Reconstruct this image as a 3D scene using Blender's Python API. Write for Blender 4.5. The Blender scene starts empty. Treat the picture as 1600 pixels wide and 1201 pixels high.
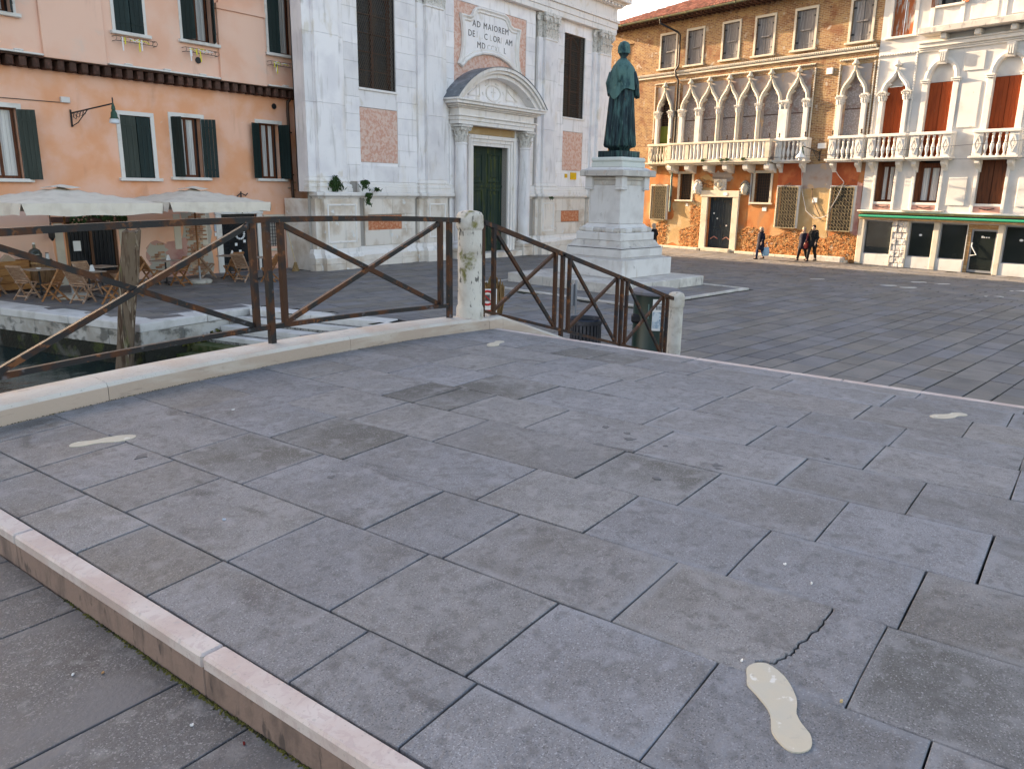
import bpy, bmesh, math, random
from mathutils import Vector, Matrix
random.seed(7)
R = math.radians
PI = math.pi
scn = bpy.context.scene
col = scn.collection

# ---------------------------------------------------------------- camera, sky, sun, exposure
cam_d = bpy.data.cameras.new('camera')
cam = bpy.data.objects.new('camera', cam_d)
col.objects.link(cam)
scn.camera = cam
cam_d.sensor_fit = 'HORIZONTAL'
cam_d.sensor_width = 36.0
cam_d.lens = 36.0 * 1215.0 / 1600.0
cam_d.clip_start = 0.05
cam_d.clip_end = 3000.0
def cam_matrix():
    pit, rol, yaw = R(14.03), R(-0.9), R(37.0)
    cp, sp, cr, sr = math.cos(pit), math.sin(pit), math.cos(rol), math.sin(rol)
    A = Matrix(((1, 0, 0), (0, -sp, cp), (0, -cp, -sp)))
    B = Matrix(((cr, -sr, 0), (sr, cr, 0), (0, 0, 1)))
    W = Matrix(((math.sin(yaw), math.cos(yaw), 0), (-math.cos(yaw), math.sin(yaw), 0), (0, 0, 1)))
    M = W @ A @ B                       # columns: image right, image down, forward
    r, d, f = M.col[0], M.col[1], M.col[2]
    m = Matrix((r, -d, -f)).transposed().to_4x4()
    m.translation = Vector((0, 0, 3.0))
    return m
cam.matrix_world = cam_matrix()

SUN_EL, SUN_AZ = R(15.0), R(84.8)       # azimuth from +X
to_sun = Vector((math.cos(SUN_EL) * math.cos(SUN_AZ), math.cos(SUN_EL) * math.sin(SUN_AZ), math.sin(SUN_EL)))
world = bpy.data.worlds.new('World')
scn.world = world
world.use_nodes = True
wn = world.node_tree.nodes
bg = wn.get('Background') or wn.new('ShaderNodeBackground')
sky = wn.new('ShaderNodeTexSky')
sky.sky_type = 'NISHITA'
sky.sun_disc = False
sky.sun_elevation = SUN_EL
sky.sun_rotation = R(90) - SUN_AZ
sky.air_density = 0.9
sky.dust_density = 2.2
sky.ozone_density = 0.6
world.node_tree.links.new(sky.outputs[0], bg.inputs[0])
bg.inputs[1].default_value = 0.13
sun_d = bpy.data.lights.new('sun', 'SUN')
sun_d.energy = 4.4
sun_d.angle = R(0.55)
sun_d.color = (1.0, 0.86, 0.66)
sun = bpy.data.objects.new('sun', sun_d)
col.objects.link(sun)
sun.rotation_euler = (-to_sun).to_track_quat('-Z', 'Y').to_euler()
sun.location = (0, 60, 40)
scn.view_settings.view_transform = 'Standard'
scn.view_settings.look = 'None'
scn.view_settings.gamma = 1.0
scn.view_settings.exposure = 2.2
scn.view_settings.use_white_balance = True
scn.view_settings.white_balance_temperature = 7800
scn.view_settings.white_balance_tint = 16
scn.view_settings.use_curve_mapping = False

# ---------------------------------------------------------------- materials
MATS = {}
def mat(name, base, layers=(), rough=0.8, bump=(), metal=0.0, rnd=0.0, tone=False, spec=0.2, alpha=None, hues=None):
    m = bpy.data.materials.new(name)
    MATS[name] = m
    m.use_nodes = True
    nt = m.node_tree
    N, L = nt.nodes, nt.links
    bsdf = N.get('Principled BSDF')
    tc = N.new('ShaderNodeTexCoord')
    obj = tc.outputs['Object']
    geo = None
    cache = {}
    def coord(kind):
        nonlocal geo
        if kind == 'each':
            if 'e' not in cache:
                oi = N.new('ShaderNodeObjectInfo'); sc = N.new('ShaderNodeVectorMath'); sc.operation = 'SCALE'; sc.inputs['Scale'].default_value = 53.0
                cb = N.new('ShaderNodeCombineXYZ'); L.new(oi.outputs['Random'], cb.inputs[0]); L.new(oi.outputs['Random'], cb.inputs[1]); L.new(cb.outputs[0], sc.inputs[0])
                ad = N.new('ShaderNodeVectorMath'); ad.operation = 'ADD'; L.new(obj, ad.inputs[0]); L.new(sc.outputs[0], ad.inputs[1]); cache['e'] = ad.outputs[0]
            return cache['e']
        if kind == 'world':
            if geo is None:
                geo = N.new('ShaderNodeNewGeometry')
            return geo.outputs['Position']
        return obj
    def noise(s, detail=4.0, dist=0.0, kind='obj', rgh=0.55):
        t = N.new('ShaderNodeTexNoise')
        t.inputs['Detail'].default_value = detail
        t.inputs['Roughness'].default_value = rgh
        t.inputs['Distortion'].default_value = dist
        if isinstance(s, tuple):
            mp = N.new('ShaderNodeMapping')
            mp.inputs['Scale'].default_value = s
            L.new(coord(kind), mp.inputs['Vector'])
            L.new(mp.outputs[0], t.inputs['Vector'])
            t.inputs['Scale'].default_value = 1.0
        else:
            L.new(coord(kind), t.inputs['Vector'])
            t.inputs['Scale'].default_value = s
        return t.outputs['Fac']
    def mrange(src, lo, hi):
        r = N.new('ShaderNodeMapRange')
        r.inputs['From Min'].default_value = lo
        r.inputs['From Max'].default_value = hi
        r.interpolation_type = 'SMOOTHSTEP'
        L.new(src, r.inputs['Value'])
        return r.outputs[0]
    def mult(a, b):
        x = N.new('ShaderNodeMath'); x.operation = 'MULTIPLY'
        for i, v in enumerate((a, b)):
            if isinstance(v, (int, float)): x.inputs[i].default_value = v
            else: L.new(v, x.inputs[i])
        return x.outputs[0]
    rgb = N.new('ShaderNodeRGB')
    rgb.outputs[0].default_value = (*base, 1)
    cur = rgb.outputs[0]
    height = None
    for ly in layers:
        kind = ly.get('k', 'obj')
        fac = None
        if 'brick' in ly:
            b = N.new('ShaderNodeTexBrick')
            bw, bh, mo = ly['brick']
            mp = N.new('ShaderNodeMapping')
            mp.inputs['Rotation'].default_value = (R(90), 0, 0)
            L.new(obj, mp.inputs['Vector'])
            # slight wobble so courses are not ruler straight
            nz = N.new('ShaderNodeTexNoise'); nz.inputs['Scale'].default_value = 1.3
            L.new(obj, nz.inputs['Vector'])
            vm = N.new('ShaderNodeVectorMath'); vm.operation = 'SCALE'; vm.inputs['Scale'].default_value = 0.05
            L.new(nz.outputs['Color'], vm.inputs[0])
            va = N.new('ShaderNodeVectorMath'); va.operation = 'ADD'
            L.new(mp.outputs[0], va.inputs[0]); L.new(vm.outputs[0], va.inputs[1])
            L.new(va.outputs[0], b.inputs['Vector'])
            b.inputs['Scale'].default_value = 1.0
            b.inputs['Brick Width'].default_value = bw
            b.inputs['Row Height'].default_value = bh
            b.inputs['Mortar Size'].default_value = mo
            b.inputs['Mortar Smooth'].default_value = 0.3
            b.inputs['Color1'].default_value = (*ly['c'], 1)
            b.inputs['Color2'].default_value = (*ly['c2'], 1)
            b.inputs['Mortar'].default_value = (*ly['cm'], 1)
            src = b.outputs['Color']
            height = b.outputs['Fac']
            if 's' in ly:
                fac = mrange(noise(ly['s'], ly.get('d', 5), ly.get('dist', 0.3)), ly['lo'], ly['hi'])
            mx = N.new('ShaderNodeMixRGB')
            L.new(cur, mx.inputs[1]); L.new(src, mx.inputs[2])
            if fac is None: mx.inputs[0].default_value = 1.0
            else: L.new(fac, mx.inputs[0])
            cur = mx.outputs[0]
            continue
        if 'attr' in ly:
            at = N.new('ShaderNodeAttribute'); at.attribute_name = ly['attr']
            fac = mrange(at.outputs['Fac'], ly['lo'], ly['hi'])
            if 's' in ly:
                fac = mult(fac, mrange(noise(ly['s'], ly.get('d', 4), ly.get('dist', 0.2), kind), ly.get('nlo', 0.35), ly.get('nhi', 0.6)))
        elif 'vor' in ly:
            v = N.new('ShaderNodeTexVoronoi'); v.inputs['Scale'].default_value = ly['vor']
            L.new(coord(kind), v.inputs['Vector'])
            v.feature = ly.get('feature', 'F1')
            fac = mrange(v.outputs['Distance'], ly['lo'], ly['hi'])
        elif 'z' in ly:
            sp = N.new('ShaderNodeSeparateXYZ'); L.new(coord(kind), sp.inputs[0])
            nz = noise(ly.get('s', 3.0), 5, 0.2, kind)
            ad = N.new('ShaderNodeMath'); ad.operation = 'MULTIPLY_ADD'
            L.new(nz, ad.inputs[0]); ad.inputs[1].default_value = ly.get('wob', 0.5)
            L.new(sp.outputs[2], ad.inputs[2])
            fac = mrange(ad.outputs[0], ly['z'][0], ly['z'][1])
        else:
            fac = mrange(noise(ly['s'], ly.get('d', 4), ly.get('dist', 0.2), kind), ly['lo'], ly['hi'])
        fac = mult(fac, ly.get('a', 1.0))
        mx = N.new('ShaderNodeMixRGB')
        mx.blend_type = ly.get('mode', 'MIX')
        L.new(fac, mx.inputs[0]); L.new(cur, mx.inputs[1])
        mx.inputs[2].default_value = (*ly['c'], 1)
        cur = mx.outputs[0]
    if rnd or tone:
        if tone:
            at = N.new('ShaderNodeAttribute'); at.attribute_name = 'tone'
            rv = at.outputs['Fac']
        else:
            oi = N.new('ShaderNodeObjectInfo'); rv = oi.outputs['Random']
        f = N.new('ShaderNodeMapRange')
        L.new(rv, f.inputs['Value'])
        a = rnd or 0.3
        f.inputs['To Min'].default_value = 1 - a
        f.inputs['To Max'].default_value = 1 + a
        cmb = N.new('ShaderNodeHueSaturation')
        L.new(f.outputs[0], cmb.inputs['Value'])
        L.new(cur, cmb.inputs['Color'])
        cur = cmb.outputs[0]
        if hues:
            w7 = N.new('ShaderNodeMath'); w7.operation = 'MULTIPLY'; w7.inputs[1].default_value = 7.31; L.new(rv, w7.inputs[0])
            w8 = N.new('ShaderNodeMath'); w8.operation = 'FRACT'; L.new(w7.outputs[0], w8.inputs[0])
            ha = N.new('ShaderNodeMixRGB'); L.new(w8.outputs[0], ha.inputs[0]); ha.inputs[1].default_value = (*hues[0], 1); ha.inputs[2].default_value = (*hues[1], 1)
            hm = N.new('ShaderNodeMixRGB'); hm.blend_type = 'MULTIPLY'; hm.inputs[0].default_value = 1.0; L.new(cur, hm.inputs[1]); L.new(ha.outputs[0], hm.inputs[2]); cur = hm.outputs[0]
    L.new(cur, bsdf.inputs['Base Color'])
    bsdf.inputs['Roughness'].default_value = rough
    bsdf.inputs['Metallic'].default_value = metal
    if alpha is not None: bsdf.inputs['Alpha'].default_value = alpha
    bsdf.inputs['Specular IOR Level'].default_value = spec
    prev = None
    if height is not None:
        bp = N.new('ShaderNodeBump'); bp.inputs['Strength'].default_value = 0.6; bp.inputs['Distance'].default_value = 0.015; bp.invert = True
        L.new(height, bp.inputs['Height'])
        prev = bp.outputs[0]
    for (s, st, ds) in bump:
        bp = N.new('ShaderNodeBump'); bp.inputs['Strength'].default_value = st; bp.inputs['Distance'].default_value = ds
        L.new(noise(s, 6.0, 0.1), bp.inputs['Height'])
        if prev is not None: L.new(prev, bp.inputs['Normal'])
        prev = bp.outputs[0]
    if prev is not None: L.new(prev, bsdf.inputs['Normal'])
    return m

grime = lambda a=0.5, c=(0.06, 0.055, 0.05), s=1.4, lo=0.5, hi=0.75: dict(c=c, s=s, lo=lo, hi=hi, a=a, d=8)
speck = lambda c, s=220, lo=0.6, hi=0.68, a=0.7: dict(c=c, s=s, lo=lo, hi=hi, a=a, d=2)
# paving
pav_l = [dict(c=(0.205, 0.205, 0.212), s=2.3, lo=0.38, hi=0.66, d=7, k='each'), dict(c=(0.138, 0.130, 0.122), s=1.5, lo=0.46, hi=0.66, a=0.65, d=8, k='each', dist=0.4),
         dict(c=(0.06, 0.058, 0.06), s=(3.2, 1.3, 3.0), lo=0.56, hi=0.72, a=0.75, d=10, k='each', dist=1.4), dict(c=(0.075, 0.075, 0.08), s=7.0, lo=0.62, hi=0.74, a=0.5, d=6, k='each'),
         speck((0.38, 0.38, 0.39), 150, 0.57, 0.68, 0.6), speck((0.05, 0.05, 0.05), 175, 0.54, 0.66, 0.65), dict(c=(0.09, 0.087, 0.087), s=19, lo=0.50, hi=0.66, a=0.5, d=8), dict(c=(0.25, 0.25, 0.258), s=9, lo=0.52, hi=0.68, a=0.5, d=9), dict(c=(0.26, 0.26, 0.27), s=42, lo=0.6, hi=0.72, a=0.5, d=4)]
mat('slab_stone', (0.168, 0.169, 0.177), pav_l + [dict(attr='edge', c=(0.22, 0.23, 0.245), lo=0.2, hi=0.9, a=0.35, s=2.0, k='world', nlo=0.52, nhi=0.66)], rough=0.6, bump=[(55, 0.5, 0.008), (7, 0.35, 0.02)], rnd=0.12, spec=0.3, hues=((1.02, 1.0, 0.975), (0.97, 0.995, 1.045)))
mat('slab_mortared', (0.175, 0.172, 0.176), pav_l[:2] + pav_l[3:] + [dict(c=(0.08, 0.075, 0.07), s=(3.2, 1.3, 3.0), lo=0.60, hi=0.74, a=0.5, d=10, k='each', dist=1.0), dict(attr='edge', c=(0.235, 0.25, 0.27), lo=0.1, hi=0.7, a=0.42, s=2.2, k='world', nlo=0.40, nhi=0.60)], rough=0.62, bump=[(55, 0.5, 0.008), (7, 0.35, 0.02)], rnd=0.11, spec=0.3, hues=((1.03, 1.0, 0.97), (0.97, 0.995, 1.05)))
mat('slab_tread', (0.105, 0.105, 0.11), pav_l[2:] + [dict(c=(0.13, 0.13, 0.138), s=2.0, lo=0.45, hi=0.65, d=7, k='each')], rough=0.62, bump=[(55, 0.5, 0.008), (7, 0.35, 0.02)], rnd=0.08, spec=0.3)
mat('slab_dark', (0.115, 0.108, 0.098), pav_l[:1] + [dict(c=(0.078, 0.076, 0.072), s=2.0, lo=0.35, hi=0.65, d=6, k='world')] + pav_l[4:], rough=0.66, bump=[(60, 0.4, 0.006)], rnd=0.05, spec=0.3)
mat('slab_stained', (0.165, 0.165, 0.17), pav_l[:1] + [dict(attr='edge', c=(0.07, 0.065, 0.055), lo=0.9, hi=0.0, a=0.8, s=2.6, k='world', nlo=0.33, nhi=0.68)] + pav_l[4:], rough=0.64, bump=[(55, 0.35, 0.006)], spec=0.3)
pz_l = [dict(c=(0.135, 0.13, 0.126), s=1.7, lo=0.35, hi=0.7, d=6, k='world'), dict(c=(0.08, 0.08, 0.085), s=0.45, lo=0.5, hi=0.72, a=0.5, d=6, k='world'),
        speck((0.3, 0.3, 0.3), 60, 0.62, 0.7, 0.4)]
mat('plaza_stone', (0.18, 0.168, 0.158), pz_l, rough=0.62, bump=[(30, 0.3, 0.008), (5, 0.3, 0.02)], rnd=0.17, spec=0.35, hues=((1.05, 1.0, 0.93), (0.95, 0.99, 1.10)))
mat('plaza_stone_far', (0.18, 0.168, 0.158), pz_l, rough=0.62, bump=[(30, 0.3, 0.008)], rnd=0.17, tone=True, spec=0.35, hues=((1.05, 1.0, 0.93), (0.95, 0.99, 1.10)))
mat('joint_dirt', (0.014, 0.013, 0.011), [dict(c=(0.03, 0.036, 0.012), s=2.5, lo=0.5, hi=0.7, k='world')], rough=0.95, bump=[(60, 0.5, 0.01)])
mat('moss', (0.07, 0.075, 0.02), [dict(c=(0.13, 0.12, 0.03), s=14, lo=0.4, hi=0.65, k='world'), dict(c=(0.03, 0.03, 0.02), s=22, lo=0.5, hi=0.65, k='world')], rough=0.95, bump=[(90, 0.8, 0.01)])
mat('istrian_step', (0.54, 0.48, 0.455), [dict(c=(0.46, 0.365, 0.335), s=3, lo=0.4, hi=0.65, d=6), dict(c=(0.42, 0.33, 0.32), s=13, lo=0.52, hi=0.6, a=0.5, d=9, dist=2.0), dict(c=(0.36, 0.34, 0.33), s=38, lo=0.62, hi=0.7, a=0.6), speck((0.3, 0.27, 0.25), 90, 0.64, 0.7, 0.5)], rough=0.55, bump=[(35, 0.3, 0.006)], rnd=0.06)
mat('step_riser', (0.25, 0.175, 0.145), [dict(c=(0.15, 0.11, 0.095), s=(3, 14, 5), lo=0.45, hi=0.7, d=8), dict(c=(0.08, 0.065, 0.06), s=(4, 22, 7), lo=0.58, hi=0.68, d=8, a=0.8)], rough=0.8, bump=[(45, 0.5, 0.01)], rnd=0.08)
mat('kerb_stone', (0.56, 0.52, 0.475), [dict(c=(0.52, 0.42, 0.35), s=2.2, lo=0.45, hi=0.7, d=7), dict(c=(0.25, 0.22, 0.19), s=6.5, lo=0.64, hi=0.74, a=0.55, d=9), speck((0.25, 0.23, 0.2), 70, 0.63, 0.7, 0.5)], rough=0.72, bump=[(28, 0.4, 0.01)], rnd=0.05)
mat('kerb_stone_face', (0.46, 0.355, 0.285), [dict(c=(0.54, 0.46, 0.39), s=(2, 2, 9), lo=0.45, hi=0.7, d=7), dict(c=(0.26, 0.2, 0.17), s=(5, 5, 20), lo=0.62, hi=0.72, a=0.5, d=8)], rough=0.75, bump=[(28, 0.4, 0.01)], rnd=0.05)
mat('footprint_stone', (0.47, 0.44, 0.37), [dict(c=(0.50, 0.45, 0.36), s=9, lo=0.4, hi=0.6), dict(c=(0.66, 0.65, 0.62), s=22, lo=0.6, hi=0.68, d=8, a=0.8), dict(c=(0.36, 0.34, 0.31), s=26, lo=0.6, hi=0.7, d=8, a=0.6), dict(c=(0.42, 0.38, 0.32), s=5, lo=0.5, hi=0.7, d=8, a=0.6)], rough=0.6, bump=[(60, 0.3, 0.004)])
mat('post_stone', (0.60, 0.56, 0.50), [dict(c=(0.40, 0.34, 0.28), s=3.2, lo=0.45, hi=0.7, d=7), dict(c=(0.035, 0.034, 0.03), s=(22, 22, 9), lo=0.56, hi=0.64, d=9, a=0.8), dict(c=(0.16, 0.15, 0.03), s=(4, 4, 3.3), lo=0.54, hi=0.62, a=0.9, d=8)], rough=0.85, bump=[(40, 0.6, 0.012)])
mat('post_stone_clean', (0.58, 0.54, 0.48), [dict(c=(0.42, 0.37, 0.31), s=4, lo=0.45, hi=0.7, d=7), dict(c=(0.14, 0.13, 0.12), s=(24, 24, 8), lo=0.6, hi=0.68, d=9, a=0.6)], rough=0.85, bump=[(40, 0.6, 0.012)])
# iron
mat('rusty_iron', (0.022, 0.021, 0.022), [dict(c=(0.075, 0.028, 0.013), s=5.5, lo=0.48, hi=0.60, d=9, k='world'), dict(c=(0.22, 0.08, 0.028), s=14, lo=0.58, hi=0.68, d=8, a=0.7, k='world'), dict(c=(0.16, 0.16, 0.18), s=8, lo=0.62, hi=0.7, a=0.5, d=9, k='world')], rough=0.45, bump=[(90, 0.4, 0.004)], spec=0.22)
mat('rusty_iron_bright', (0.06, 0.027, 0.016), [dict(c=(0.022, 0.02, 0.022), s=4.5, lo=0.48, hi=0.62, d=8, k='world'), dict(c=(0.2, 0.075, 0.028), s=10, lo=0.57, hi=0.68, d=6, a=0.8, k='world')], rough=0.55, bump=[(90, 0.4, 0.004)], spec=0.18)
mat('black_iron', (0.02, 0.02, 0.022), rough=0.5, spec=0.4)
mat('grille_iron', (0.26, 0.21, 0.125), [dict(c=(0.10, 0.075, 0.05), s=8, lo=0.45, hi=0.65)], rough=0.6, spec=0.3)
mat('green_iron', (0.015, 0.06, 0.035), rough=0.4, spec=0.4)
mat('grey_metal', (0.28, 0.29, 0.31), rough=0.45, metal=0.4)
mat('gutter_copper', (0.20, 0.19, 0.11), [dict(c=(0.10, 0.16, 0.13), s=2, lo=0.45, hi=0.65)], rough=0.55, metal=0.3)
mat('pipe_brown', (0.07, 0.045, 0.035), rough=0.45, metal=0.2)
mat('pipe_green', (0.12, 0.2, 0.19), [dict(c=(0.06, 0.05, 0.04), s=3, lo=0.5, hi=0.6)], rough=0.5)
# stucco
mat('stucco_orange', (0.78, 0.36, 0.20), [dict(c=(0.82, 0.47, 0.34), s=0.7, lo=0.38, hi=0.62, d=5), dict(c=(0.78, 0.53, 0.43), s=0.45, lo=0.5, hi=0.72, d=6, a=0.6), dict(c=(0.45, 0.2, 0.12), s=(1.4, 1.4, 0.35), lo=0.58, hi=0.75, a=0.4, d=7), dict(c=(0.78, 0.6, 0.5), s=5, lo=0.66, hi=0.74, a=0.35)], rough=0.9, bump=[(14, 0.15, 0.01), (90, 0.2, 0.003)])
mat('stucco_pink', (0.82, 0.52, 0.40), [dict(c=(0.78, 0.43, 0.30), s=0.6, lo=0.42, hi=0.68, d=6), dict(c=(0.72, 0.52, 0.43), s=1.7, lo=0.55, hi=0.75, d=6, a=0.7), dict(c=(0.38, 0.2, 0.15), s=(2.2, 2.2, 0.4), lo=0.63, hi=0.78, a=0.35, d=8)], rough=0.9, bump=[(14, 0.12, 0.01), (90, 0.2, 0.003)])
mat('stucco_patch', (0.50, 0.28, 0.235), [dict(c=(0.36, 0.14, 0.12), s=1.3, lo=0.5, hi=0.7, d=6), dict(c=(0.57, 0.39, 0.34), s=0.9, lo=0.55, hi=0.75)], rough=0.92, bump=[(16, 0.2, 0.01)])
mat('brick_patch', (0.36, 0.17, 0.10), [dict(c=(0.48, 0.33, 0.22), s=4, lo=0.45, hi=0.65), dict(c=(0.5, 0.45, 0.38), s=3.1, lo=0.6, hi=0.7, a=0.6)], rough=0.92, bump=[(40, 0.5, 0.01)], rnd=0.25, tone=True)
mat('mortar_brown', (0.22, 0.12, 0.06), [dict(c=(0.36, 0.26, 0.16), s=5, lo=0.5, hi=0.65, d=6)], rough=0.95, bump=[(30, 0.5, 0.02)])
mat('mortar', (0.42, 0.38, 0.32), rough=0.95, bump=[(40, 0.4, 0.01)])
mat('brick_ochre', (0.4, 0.25, 0.12), [dict(brick=(0.26, 0.08, 0.012), c=(0.36, 0.205, 0.09), c2=(0.20, 0.085, 0.042), cm=(0.38, 0.305, 0.21)),
     dict(c=(0.42, 0.29, 0.145), s=1.6, lo=0.47, hi=0.64, a=0.5, d=8), dict(c=(0.20, 0.075, 0.04), s=0.9, lo=0.53, hi=0.66, a=0.7, d=9), dict(c=(0.5, 0.45, 0.38), s=2.0, lo=0.60, hi=0.68, a=0.65, d=9), dict(c=(0.09, 0.055, 0.04), s=7, lo=0.58, hi=0.68, a=0.75, d=6), dict(c=(0.13, 0.09, 0.07), s=(2.2, 2.2, 0.5), lo=0.57, hi=0.72, a=0.55, d=9)], rough=0.95, bump=[(18, 0.6, 0.03)])
mat('plaster_red', (0.37, 0.125, 0.042), [dict(c=(0.44, 0.185, 0.07), s=0.9, lo=0.42, hi=0.62, d=8), dict(c=(0.52, 0.33, 0.17), s=0.55, lo=0.52, hi=0.7, d=7, a=0.8), dict(c=(0.26, 0.17, 0.11), s=(1.3, 1.3, 0.5), lo=0.54, hi=0.68, a=0.75, d=9), dict(c=(0.20, 0.085, 0.05), s=3, lo=0.68, hi=0.76, a=0.5)], rough=0.92, bump=[(10, 0.3, 0.02), (60, 0.3, 0.006)])
mat('plaster_deep_red', (0.36, 0.085, 0.035), [dict(c=(0.45, 0.14, 0.06), s=1.6, lo=0.45, hi=0.65, d=6), dict(c=(0.2, 0.06, 0.04), s=2.6, lo=0.6, hi=0.72, a=0.6)], rough=0.9, bump=[(20, 0.2, 0.01)])
mat('rubble_brick', (0.40, 0.165, 0.06), [dict(c=(0.46, 0.25, 0.11), s=5, lo=0.45, hi=0.6, d=4), dict(c=(0.22, 0.10, 0.05), s=7, lo=0.58, hi=0.66, d=5, a=0.8), dict(c=(0.6, 0.52, 0.42), s=3.3, lo=0.62, hi=0.7, a=0.6)], rough=0.95, bump=[(14, 0.9, 0.05)], tone=True, rnd=0.28)
mat('plaster_buff', (0.42, 0.28, 0.14), [dict(c=(0.48, 0.36, 0.22), s=1.2, lo=0.45, hi=0.65), dict(c=(0.3, 0.2, 0.11), s=(1.5, 1.5, 0.5), lo=0.58, hi=0.72, a=0.6, d=7)], rough=0.92, bump=[(12, 0.4, 0.02)])
mat('plaster_grey', (0.33, 0.29, 0.27), [dict(c=(0.30, 0.19, 0.15), s=1.0, lo=0.5, hi=0.66, d=6), dict(c=(0.52, 0.34, 0.2), s=1.4, lo=0.58, hi=0.66, d=6, a=0.8), dict(c=(0.55, 0.48, 0.4), s=2.8, lo=0.64, hi=0.7)], rough=0.92, bump=[(18, 0.25, 0.01)])
mat('board_grey', (0.27, 0.235, 0.23), [dict(c=(0.38, 0.36, 0.355), s=16, lo=0.45, hi=0.62, d=5), dict(c=(0.24, 0.15, 0.13), s=2.4, lo=0.55, hi=0.7, a=0.7), dict(c=(0.2, 0.17, 0.17), s=40, lo=0.6, hi=0.7, a=0.6)], rough=0.9, bump=[(30, 0.3, 0.006)])
mat('white_plaster', (0.62, 0.60, 0.575), [dict(c=(0.52, 0.49, 0.46), s=1.1, lo=0.45, hi=0.7, d=7), dict(c=(0.42, 0.36, 0.3), s=5.5, lo=0.66, hi=0.74, a=0.6, d=7), dict(c=(0.45, 0.4, 0.34), s=(2.5, 2.5, 0.5), lo=0.6, hi=0.75, a=0.4, d=8)], rough=0.88, bump=[(16, 0.2, 0.01)])
mat('white_stone', (0.68, 0.65, 0.61), [dict(c=(0.58, 0.54, 0.49), s=2.5, lo=0.5, hi=0.7, d=7), dict(c=(0.30, 0.27, 0.24), s=6, lo=0.68, hi=0.76, a=0.6, d=8)], rough=0.75, bump=[(22, 0.25, 0.01)])
mat('cream_stone', (0.58, 0.52, 0.43), [dict(c=(0.52, 0.45, 0.35), s=2.2, lo=0.48, hi=0.68, d=7), dict(c=(0.32, 0.27, 0.2), s=5, lo=0.66, hi=0.74, a=0.7, d=8)], rough=0.82, bump=[(22, 0.3, 0.01)])
mat('pitted_stone', (0.62, 0.57, 0.53), [dict(c=(0.34, 0.29, 0.26), s=7.5, lo=0.56, hi=0.64, d=6), dict(c=(0.7, 0.68, 0.65), s=3, lo=0.55, hi=0.7)], rough=0.9, bump=[(8, 1.0, 0.06)])
# church
ch_l = [dict(c=(0.72, 0.69, 0.705), s=0.9, lo=0.45, hi=0.68, d=6), dict(c=(0.66, 0.58, 0.49), s=(0.8, 0.8, 0.35), lo=0.54, hi=0.72, a=0.6, d=7),
        dict(c=(0.50, 0.47, 0.45), s=(5.5, 5.5, 0.7), lo=0.54, hi=0.70, a=0.55, d=9), dict(c=(0.30, 0.285, 0.275), s=(2.4, 2.4, 1.0), lo=0.62, hi=0.76, a=0.55, d=9), dict(c=(0.6, 0.52, 0.40), s=(1.4, 1.4, 0.9), lo=0.6, hi=0.7, a=0.5, d=8)]
mat('church_stone', (0.83, 0.80, 0.80), ch_l, rough=0.72, bump=[(12, 0.15, 0.01), (60, 0.2, 0.004)], rnd=0.07)
mat('church_trim', (0.78, 0.74, 0.71), ch_l[1:] + [dict(c=(0.25, 0.23, 0.21), s=(3, 3, 9), lo=0.66, hi=0.78, a=0.5, d=8)], rough=0.75, bump=[(25, 0.2, 0.006)])
mat('church_base_stone', (0.74, 0.675, 0.61), [dict(c=(0.56, 0.46, 0.37), s=1.1, lo=0.45, hi=0.66, d=6), dict(c=(0.45, 0.41, 0.37), s=(3, 3, 0.7), lo=0.56, hi=0.74, a=0.6, d=8), dict(c=(0.7, 0.69, 0.68), s=2.2, lo=0.6, hi=0.7)], rough=0.78, bump=[(15, 0.25, 0.01)], rnd=0.07)
mat('church_joint', (0.36, 0.33, 0.30), rough=0.95)
mat('carved_stone', (0.66, 0.63, 0.59), [dict(c=(0.40, 0.36, 0.32), s=11, lo=0.5, hi=0.66, d=4), dict(c=(0.2, 0.18, 0.16), s=6, lo=0.66, hi=0.74, a=0.6)], rough=0.85, bump=[(30, 0.6, 0.02)])
mat('red_marble', (0.62, 0.33, 0.25), [dict(c=(0.70, 0.50, 0.42), s=7, lo=0.4, hi=0.6, d=8, dist=0.6), dict(c=(0.72, 0.60, 0.54), s=16, lo=0.58, hi=0.66, d=6, a=0.7), dict(c=(0.5, 0.2, 0.13), s=3, lo=0.6, hi=0.74, a=0.5, d=7)], rough=0.7, bump=[(40, 0.3, 0.006)])
mat('red_marble_deep', (0.52, 0.17, 0.08), [dict(c=(0.62, 0.30, 0.18), s=9, lo=0.45, hi=0.62, d=8, dist=0.6), dict(c=(0.68, 0.5, 0.4), s=20, lo=0.64, hi=0.7, d=6, a=0.6)], rough=0.75, bump=[(30, 0.5, 0.01)])
mat('lead_sheet', (0.17, 0.19, 0.215), [dict(c=(0.26, 0.28, 0.31), s=2.2, lo=0.45, hi=0.65), dict(c=(0.08, 0.06, 0.06), s=5, lo=0.62, hi=0.7)], rough=0.5, metal=0.3)
mat('letter_dark', (0.11, 0.10, 0.095), rough=0.85)
mat('letter_faded', (0.52, 0.49, 0.46), rough=0.85)
mat('green_door', (0.016, 0.034, 0.024), [dict(c=(0.06, 0.078, 0.022), s=(7, 7, 0.8), lo=0.5, hi=0.66, d=7), dict(c=(0.02, 0.04, 0.04), s=(18, 18, 1.2), lo=0.5, hi=0.66, d=7), dict(c=(0.09, 0.11, 0.09), s=(30, 30, 1.0), lo=0.66, hi=0.74, a=0.5)], rough=0.6, bump=[((40, 40, 2), 0.3, 0.004)])
mat('blue_door', (0.022, 0.035, 0.047), [dict(c=(0.06, 0.085, 0.1), s=(14, 14, 1.2), lo=0.55, hi=0.68, d=7), dict(c=(0.12, 0.07, 0.03), s=4, lo=0.64, hi=0.7)], rough=0.5)
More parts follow.
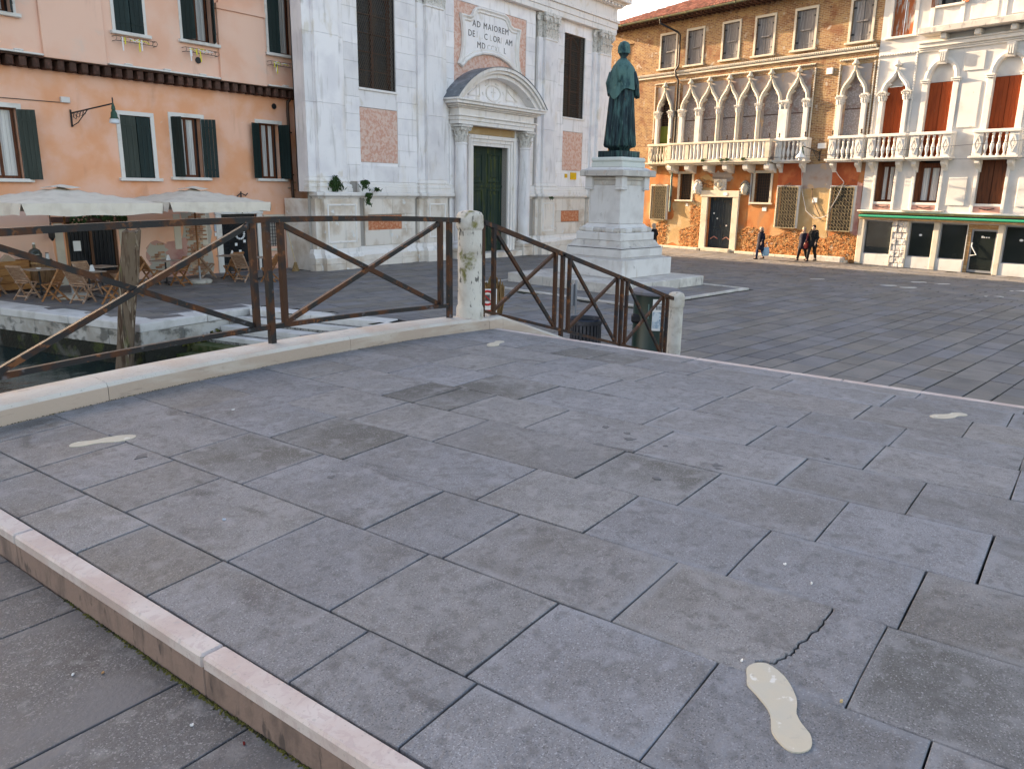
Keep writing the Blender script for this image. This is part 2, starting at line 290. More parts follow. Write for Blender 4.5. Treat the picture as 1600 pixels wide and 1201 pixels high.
mat('shutter_green', (0.010, 0.022, 0.021), [dict(c=(0.014, 0.032, 0.032), s=(16, 16, 1), lo=0.45, hi=0.65)], rough=0.55, rnd=0.15)
mat('shutter_green_faded', (0.034, 0.044, 0.037), [dict(c=(0.045, 0.058, 0.05), s=(16, 16, 1), lo=0.45, hi=0.65)], rough=0.6)
mat('shutter_grey', (0.2, 0.185, 0.18), [dict(c=(0.31, 0.29, 0.28), s=(20, 20, 1.2), lo=0.45, hi=0.62, d=7), dict(c=(0.12, 0.10, 0.09), s=(26, 26, 1.0), lo=0.58, hi=0.68, d=7)], rough=0.85, rnd=0.2, bump=[((50, 50, 3), 0.4, 0.004)])
mat('shutter_rust', (0.28, 0.052, 0.014), [dict(c=(0.21, 0.036, 0.010), s=(12, 12, 1), lo=0.5, hi=0.66, d=7), dict(c=(0.5, 0.32, 0.24), s=(14, 14, 2.0), lo=0.68, hi=0.74, a=0.6, d=7)], rough=0.7, rnd=0.08)
mat('shutter_rust_worn', (0.33, 0.10, 0.04), [dict(c=(0.42, 0.38, 0.35), s=(9, 9, 1.4), lo=0.5, hi=0.62, d=7)], rough=0.85, rnd=0.1)
mat('shutter_olive', (0.10, 0.125, 0.022), [dict(c=(0.14, 0.17, 0.04), s=(20, 20, 1.2), lo=0.5, hi=0.66)], rough=0.7)
mat('frame_wood', (0.12, 0.038, 0.016), [dict(c=(0.07, 0.024, 0.012), s=(20, 20, 2), lo=0.45, hi=0.65)], rough=0.55)
mat('door_wood_dark', (0.09, 0.038, 0.02), [dict(c=(0.13, 0.06, 0.03), s=(22, 22, 1.6), lo=0.45, hi=0.65)], rough=0.5)
mat('fascia_wood', (0.36, 0.20, 0.09), [dict(c=(0.5, 0.36, 0.2), s=(4, 20, 20), lo=0.5, hi=0.66)], rough=0.7)
mat('beam_wood', (0.075, 0.04, 0.03), [dict(c=(0.14, 0.065, 0.05), s=9, lo=0.5, hi=0.66)], rough=0.85, rnd=0.25, bump=[(30, 0.4, 0.01)])
mat('curtain', (0.62, 0.60, 0.57), [dict(c=(0.42, 0.41, 0.4), s=(16, 16, 0.3), lo=0.4, hi=0.65)], rough=0.9)
mat('window_glass', (0.008, 0.010, 0.012), [dict(c=(0.02, 0.022, 0.024), s=1.5, lo=0.4, hi=0.7)], rough=0.12, spec=0.35)
mat('shop_glass', (0.02, 0.026, 0.024), rough=0.06, spec=0.4, alpha=0.72)
mat('church_glass', (0.025, 0.024, 0.024), [dict(c=(0.075, 0.05, 0.035), s=(3.5, 3.5, 0.5), lo=0.52, hi=0.64, d=3), dict(c=(0.05, 0.055, 0.07), s=5, lo=0.58, hi=0.66)], rough=0.25)
mat('wire', (0.085, 0.072, 0.06), rough=0.6, metal=0.3)
# things
mat('bronze', (0.02, 0.042, 0.05), [dict(c=(0.05, 0.12, 0.118), s=(3.0, 3.0, 1.3), lo=0.46, hi=0.66, d=8), dict(c=(0.008, 0.015, 0.022), s=(11, 11, 0.9), lo=0.47, hi=0.62, d=9, a=0.9), dict(c=(0.10, 0.19, 0.18), s=(16, 16, 1.2), lo=0.6, hi=0.68, a=0.7, d=8), dict(c=(0.10, 0.075, 0.035), s=4, lo=0.64, hi=0.72, a=0.6)], rough=0.55, metal=0.25, bump=[(25, 0.4, 0.02)])
mat('bronze_cape', (0.075, 0.165, 0.155), [dict(c=(0.022, 0.06, 0.07), s=(3, 3, 1.5), lo=0.48, hi=0.66, d=8), dict(c=(0.10, 0.2, 0.18), s=5, lo=0.58, hi=0.68, d=7), dict(c=(0.10, 0.09, 0.05), s=6, lo=0.64, hi=0.72, a=0.6)], rough=0.6, metal=0.2, bump=[(25, 0.4, 0.02)])
mat('pedestal_stone', (0.66, 0.635, 0.615), [dict(c=(0.55, 0.52, 0.5), s=1.5, lo=0.45, hi=0.7, d=7), dict(c=(0.44, 0.38, 0.32), s=(6, 6, 0.9), lo=0.58, hi=0.74, a=0.55, d=8), dict(c=(0.3, 0.28, 0.26), s=4, lo=0.68, hi=0.76, a=0.6, d=8)], rough=0.7, bump=[(22, 0.2, 0.008)])
mat('pedestal_weathered', (0.50, 0.46, 0.42), [dict(c=(0.62, 0.58, 0.53), s=2.2, lo=0.45, hi=0.65, d=7), dict(c=(0.22, 0.2, 0.19), s=(5, 5, 2.2), lo=0.56, hi=0.7, a=0.7, d=9), dict(c=(0.5, 0.36, 0.28), s=3, lo=0.6, hi=0.7, a=0.5)], rough=0.8, bump=[(22, 0.4, 0.012)])
mat('pedestal_green', (0.58, 0.61, 0.57), [dict(c=(0.66, 0.66, 0.62), s=2.2, lo=0.45, hi=0.65, d=7), dict(c=(0.3, 0.36, 0.33), s=5, lo=0.62, hi=0.72, a=0.6)], rough=0.75, bump=[(22, 0.2, 0.008)])
mat('teak', (0.33, 0.15, 0.062), [dict(c=(0.22, 0.09, 0.037), s=(9, 9, 40), lo=0.42, hi=0.62, d=5), dict(c=(0.36, 0.2, 0.11), s=6, lo=0.58, hi=0.7)], rough=0.6, rnd=0.15)
mat('teak_weathered', (0.4, 0.25, 0.165), [dict(c=(0.28, 0.155, 0.095), s=(9, 9, 40), lo=0.42, hi=0.62, d=5), dict(c=(0.55, 0.45, 0.38), s=6, lo=0.58, hi=0.7)], rough=0.7, rnd=0.12)
mat('table_top', (0.33, 0.24, 0.185), [dict(c=(0.42, 0.35, 0.30), s=(4, 22, 4), lo=0.45, hi=0.62)], rough=0.55)
mat('canvas', (0.70, 0.62, 0.52), [dict(c=(0.60, 0.52, 0.43), s=2.2, lo=0.45, hi=0.7), dict(c=(0.48, 0.44, 0.4), s=(5, 5, 2), lo=0.64, hi=0.74, a=0.4)], rough=0.95)
mat('pole_wood', (0.23, 0.095, 0.035), [dict(c=(0.17, 0.07, 0.03), s=(30, 30, 2), lo=0.45, hi=0.62)], rough=0.5)
mat('concrete', (0.48, 0.44, 0.38), [dict(c=(0.32, 0.3, 0.26), s=9, lo=0.5, hi=0.65)], rough=0.9, bump=[(40, 0.4, 0.01)])
mat('mooring_wood', (0.18, 0.125, 0.085), [dict(c=(0.085, 0.05, 0.032), s=(14, 14, 1.0), lo=0.46, hi=0.6, d=8), dict(c=(0.34, 0.27, 0.2), s=(20, 20, 1.2), lo=0.58, hi=0.66, d=7), dict(c=(0.15, 0.15, 0.05), s=(4, 4, 1.5), lo=0.58, hi=0.68, a=0.6), dict(c=(0.03, 0.025, 0.02), s=(9, 9, 0.6), lo=0.62, hi=0.7, a=0.8)], rough=0.9, bump=[((30, 30, 2), 0.9, 0.03)])
mat('barrel_wood', (0.20, 0.105, 0.05), [dict(c=(0.12, 0.06, 0.03), s=(20, 20, 2), lo=0.45, hi=0.62)], rough=0.6)
mat('crate_wood', (0.36, 0.17, 0.06), [dict(c=(0.26, 0.11, 0.04), s=(3, 3, 22), lo=0.45, hi=0.62)], rough=0.6, rnd=0.15)
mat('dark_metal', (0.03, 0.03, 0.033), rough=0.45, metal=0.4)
mat('bin_grey', (0.05, 0.05, 0.055), [dict(c=(0.09, 0.09, 0.1), s=5, lo=0.5, hi=0.7)], rough=0.5)
mat('bin_liner', (0.02, 0.027, 0.045), rough=0.35)
mat('blotch', (0.115, 0.114, 0.122), rough=0.6)
mat('kiosk_green', (0.004, 0.022, 0.018), [dict(c=(0.008, 0.03, 0.024), s=4, lo=0.5, hi=0.7)], rough=0.35, spec=0.5)
mat('cap_grey', (0.15, 0.15, 0.17), [dict(c=(0.14, 0.13, 0.12), s=6, lo=0.5, hi=0.66)], rough=0.6)
mat('paper_white', (0.74, 0.74, 0.73), rough=0.8)
mat('paper_blue', (0.30, 0.42, 0.52), [dict(c=(0.62, 0.68, 0.72), s=9, lo=0.45, hi=0.6), dict(c=(0.1, 0.2, 0.32), s=14, lo=0.58, hi=0.66)], rough=0.7)
mat('sign_yellow', (0.72, 0.42, 0.02), [dict(c=(0.5, 0.3, 0.03), s=(40, 40, 160), lo=0.55, hi=0.6, a=0.5)], rough=0.6)
mat('sign_red', (0.55, 0.03, 0.03), rough=0.5)
mat('sign_bluegrey', (0.36, 0.42, 0.5), rough=0.5)
mat('broom_twigs', (0.20, 0.115, 0.05), [dict(c=(0.30, 0.2, 0.10), s=(40, 40, 3), lo=0.45, hi=0.6), dict(c=(0.09, 0.09, 0.03), s=6, lo=0.55, hi=0.65)], rough=0.95)
mat('leaf_dark', (0.035, 0.075, 0.022), rough=0.6, rnd=0.2)
mat('leaf_mid', (0.06, 0.11, 0.03), rough=0.6)
mat('roof_tile', (0.27, 0.105, 0.075), [dict(c=(0.36, 0.17, 0.12), s=2.5, lo=0.45, hi=0.65), dict(c=(0.12, 0.06, 0.05), s=5, lo=0.55, hi=0.68, a=0.8), dict(c=(0.34, 0.3, 0.2), s=7, lo=0.66, hi=0.74, a=0.6)], rough=0.92, tone=True, rnd=0.35, bump=[(25, 0.4, 0.02)])
mat('awning_green', (0.01, 0.27, 0.16), rough=0.7)
mat('ribbon_yellow', (0.70, 0.62, 0.04), rough=0.7)
mat('ribbon_white', (0.75, 0.75, 0.75), rough=0.7)
mat('lamp_glass', (0.55, 0.58, 0.6), rough=0.15, spec=0.6)
mat('quay_stone', (0.48, 0.45, 0.41), [dict(c=(0.36, 0.325, 0.28), s=2.2, lo=0.45, hi=0.66, d=7), dict(c=(0.10, 0.097, 0.085), s=(3, 3, 4), lo=0.5, hi=0.64, a=0.8, d=9), dict(c=(0.1, 0.1, 0.03), s=3.5, lo=0.66, hi=0.74, a=0.7, d=7)], rough=0.85, bump=[(16, 0.5, 0.02)], rnd=0.08)
mat('quay_top_stone', (0.60, 0.58, 0.555), [dict(c=(0.48, 0.46, 0.43), s=2.2, lo=0.45, hi=0.66, d=7), dict(c=(0.3, 0.28, 0.25), s=8, lo=0.66, hi=0.74, a=0.5)], rough=0.8, bump=[(16, 0.3, 0.01)], rnd=0.05)
mat('quay_algae', (0.022, 0.022, 0.016), [dict(c=(0.06, 0.07, 0.02), s=2.5, lo=0.52, hi=0.68, d=7), dict(c=(0.10, 0.095, 0.08), s=1.3, lo=0.6, hi=0.72, d=7)], rough=0.7, bump=[(12, 0.8, 0.05)])
mat('step_rough', (0.27, 0.26, 0.24), [dict(c=(0.09, 0.085, 0.08), s=14, lo=0.45, hi=0.6, d=6), dict(c=(0.4, 0.39, 0.36), s=30, lo=0.6, hi=0.7)], rough=0.9, bump=[(25, 0.6, 0.02)])
mat('step_algae', (0.09, 0.095, 0.045), [dict(c=(0.035, 0.055, 0.015), s=4, lo=0.45, hi=0.62, d=7), dict(c=(0.35, 0.34, 0.28), s=3, lo=0.6, hi=0.7)], rough=0.85, bump=[(25, 0.6, 0.02)])
mat('canal_water', (0.006, 0.022, 0.022), rough=0.06, bump=[(2.2, 0.35, 0.05), (9, 0.2, 0.015)], spec=0.5)
mat('ground_dirt', (0.13, 0.125, 0.118), [dict(c=(0.16, 0.15, 0.14), s=0.4, lo=0.4, hi=0.6)], rough=0.95)
mat('skin', (0.52, 0.33, 0.25), rough=0.55)
mat('hair_dark', (0.025, 0.016, 0.012), rough=0.6)
mat('cloth_navy', (0.010, 0.010, 0.022), [dict(c=(0.016, 0.016, 0.03), s=12, lo=0.45, hi=0.65)], rough=0.9)
mat('cloth_black', (0.013, 0.013, 0.015), [dict(c=(0.03, 0.03, 0.03), s=12, lo=0.5, hi=0.7)], rough=0.9)
mat('cloth_jeans', (0.02, 0.035, 0.085), rough=0.9)
mat('cloth_pale', (0.50, 0.47, 0.45), rough=0.9)
mat('cloth_red', (0.14, 0.016, 0.016), rough=0.9)
mat('cloth_beige', (0.38, 0.29, 0.22), rough=0.95)
mat('bag_blue', (0.20, 0.36, 0.50), rough=0.6)
mat('bucket_plastic', (0.62, 0.68, 0.72), rough=0.4)
mat('shoe_black', (0.015, 0.014, 0.014), rough=0.5)
mat('straw', (0.5, 0.38, 0.2), rough=0.9)
mat('bottle_glass', (0.05, 0.06, 0.055), rough=0.1, spec=0.6)
mat('ornament', (0.35, 0.2, 0.12), rough=0.3, metal=0.5)

# ---------------------------------------------------------------- mesh helpers
class MB:
    def __init__(s):
        s.V, s.F, s.tone, s.edge, s.m = [], [], [], {}, None
        s.t = 0.5
    def add(s, vs, fs):
        b = len(s.V)
        if s.m is not None:
            vs = [tuple(s.m @ Vector(v)) for v in vs]
        s.V += [tuple(v) for v in vs]
        s.F += [tuple(b + i for i in f) for f in fs]
        s.tone += [s.t] * len(fs)
        return b
    def box(s, x0, x1, y0, y1, z0, z1):
        s.add([(x0, y0, z0), (x1, y0, z0), (x1, y1, z0), (x0, y1, z0), (x0, y0, z1), (x1, y0, z1), (x1, y1, z1), (x0, y1, z1)],
              [(0, 3, 2, 1), (4, 5, 6, 7), (0, 1, 5, 4), (1, 2, 6, 5), (2, 3, 7, 6), (3, 0, 4, 7)])
        return s
    def cbox(s, x0, x1, y0, y1, z0, z1, c=0.01):
        X, Y, Z = (x0, x1), (y0, y1), (z0, z1)
        vs, ix = [], {}
        for i in (0, 1):
            for j in (0, 1):
                for k in (0, 1):
                    p = (X[i], Y[j], Z[k]); d = (c if i == 0 else -c, c if j == 0 else -c, c if k == 0 else -c)
                    for a in range(3):
                        q = [p[b] + (0 if b == a else d[b]) for b in range(3)]
                        ix[(i, j, k, a)] = len(vs); vs.append(q)
        fs = []
        for a in range(3):
            b, cc = (a + 1) % 3, (a + 2) % 3
            for sd in (0, 1):
                loop = []
                for (p, q) in ((0, 0), (1, 0), (1, 1), (0, 1)):
                    key = [0, 0, 0]; key[a] = sd; key[b] = p; key[cc] = q
                    loop.append(ix[(*key, a)])
                fs.append(tuple(loop if sd else loop[::-1]))
        for a in range(3):
            b, cc = (a + 1) % 3, (a + 2) % 3
            for p in (0, 1):
                for q in (0, 1):
                    k0 = [0, 0, 0]; k0[b] = p; k0[cc] = q; k1 = k0[:]; k1[a] = 1
                    l = (ix[(*k0, b)], ix[(*k1, b)], ix[(*k1, cc)], ix[(*k0, cc)])
                    fs.append(l if (p == q) else l[::-1])
        for i in (0, 1):
            for j in (0, 1):
                for k in (0, 1):
                    t = (ix[(i, j, k, 0)], ix[(i, j, k, 1)], ix[(i, j, k, 2)])
                    fs.append(t if (i + j + k) % 2 == 1 else t[::-1])
        s.add(vs, fs)
        return s
    def prism(s, poly, axis, a0, a1):
        n = len(poly)
        mk = {'y': lambda p, a: (p[0], a, p[1]), 'z': lambda p, a: (p[0], p[1], a), 'x': lambda p, a: (a, p[0], p[1])}[axis]
        vs = [mk(p, a0) for p in poly] + [mk(p, a1) for p in poly]
        fs = [tuple(range(n - 1, -1, -1)), tuple(range(n, 2 * n))] + [(i, (i + 1) % n, n + (i + 1) % n, n + i) for i in range(n)]
        s.add(vs, fs)
        return s
    def tube(s, pts, r, n=8, cap=True, flat=None):
        pts = [Vector(p) for p in pts]
        rs = r if isinstance(r, (list, tuple)) else [r] * len(pts)
        rings, prev = [], None
        for i, p in enumerate(pts):
            d = (pts[min(i + 1, len(pts) - 1)] - pts[max(i - 1, 0)]).normalized()
            if prev is None:
                up = Vector((0, 0, 1)) if abs(d.z) < 0.95 else Vector((0, 1, 0))
                a = d.cross(up).normalized()
            else:
                a = (prev - d * prev.dot(d))
                a = a.normalized() if a.length > 1e-6 else d.orthogonal().normalized()
            prev = a
            b = d.cross(a)
            off = PI / n if n == 4 else 0
            rings.append([tuple(p + (a * math.cos(2 * PI * k / n + off) + b * math.sin(2 * PI * k / n + off)) * rs[i]) for k in range(n)])
        return s.loft(rings, cap)
    def loft(s, rings, cap=True, closed=True):
        n = len(rings[0]); vs = [v for r_ in rings for v in r_]; fs = []
        for i in range(len(rings) - 1):
            for k in range(n if closed else n - 1):
                k2 = (k + 1) % n
                fs.append((i * n + k, i * n + k2, (i + 1) * n + k2, (i + 1) * n + k))
        if cap and closed:
            fs.append(tuple(range(n - 1, -1, -1))); L = (len(rings) - 1) * n
            fs.append(tuple(range(L, L + n)))
        s.add(vs, fs)
        return s
    def lathe(s, prof, cx=0, cy=0, n=14, cap=True):
        return s.loft([[(cx + r_ * math.cos(2 * PI * k / n), cy + r_ * math.sin(2 * PI * k / n), z) for k in range(n)] for r_, z in prof], cap)
    def bar(s, p, q, w, h=None):
        p, q = Vector(p), Vector(q); d = (q - p).normalized()
        up = Vector((0, 0, 1)) if abs(d.z) < 0.95 else Vector((0, 1, 0))
        a = d.cross(up).normalized() * w / 2; b = a.cross(d).normalized() * (h or w) / 2
        return s.loft([[tuple(c + a + b), tuple(c - a + b), tuple(c - a - b), tuple(c + a - b)] for c in (p, q)])
    def quad(s, a, b, c, d):
        s.add([a, b, c, d], [(0, 1, 2, 3)]); return s
    def build(s, name, m, parent=None, smooth=False, label=None, kind=None, tone=False, loc=None, rz=None):
        me = bpy.data.meshes.new(name)
        me.from_pydata(s.V, [], s.F)
        bm = bmesh.new(); bm.from_mesh(me); bmesh.ops.recalc_face_normals(bm, faces=bm.faces); bm.to_mesh(me); bm.free()
        me.materials.append(MATS[m])
        if smooth:
            me.polygons.foreach_set('use_smooth', [True] * len(me.polygons))
            if smooth != 'all':
                try: me.set_sharp_from_angle(angle=R(40))
                except Exception: pass
        if tone:
            at = me.attributes.new('tone', 'FLOAT', 'FACE'); at.data.foreach_set('value', s.tone)
        if s.edge:
            at = me.attributes.new('edge', 'FLOAT', 'POINT'); at.data.foreach_set('value', [s.edge.get(i, 1.0) for i in range(len(s.V))])
        o = bpy.data.objects.new(name, me)
        col.objects.link(o)
        if parent is not None: o.parent = parent
        if loc is not None: o.location = loc
        if rz is not None: o.rotation_euler = (0, 0, rz)
        if label: o['label'] = label
        if kind: o['kind'] = kind
        return o

def tag(o, label=None, cat=None, group=None, kind=None):
    if label: o['label'] = label
    if cat: o['category'] = cat
    if group: o['group'] = group
    if kind: o['kind'] = kind
    return o
def thing(name, label, cat, loc=(0, 0, 0), rz=0.0, group=None):
    o = bpy.data.objects.new(name, None); col.objects.link(o)
    o.empty_display_size = 0.2
    o.location = loc; o.rotation_euler = (0, 0, rz)
    return tag(o, label, cat, group)
def group_node(name, parent, loc=(0, 0, 0)):
    o = bpy.data.objects.new(name, None); col.objects.link(o); o.parent = parent; o.location = loc
    o.empty_display_size = 0.1
    return o
def copy_tree(o, parent=None, kids=None):
    c = o.copy(); col.objects.link(c)
    if parent is not None: c.parent = parent
    for ch in list(o.children): copy_tree(ch, c)
    return c
def place(proto, first, loc, rz, label, scale=None):
    o = proto if first else copy_tree(proto)
    o.location = loc; o.rotation_euler = (0, 0, rz)
    o['label'] = label
    if scale: o.scale = scale
    return o
def B(parent, name, m, *boxes, c=0.0, smooth=False, label=None, kind=None):
    mb = MB()
    for b in boxes:
        if c: mb.cbox(*b, c=c)
        else: mb.box(*b)
    return mb.build(name, m, parent, smooth, label, kind)

def wall(mb, x0, x1, z0, z1, y, holes, thick=0.35):
    """front sheet at y with rectangular openings and their reveals going back by thick"""
    xs = sorted({x0, x1, *[h[0] for h in holes], *[h[1] for h in holes]})
    zs = sorted({z0, z1, *[h[2] for h in holes], *[h[3] for h in holes]})
    xs = [x for x in xs if x0 <= x <= x1]; zs = [z for z in zs if z0 <= z <= z1]
    for i in range(len(xs) - 1):
        for j in range(len(zs) - 1):
            cx, cz = (xs[i] + xs[i + 1]) / 2, (zs[j] + zs[j + 1]) / 2
            if any(h[0] < cx < h[1] and h[2] < cz < h[3] for h in holes): continue
            mb.quad((xs[i], y, zs[j]), (xs[i + 1], y, zs[j]), (xs[i + 1], y, zs[j + 1]), (xs[i], y, zs[j + 1]))
    for (a, b, c, d) in [h[:4] for h in holes]:
        y2 = y + thick
        mb.quad((a, y, c), (a, y2, c), (a, y2, d), (a, y, d)); mb.quad((b, y, c), (b, y, d), (b, y2, d), (b, y2, c))
        mb.quad((a, y, c), (b, y, c), (b, y2, c), (a, y2, c)); mb.quad((a, y, d), (a, y2, d), (b, y2, d), (b, y, d))

def ashlar(parent, x0, x1, z0, z1, y, m, ch=0.55, bl=1.3, holes=(), depth=0.12, name='stone_block', c=0.008, gap=0.006):
    n = max(1, round((z1 - z0) / ch)); h = (z1 - z0) / n
    for i in range(n):
        a, b = z0 + i * h, z0 + (i + 1) * h
        cuts = [(hh[0], hh[1]) for hh in holes if hh[2] < b - 0.02 and hh[3] > a + 0.02]
        segs, cur = [], x0
        for p, q in sorted(cuts):
            if p > cur: segs.append((cur, p))
            cur = max(cur, q)
        if cur < x1: segs.append((cur, x1))
        for p, q in segs:
            k = max(1, round((q - p) / bl)); off = random.uniform(-0.2, 0.2) * (q - p) / k if k > 1 else 0
            ed = [p] + [p + (q - p) * t / k + off for t in range(1, k)] + [q]
            for t in range(k):
                MB().cbox(ed[t] + gap / 2, ed[t + 1] - gap / 2, y, y + depth, a + gap / 2, b - gap / 2, c=c).build(name, m, parent)

def ogee(a, z0, z1, n=14):
    """right half outline from springing (a, z0) up to the apex (0, z1)"""
    P = [(a, z0), (a * 1.06, z0 + 0.56 * (z1 - z0)), (a * 0.16, z0 + 0.52 * (z1 - z0)), (0, z1)]
    out = []
    for i in range(n + 1):
        t = i / n; b = [(1 - t) ** 3, 3 * t * (1 - t) ** 2, 3 * t * t * (1 - t), t ** 3]
        out.append((sum(b[k] * P[k][0] for k in range(4)), sum(b[k] * P[k][1] for k in range(4))))
    return out
def semi(a, z0, z1, n=14):
    return [(a * math.cos(PI / 2 * i / n), z0 + (z1 - z0) * math.sin(PI / 2 * i / n)) for i in range(n + 1)]
def arch_trim(mb, cx, zb, curve, w, y0, y1):
    """moulded band round an arched opening; profile w wide from y0 (front) to y1; legs go down to zb"""
    right = [(curve[0][0], zb)] + list(curve)
    pts = [(cx + p[0], p[1]) for p in right] + [(cx - p[0], p[1]) for p in right[::-1][1:]]
    rings = []
    for i, p in enumerate(pts):
        a, b = pts[max(i - 1, 0)], pts[min(i + 1, len(pts) - 1)]
        d = Vector((b[0] - a[0], b[1] - a[1])).normalized(); nrm = Vector((d.y, -d.x))
        if abs(p[0] - cx) < 1e-6: nrm = Vector((0, 1))
        q = (p[0] + nrm.x * w, p[1] + nrm.y * w); hmid = (p[0] + nrm.x * w * .55, p[1] + nrm.y * w * .55)
        rings.append([(p[0], y1, p[1]), (p[0], (y0 + y1) / 2, p[1]), (hmid[0], y0, hmid[1]), (q[0], (y0 + y1) * .5 if False else y0 + 0.02, q[1]), (q[0], y1, q[1])])
    mb.loft(rings, cap=True)
def spandrel(mb, cx, a, curve, x0, x1, z0, z1, y, thick=0.25):
    """wall plate filling the box x0..x1, z0..z1 outside the arched outline, with the reveal of the arch"""
    for sgn, xe in ((1, x1), (-1, x0)):
        pts = [(a, z0)] + list(curve) if curve[0][1] > z0 + 1e-4 else list(curve)
        for i in range(len(pts) - 1):
            p, q = pts[i], pts[i + 1]
            mb.quad((cx + sgn * p[0], y, p[1]), (xe, y, p[1]), (xe, y, q[1]), (cx + sgn * q[0], y, q[1]))
            mb.quad((cx + sgn * p[0], y, p[1]), (cx + sgn * q[0], y, q[1]), (cx + sgn * q[0], y + thick, q[1]), (cx + sgn * p[0], y + thick, p[1]))
        zt = pts[-1][1]
        mb.quad((cx, y, zt), (xe, y, zt), (xe, y, z1), (cx, y, z1))
def arched_panel(mb, cx, zb, curve, y, thick=0.03, grow=0.0):
    right = [(curve[0][0] + grow, zb)] + [(p[0] + (grow if p[0] > 0.01 else 0), p[1]) for p in curve]
    poly = [(cx + p[0], p[1]) for p in right] + [(cx - p[0], p[1]) for p in right[::-1][1:]]
    mb.prism(poly, 'y', y, y + thick)
BAL = [(0.5, 0), (0.5, 0.08), (0.3, 0.1), (0.34, 0.16), (0.62, 0.32), (0.7, 0.42), (0.34, 0.62), (0.28, 0.74), (0.42, 0.78), (0.42, 0.84), (0.3, 0.86), (0.5, 0.93), (0.5, 1.0)]
def baluster(mb, x, y, z0, z1, r):
    mb.lathe([(p * r / 0.7, z0 + q * (z1 - z0)) for p, q in BAL], x, y, 10)
def leaf(mb, x, y, z, w, h, out, ang=0.0):
    """one curled acanthus leaf, growing up and curling outwards along ang (0 = -y)"""
    dx, dy = math.sin(ang), -math.cos(ang); sx, sy = math.cos(ang), math.sin(ang)
    prof = [(0.0, 0.0, 1.0), (0.25, 0.45, 1.0), (0.55, 0.85, 0.9), (1.0, 1.0, 0.6), (1.1, 0.82, 0.25)]
    rings = []
    for o, zz, ww in prof:
        t = 0.25 * out
        c = (x + dx * o * out, y + dy * o * out, z + zz * h)
        rings.append([(c[0] - sx * w / 2 * ww, c[1] - sy * w / 2 * ww, c[2]), (c[0] + dx * t, c[1] + dy * t, c[2]), (c[0] + sx * w / 2 * ww, c[1] + sy * w / 2 * ww, c[2]), (c[0] - dx * t, c[1] - dy * t, c[2])])
    mb.loft(rings)
def capital(mb, x, y, z0, h, w, d):
    """Corinthian capital on a pilaster: w wide, standing d in front of y"""
    mb.box(x - w / 2, x + w / 2, y - d, y, z0, z0 + h * 0.06)
    mb.loft([[(x - w * .44, y, z0 + h * .06), (x + w * .44, y, z0 + h * .06), (x + w * .44, y - d * .85, z0 + h * .06), (x - w * .44, y - d * .85, z0 + h * .06)],
             [(x - w * .44, y, z0 + h * .6), (x + w * .44, y, z0 + h * .6), (x + w * .44, y - d * .9, z0 + h * .6), (x - w * .44, y - d * .9, z0 + h * .6)],
             [(x - w * .58, y, z0 + h * .87), (x + w * .58, y, z0 + h * .87), (x + w * .58, y - d * 1.3, z0 + h * .87), (x - w * .58, y - d * 1.3, z0 + h * .87)]])
    n = 4
    for i in range(n): leaf(mb, x + w * (-.36 + .24 * i), y - d * .85, z0 + h * .06, w * .22, h * .36, d * .55)
    for i in range(n - 1): leaf(mb, x + w * (-.24 + .24 * i), y - d * .85, z0 + h * .3, w * .22, h * .38, d * .7)
    for sg in (-1, 1):
        leaf(mb, x + sg * w * .44, y - d * .4, z0 + h * .06, d * .6, h * .36, w * .10, sg * PI / 2)
        leaf(mb, x + sg * w * .44, y - d * .4, z0 + h * .3, d * .6, h * .38, w * .12, sg * PI / 2)
        c = Vector((x + sg * w * .55, y - d * 1.2, z0 + h * .78))
        mb.tube([c + Vector((0.0, -d * .2, 0)), c + Vector((0.0, d * .25, 0))], h * .12, 10)
        c2 = Vector((x + sg * w * .16, y - d * 1.15, z0 + h * .78))
        mb.tube([c2 + Vector((0, -d * .2, 0)), c2 + Vector((0, d * .2, 0))], h * .075, 8)
    mb.box(x - w * .66, x + w * .66, y - d * 1.45, y, z0 + h * .88, z0 + h)
    mb.box(x - w * .09, x + w * .09, y - d * 1.6, y - d * 1.4, z0 + h * .84, z0 + h * 1.01)
def round_capital(mb, x, y, z0, h, r):
    mb.lathe([(r, z0), (r * 1.08, z0 + h * .05), (r, z0 + h * .1), (r * 1.0, z0 + h * .5), (r * 1.45, z0 + h * .85)], x, y, 14)
    for row, (zz, hh, ww) in enumerate(((.08, .36, .8), (.34, .4, .8))):
        for k in range(8):
            a = 2 * PI * (k + .5 * row) / 8
            leaf(mb, x + r * math.sin(a), y - r * math.cos(a), z0 + h * zz, r * ww, h * hh, r * .45, a)
    for k in range(4):
        a = PI / 4 + k * PI / 2
        c = Vector((x + 1.5 * r * math.sin(a), y - 1.5 * r * math.cos(a), z0 + h * .78)); t = Vector((math.cos(a), math.sin(a), 0)) * r * .18
        mb.tube([c - t, c + t], h * .12, 8)
    mb.box(x - r * 1.45, x + r * 1.45, y - r * 1.45, y + r * 1.45, z0 + h * .88, z0 + h)
def shutter(parent, m, x0, x1, z0, z1, y, ang=0.0, hinge='l', t=0.035, rails=True, boards=4, name='shutter'):
    """board shutter leaf hinged at its left or right side and swung by ang about the hinge"""
    w = x1 - x0; mb = MB()
    for k in range(boards):
        a, b = k * w / boards, (k + 1) * w / boards
        mb.box(a + 0.003, b - 0.003, -t, 0, z0, z1)
    if rails:
        for zz in (z0 + 0.22, z1 - 0.3):
            mb.box(0.02, w - 0.02, -t - 0.012, -t, zz, zz + 0.05)
    if hinge == 'r': mb.V = [(v[0] - w, v[1], v[2]) for v in mb.V]
    return mb.build(name, m, parent, loc=(x0 if hinge == 'l' else x1, y, 0), rz=ang)

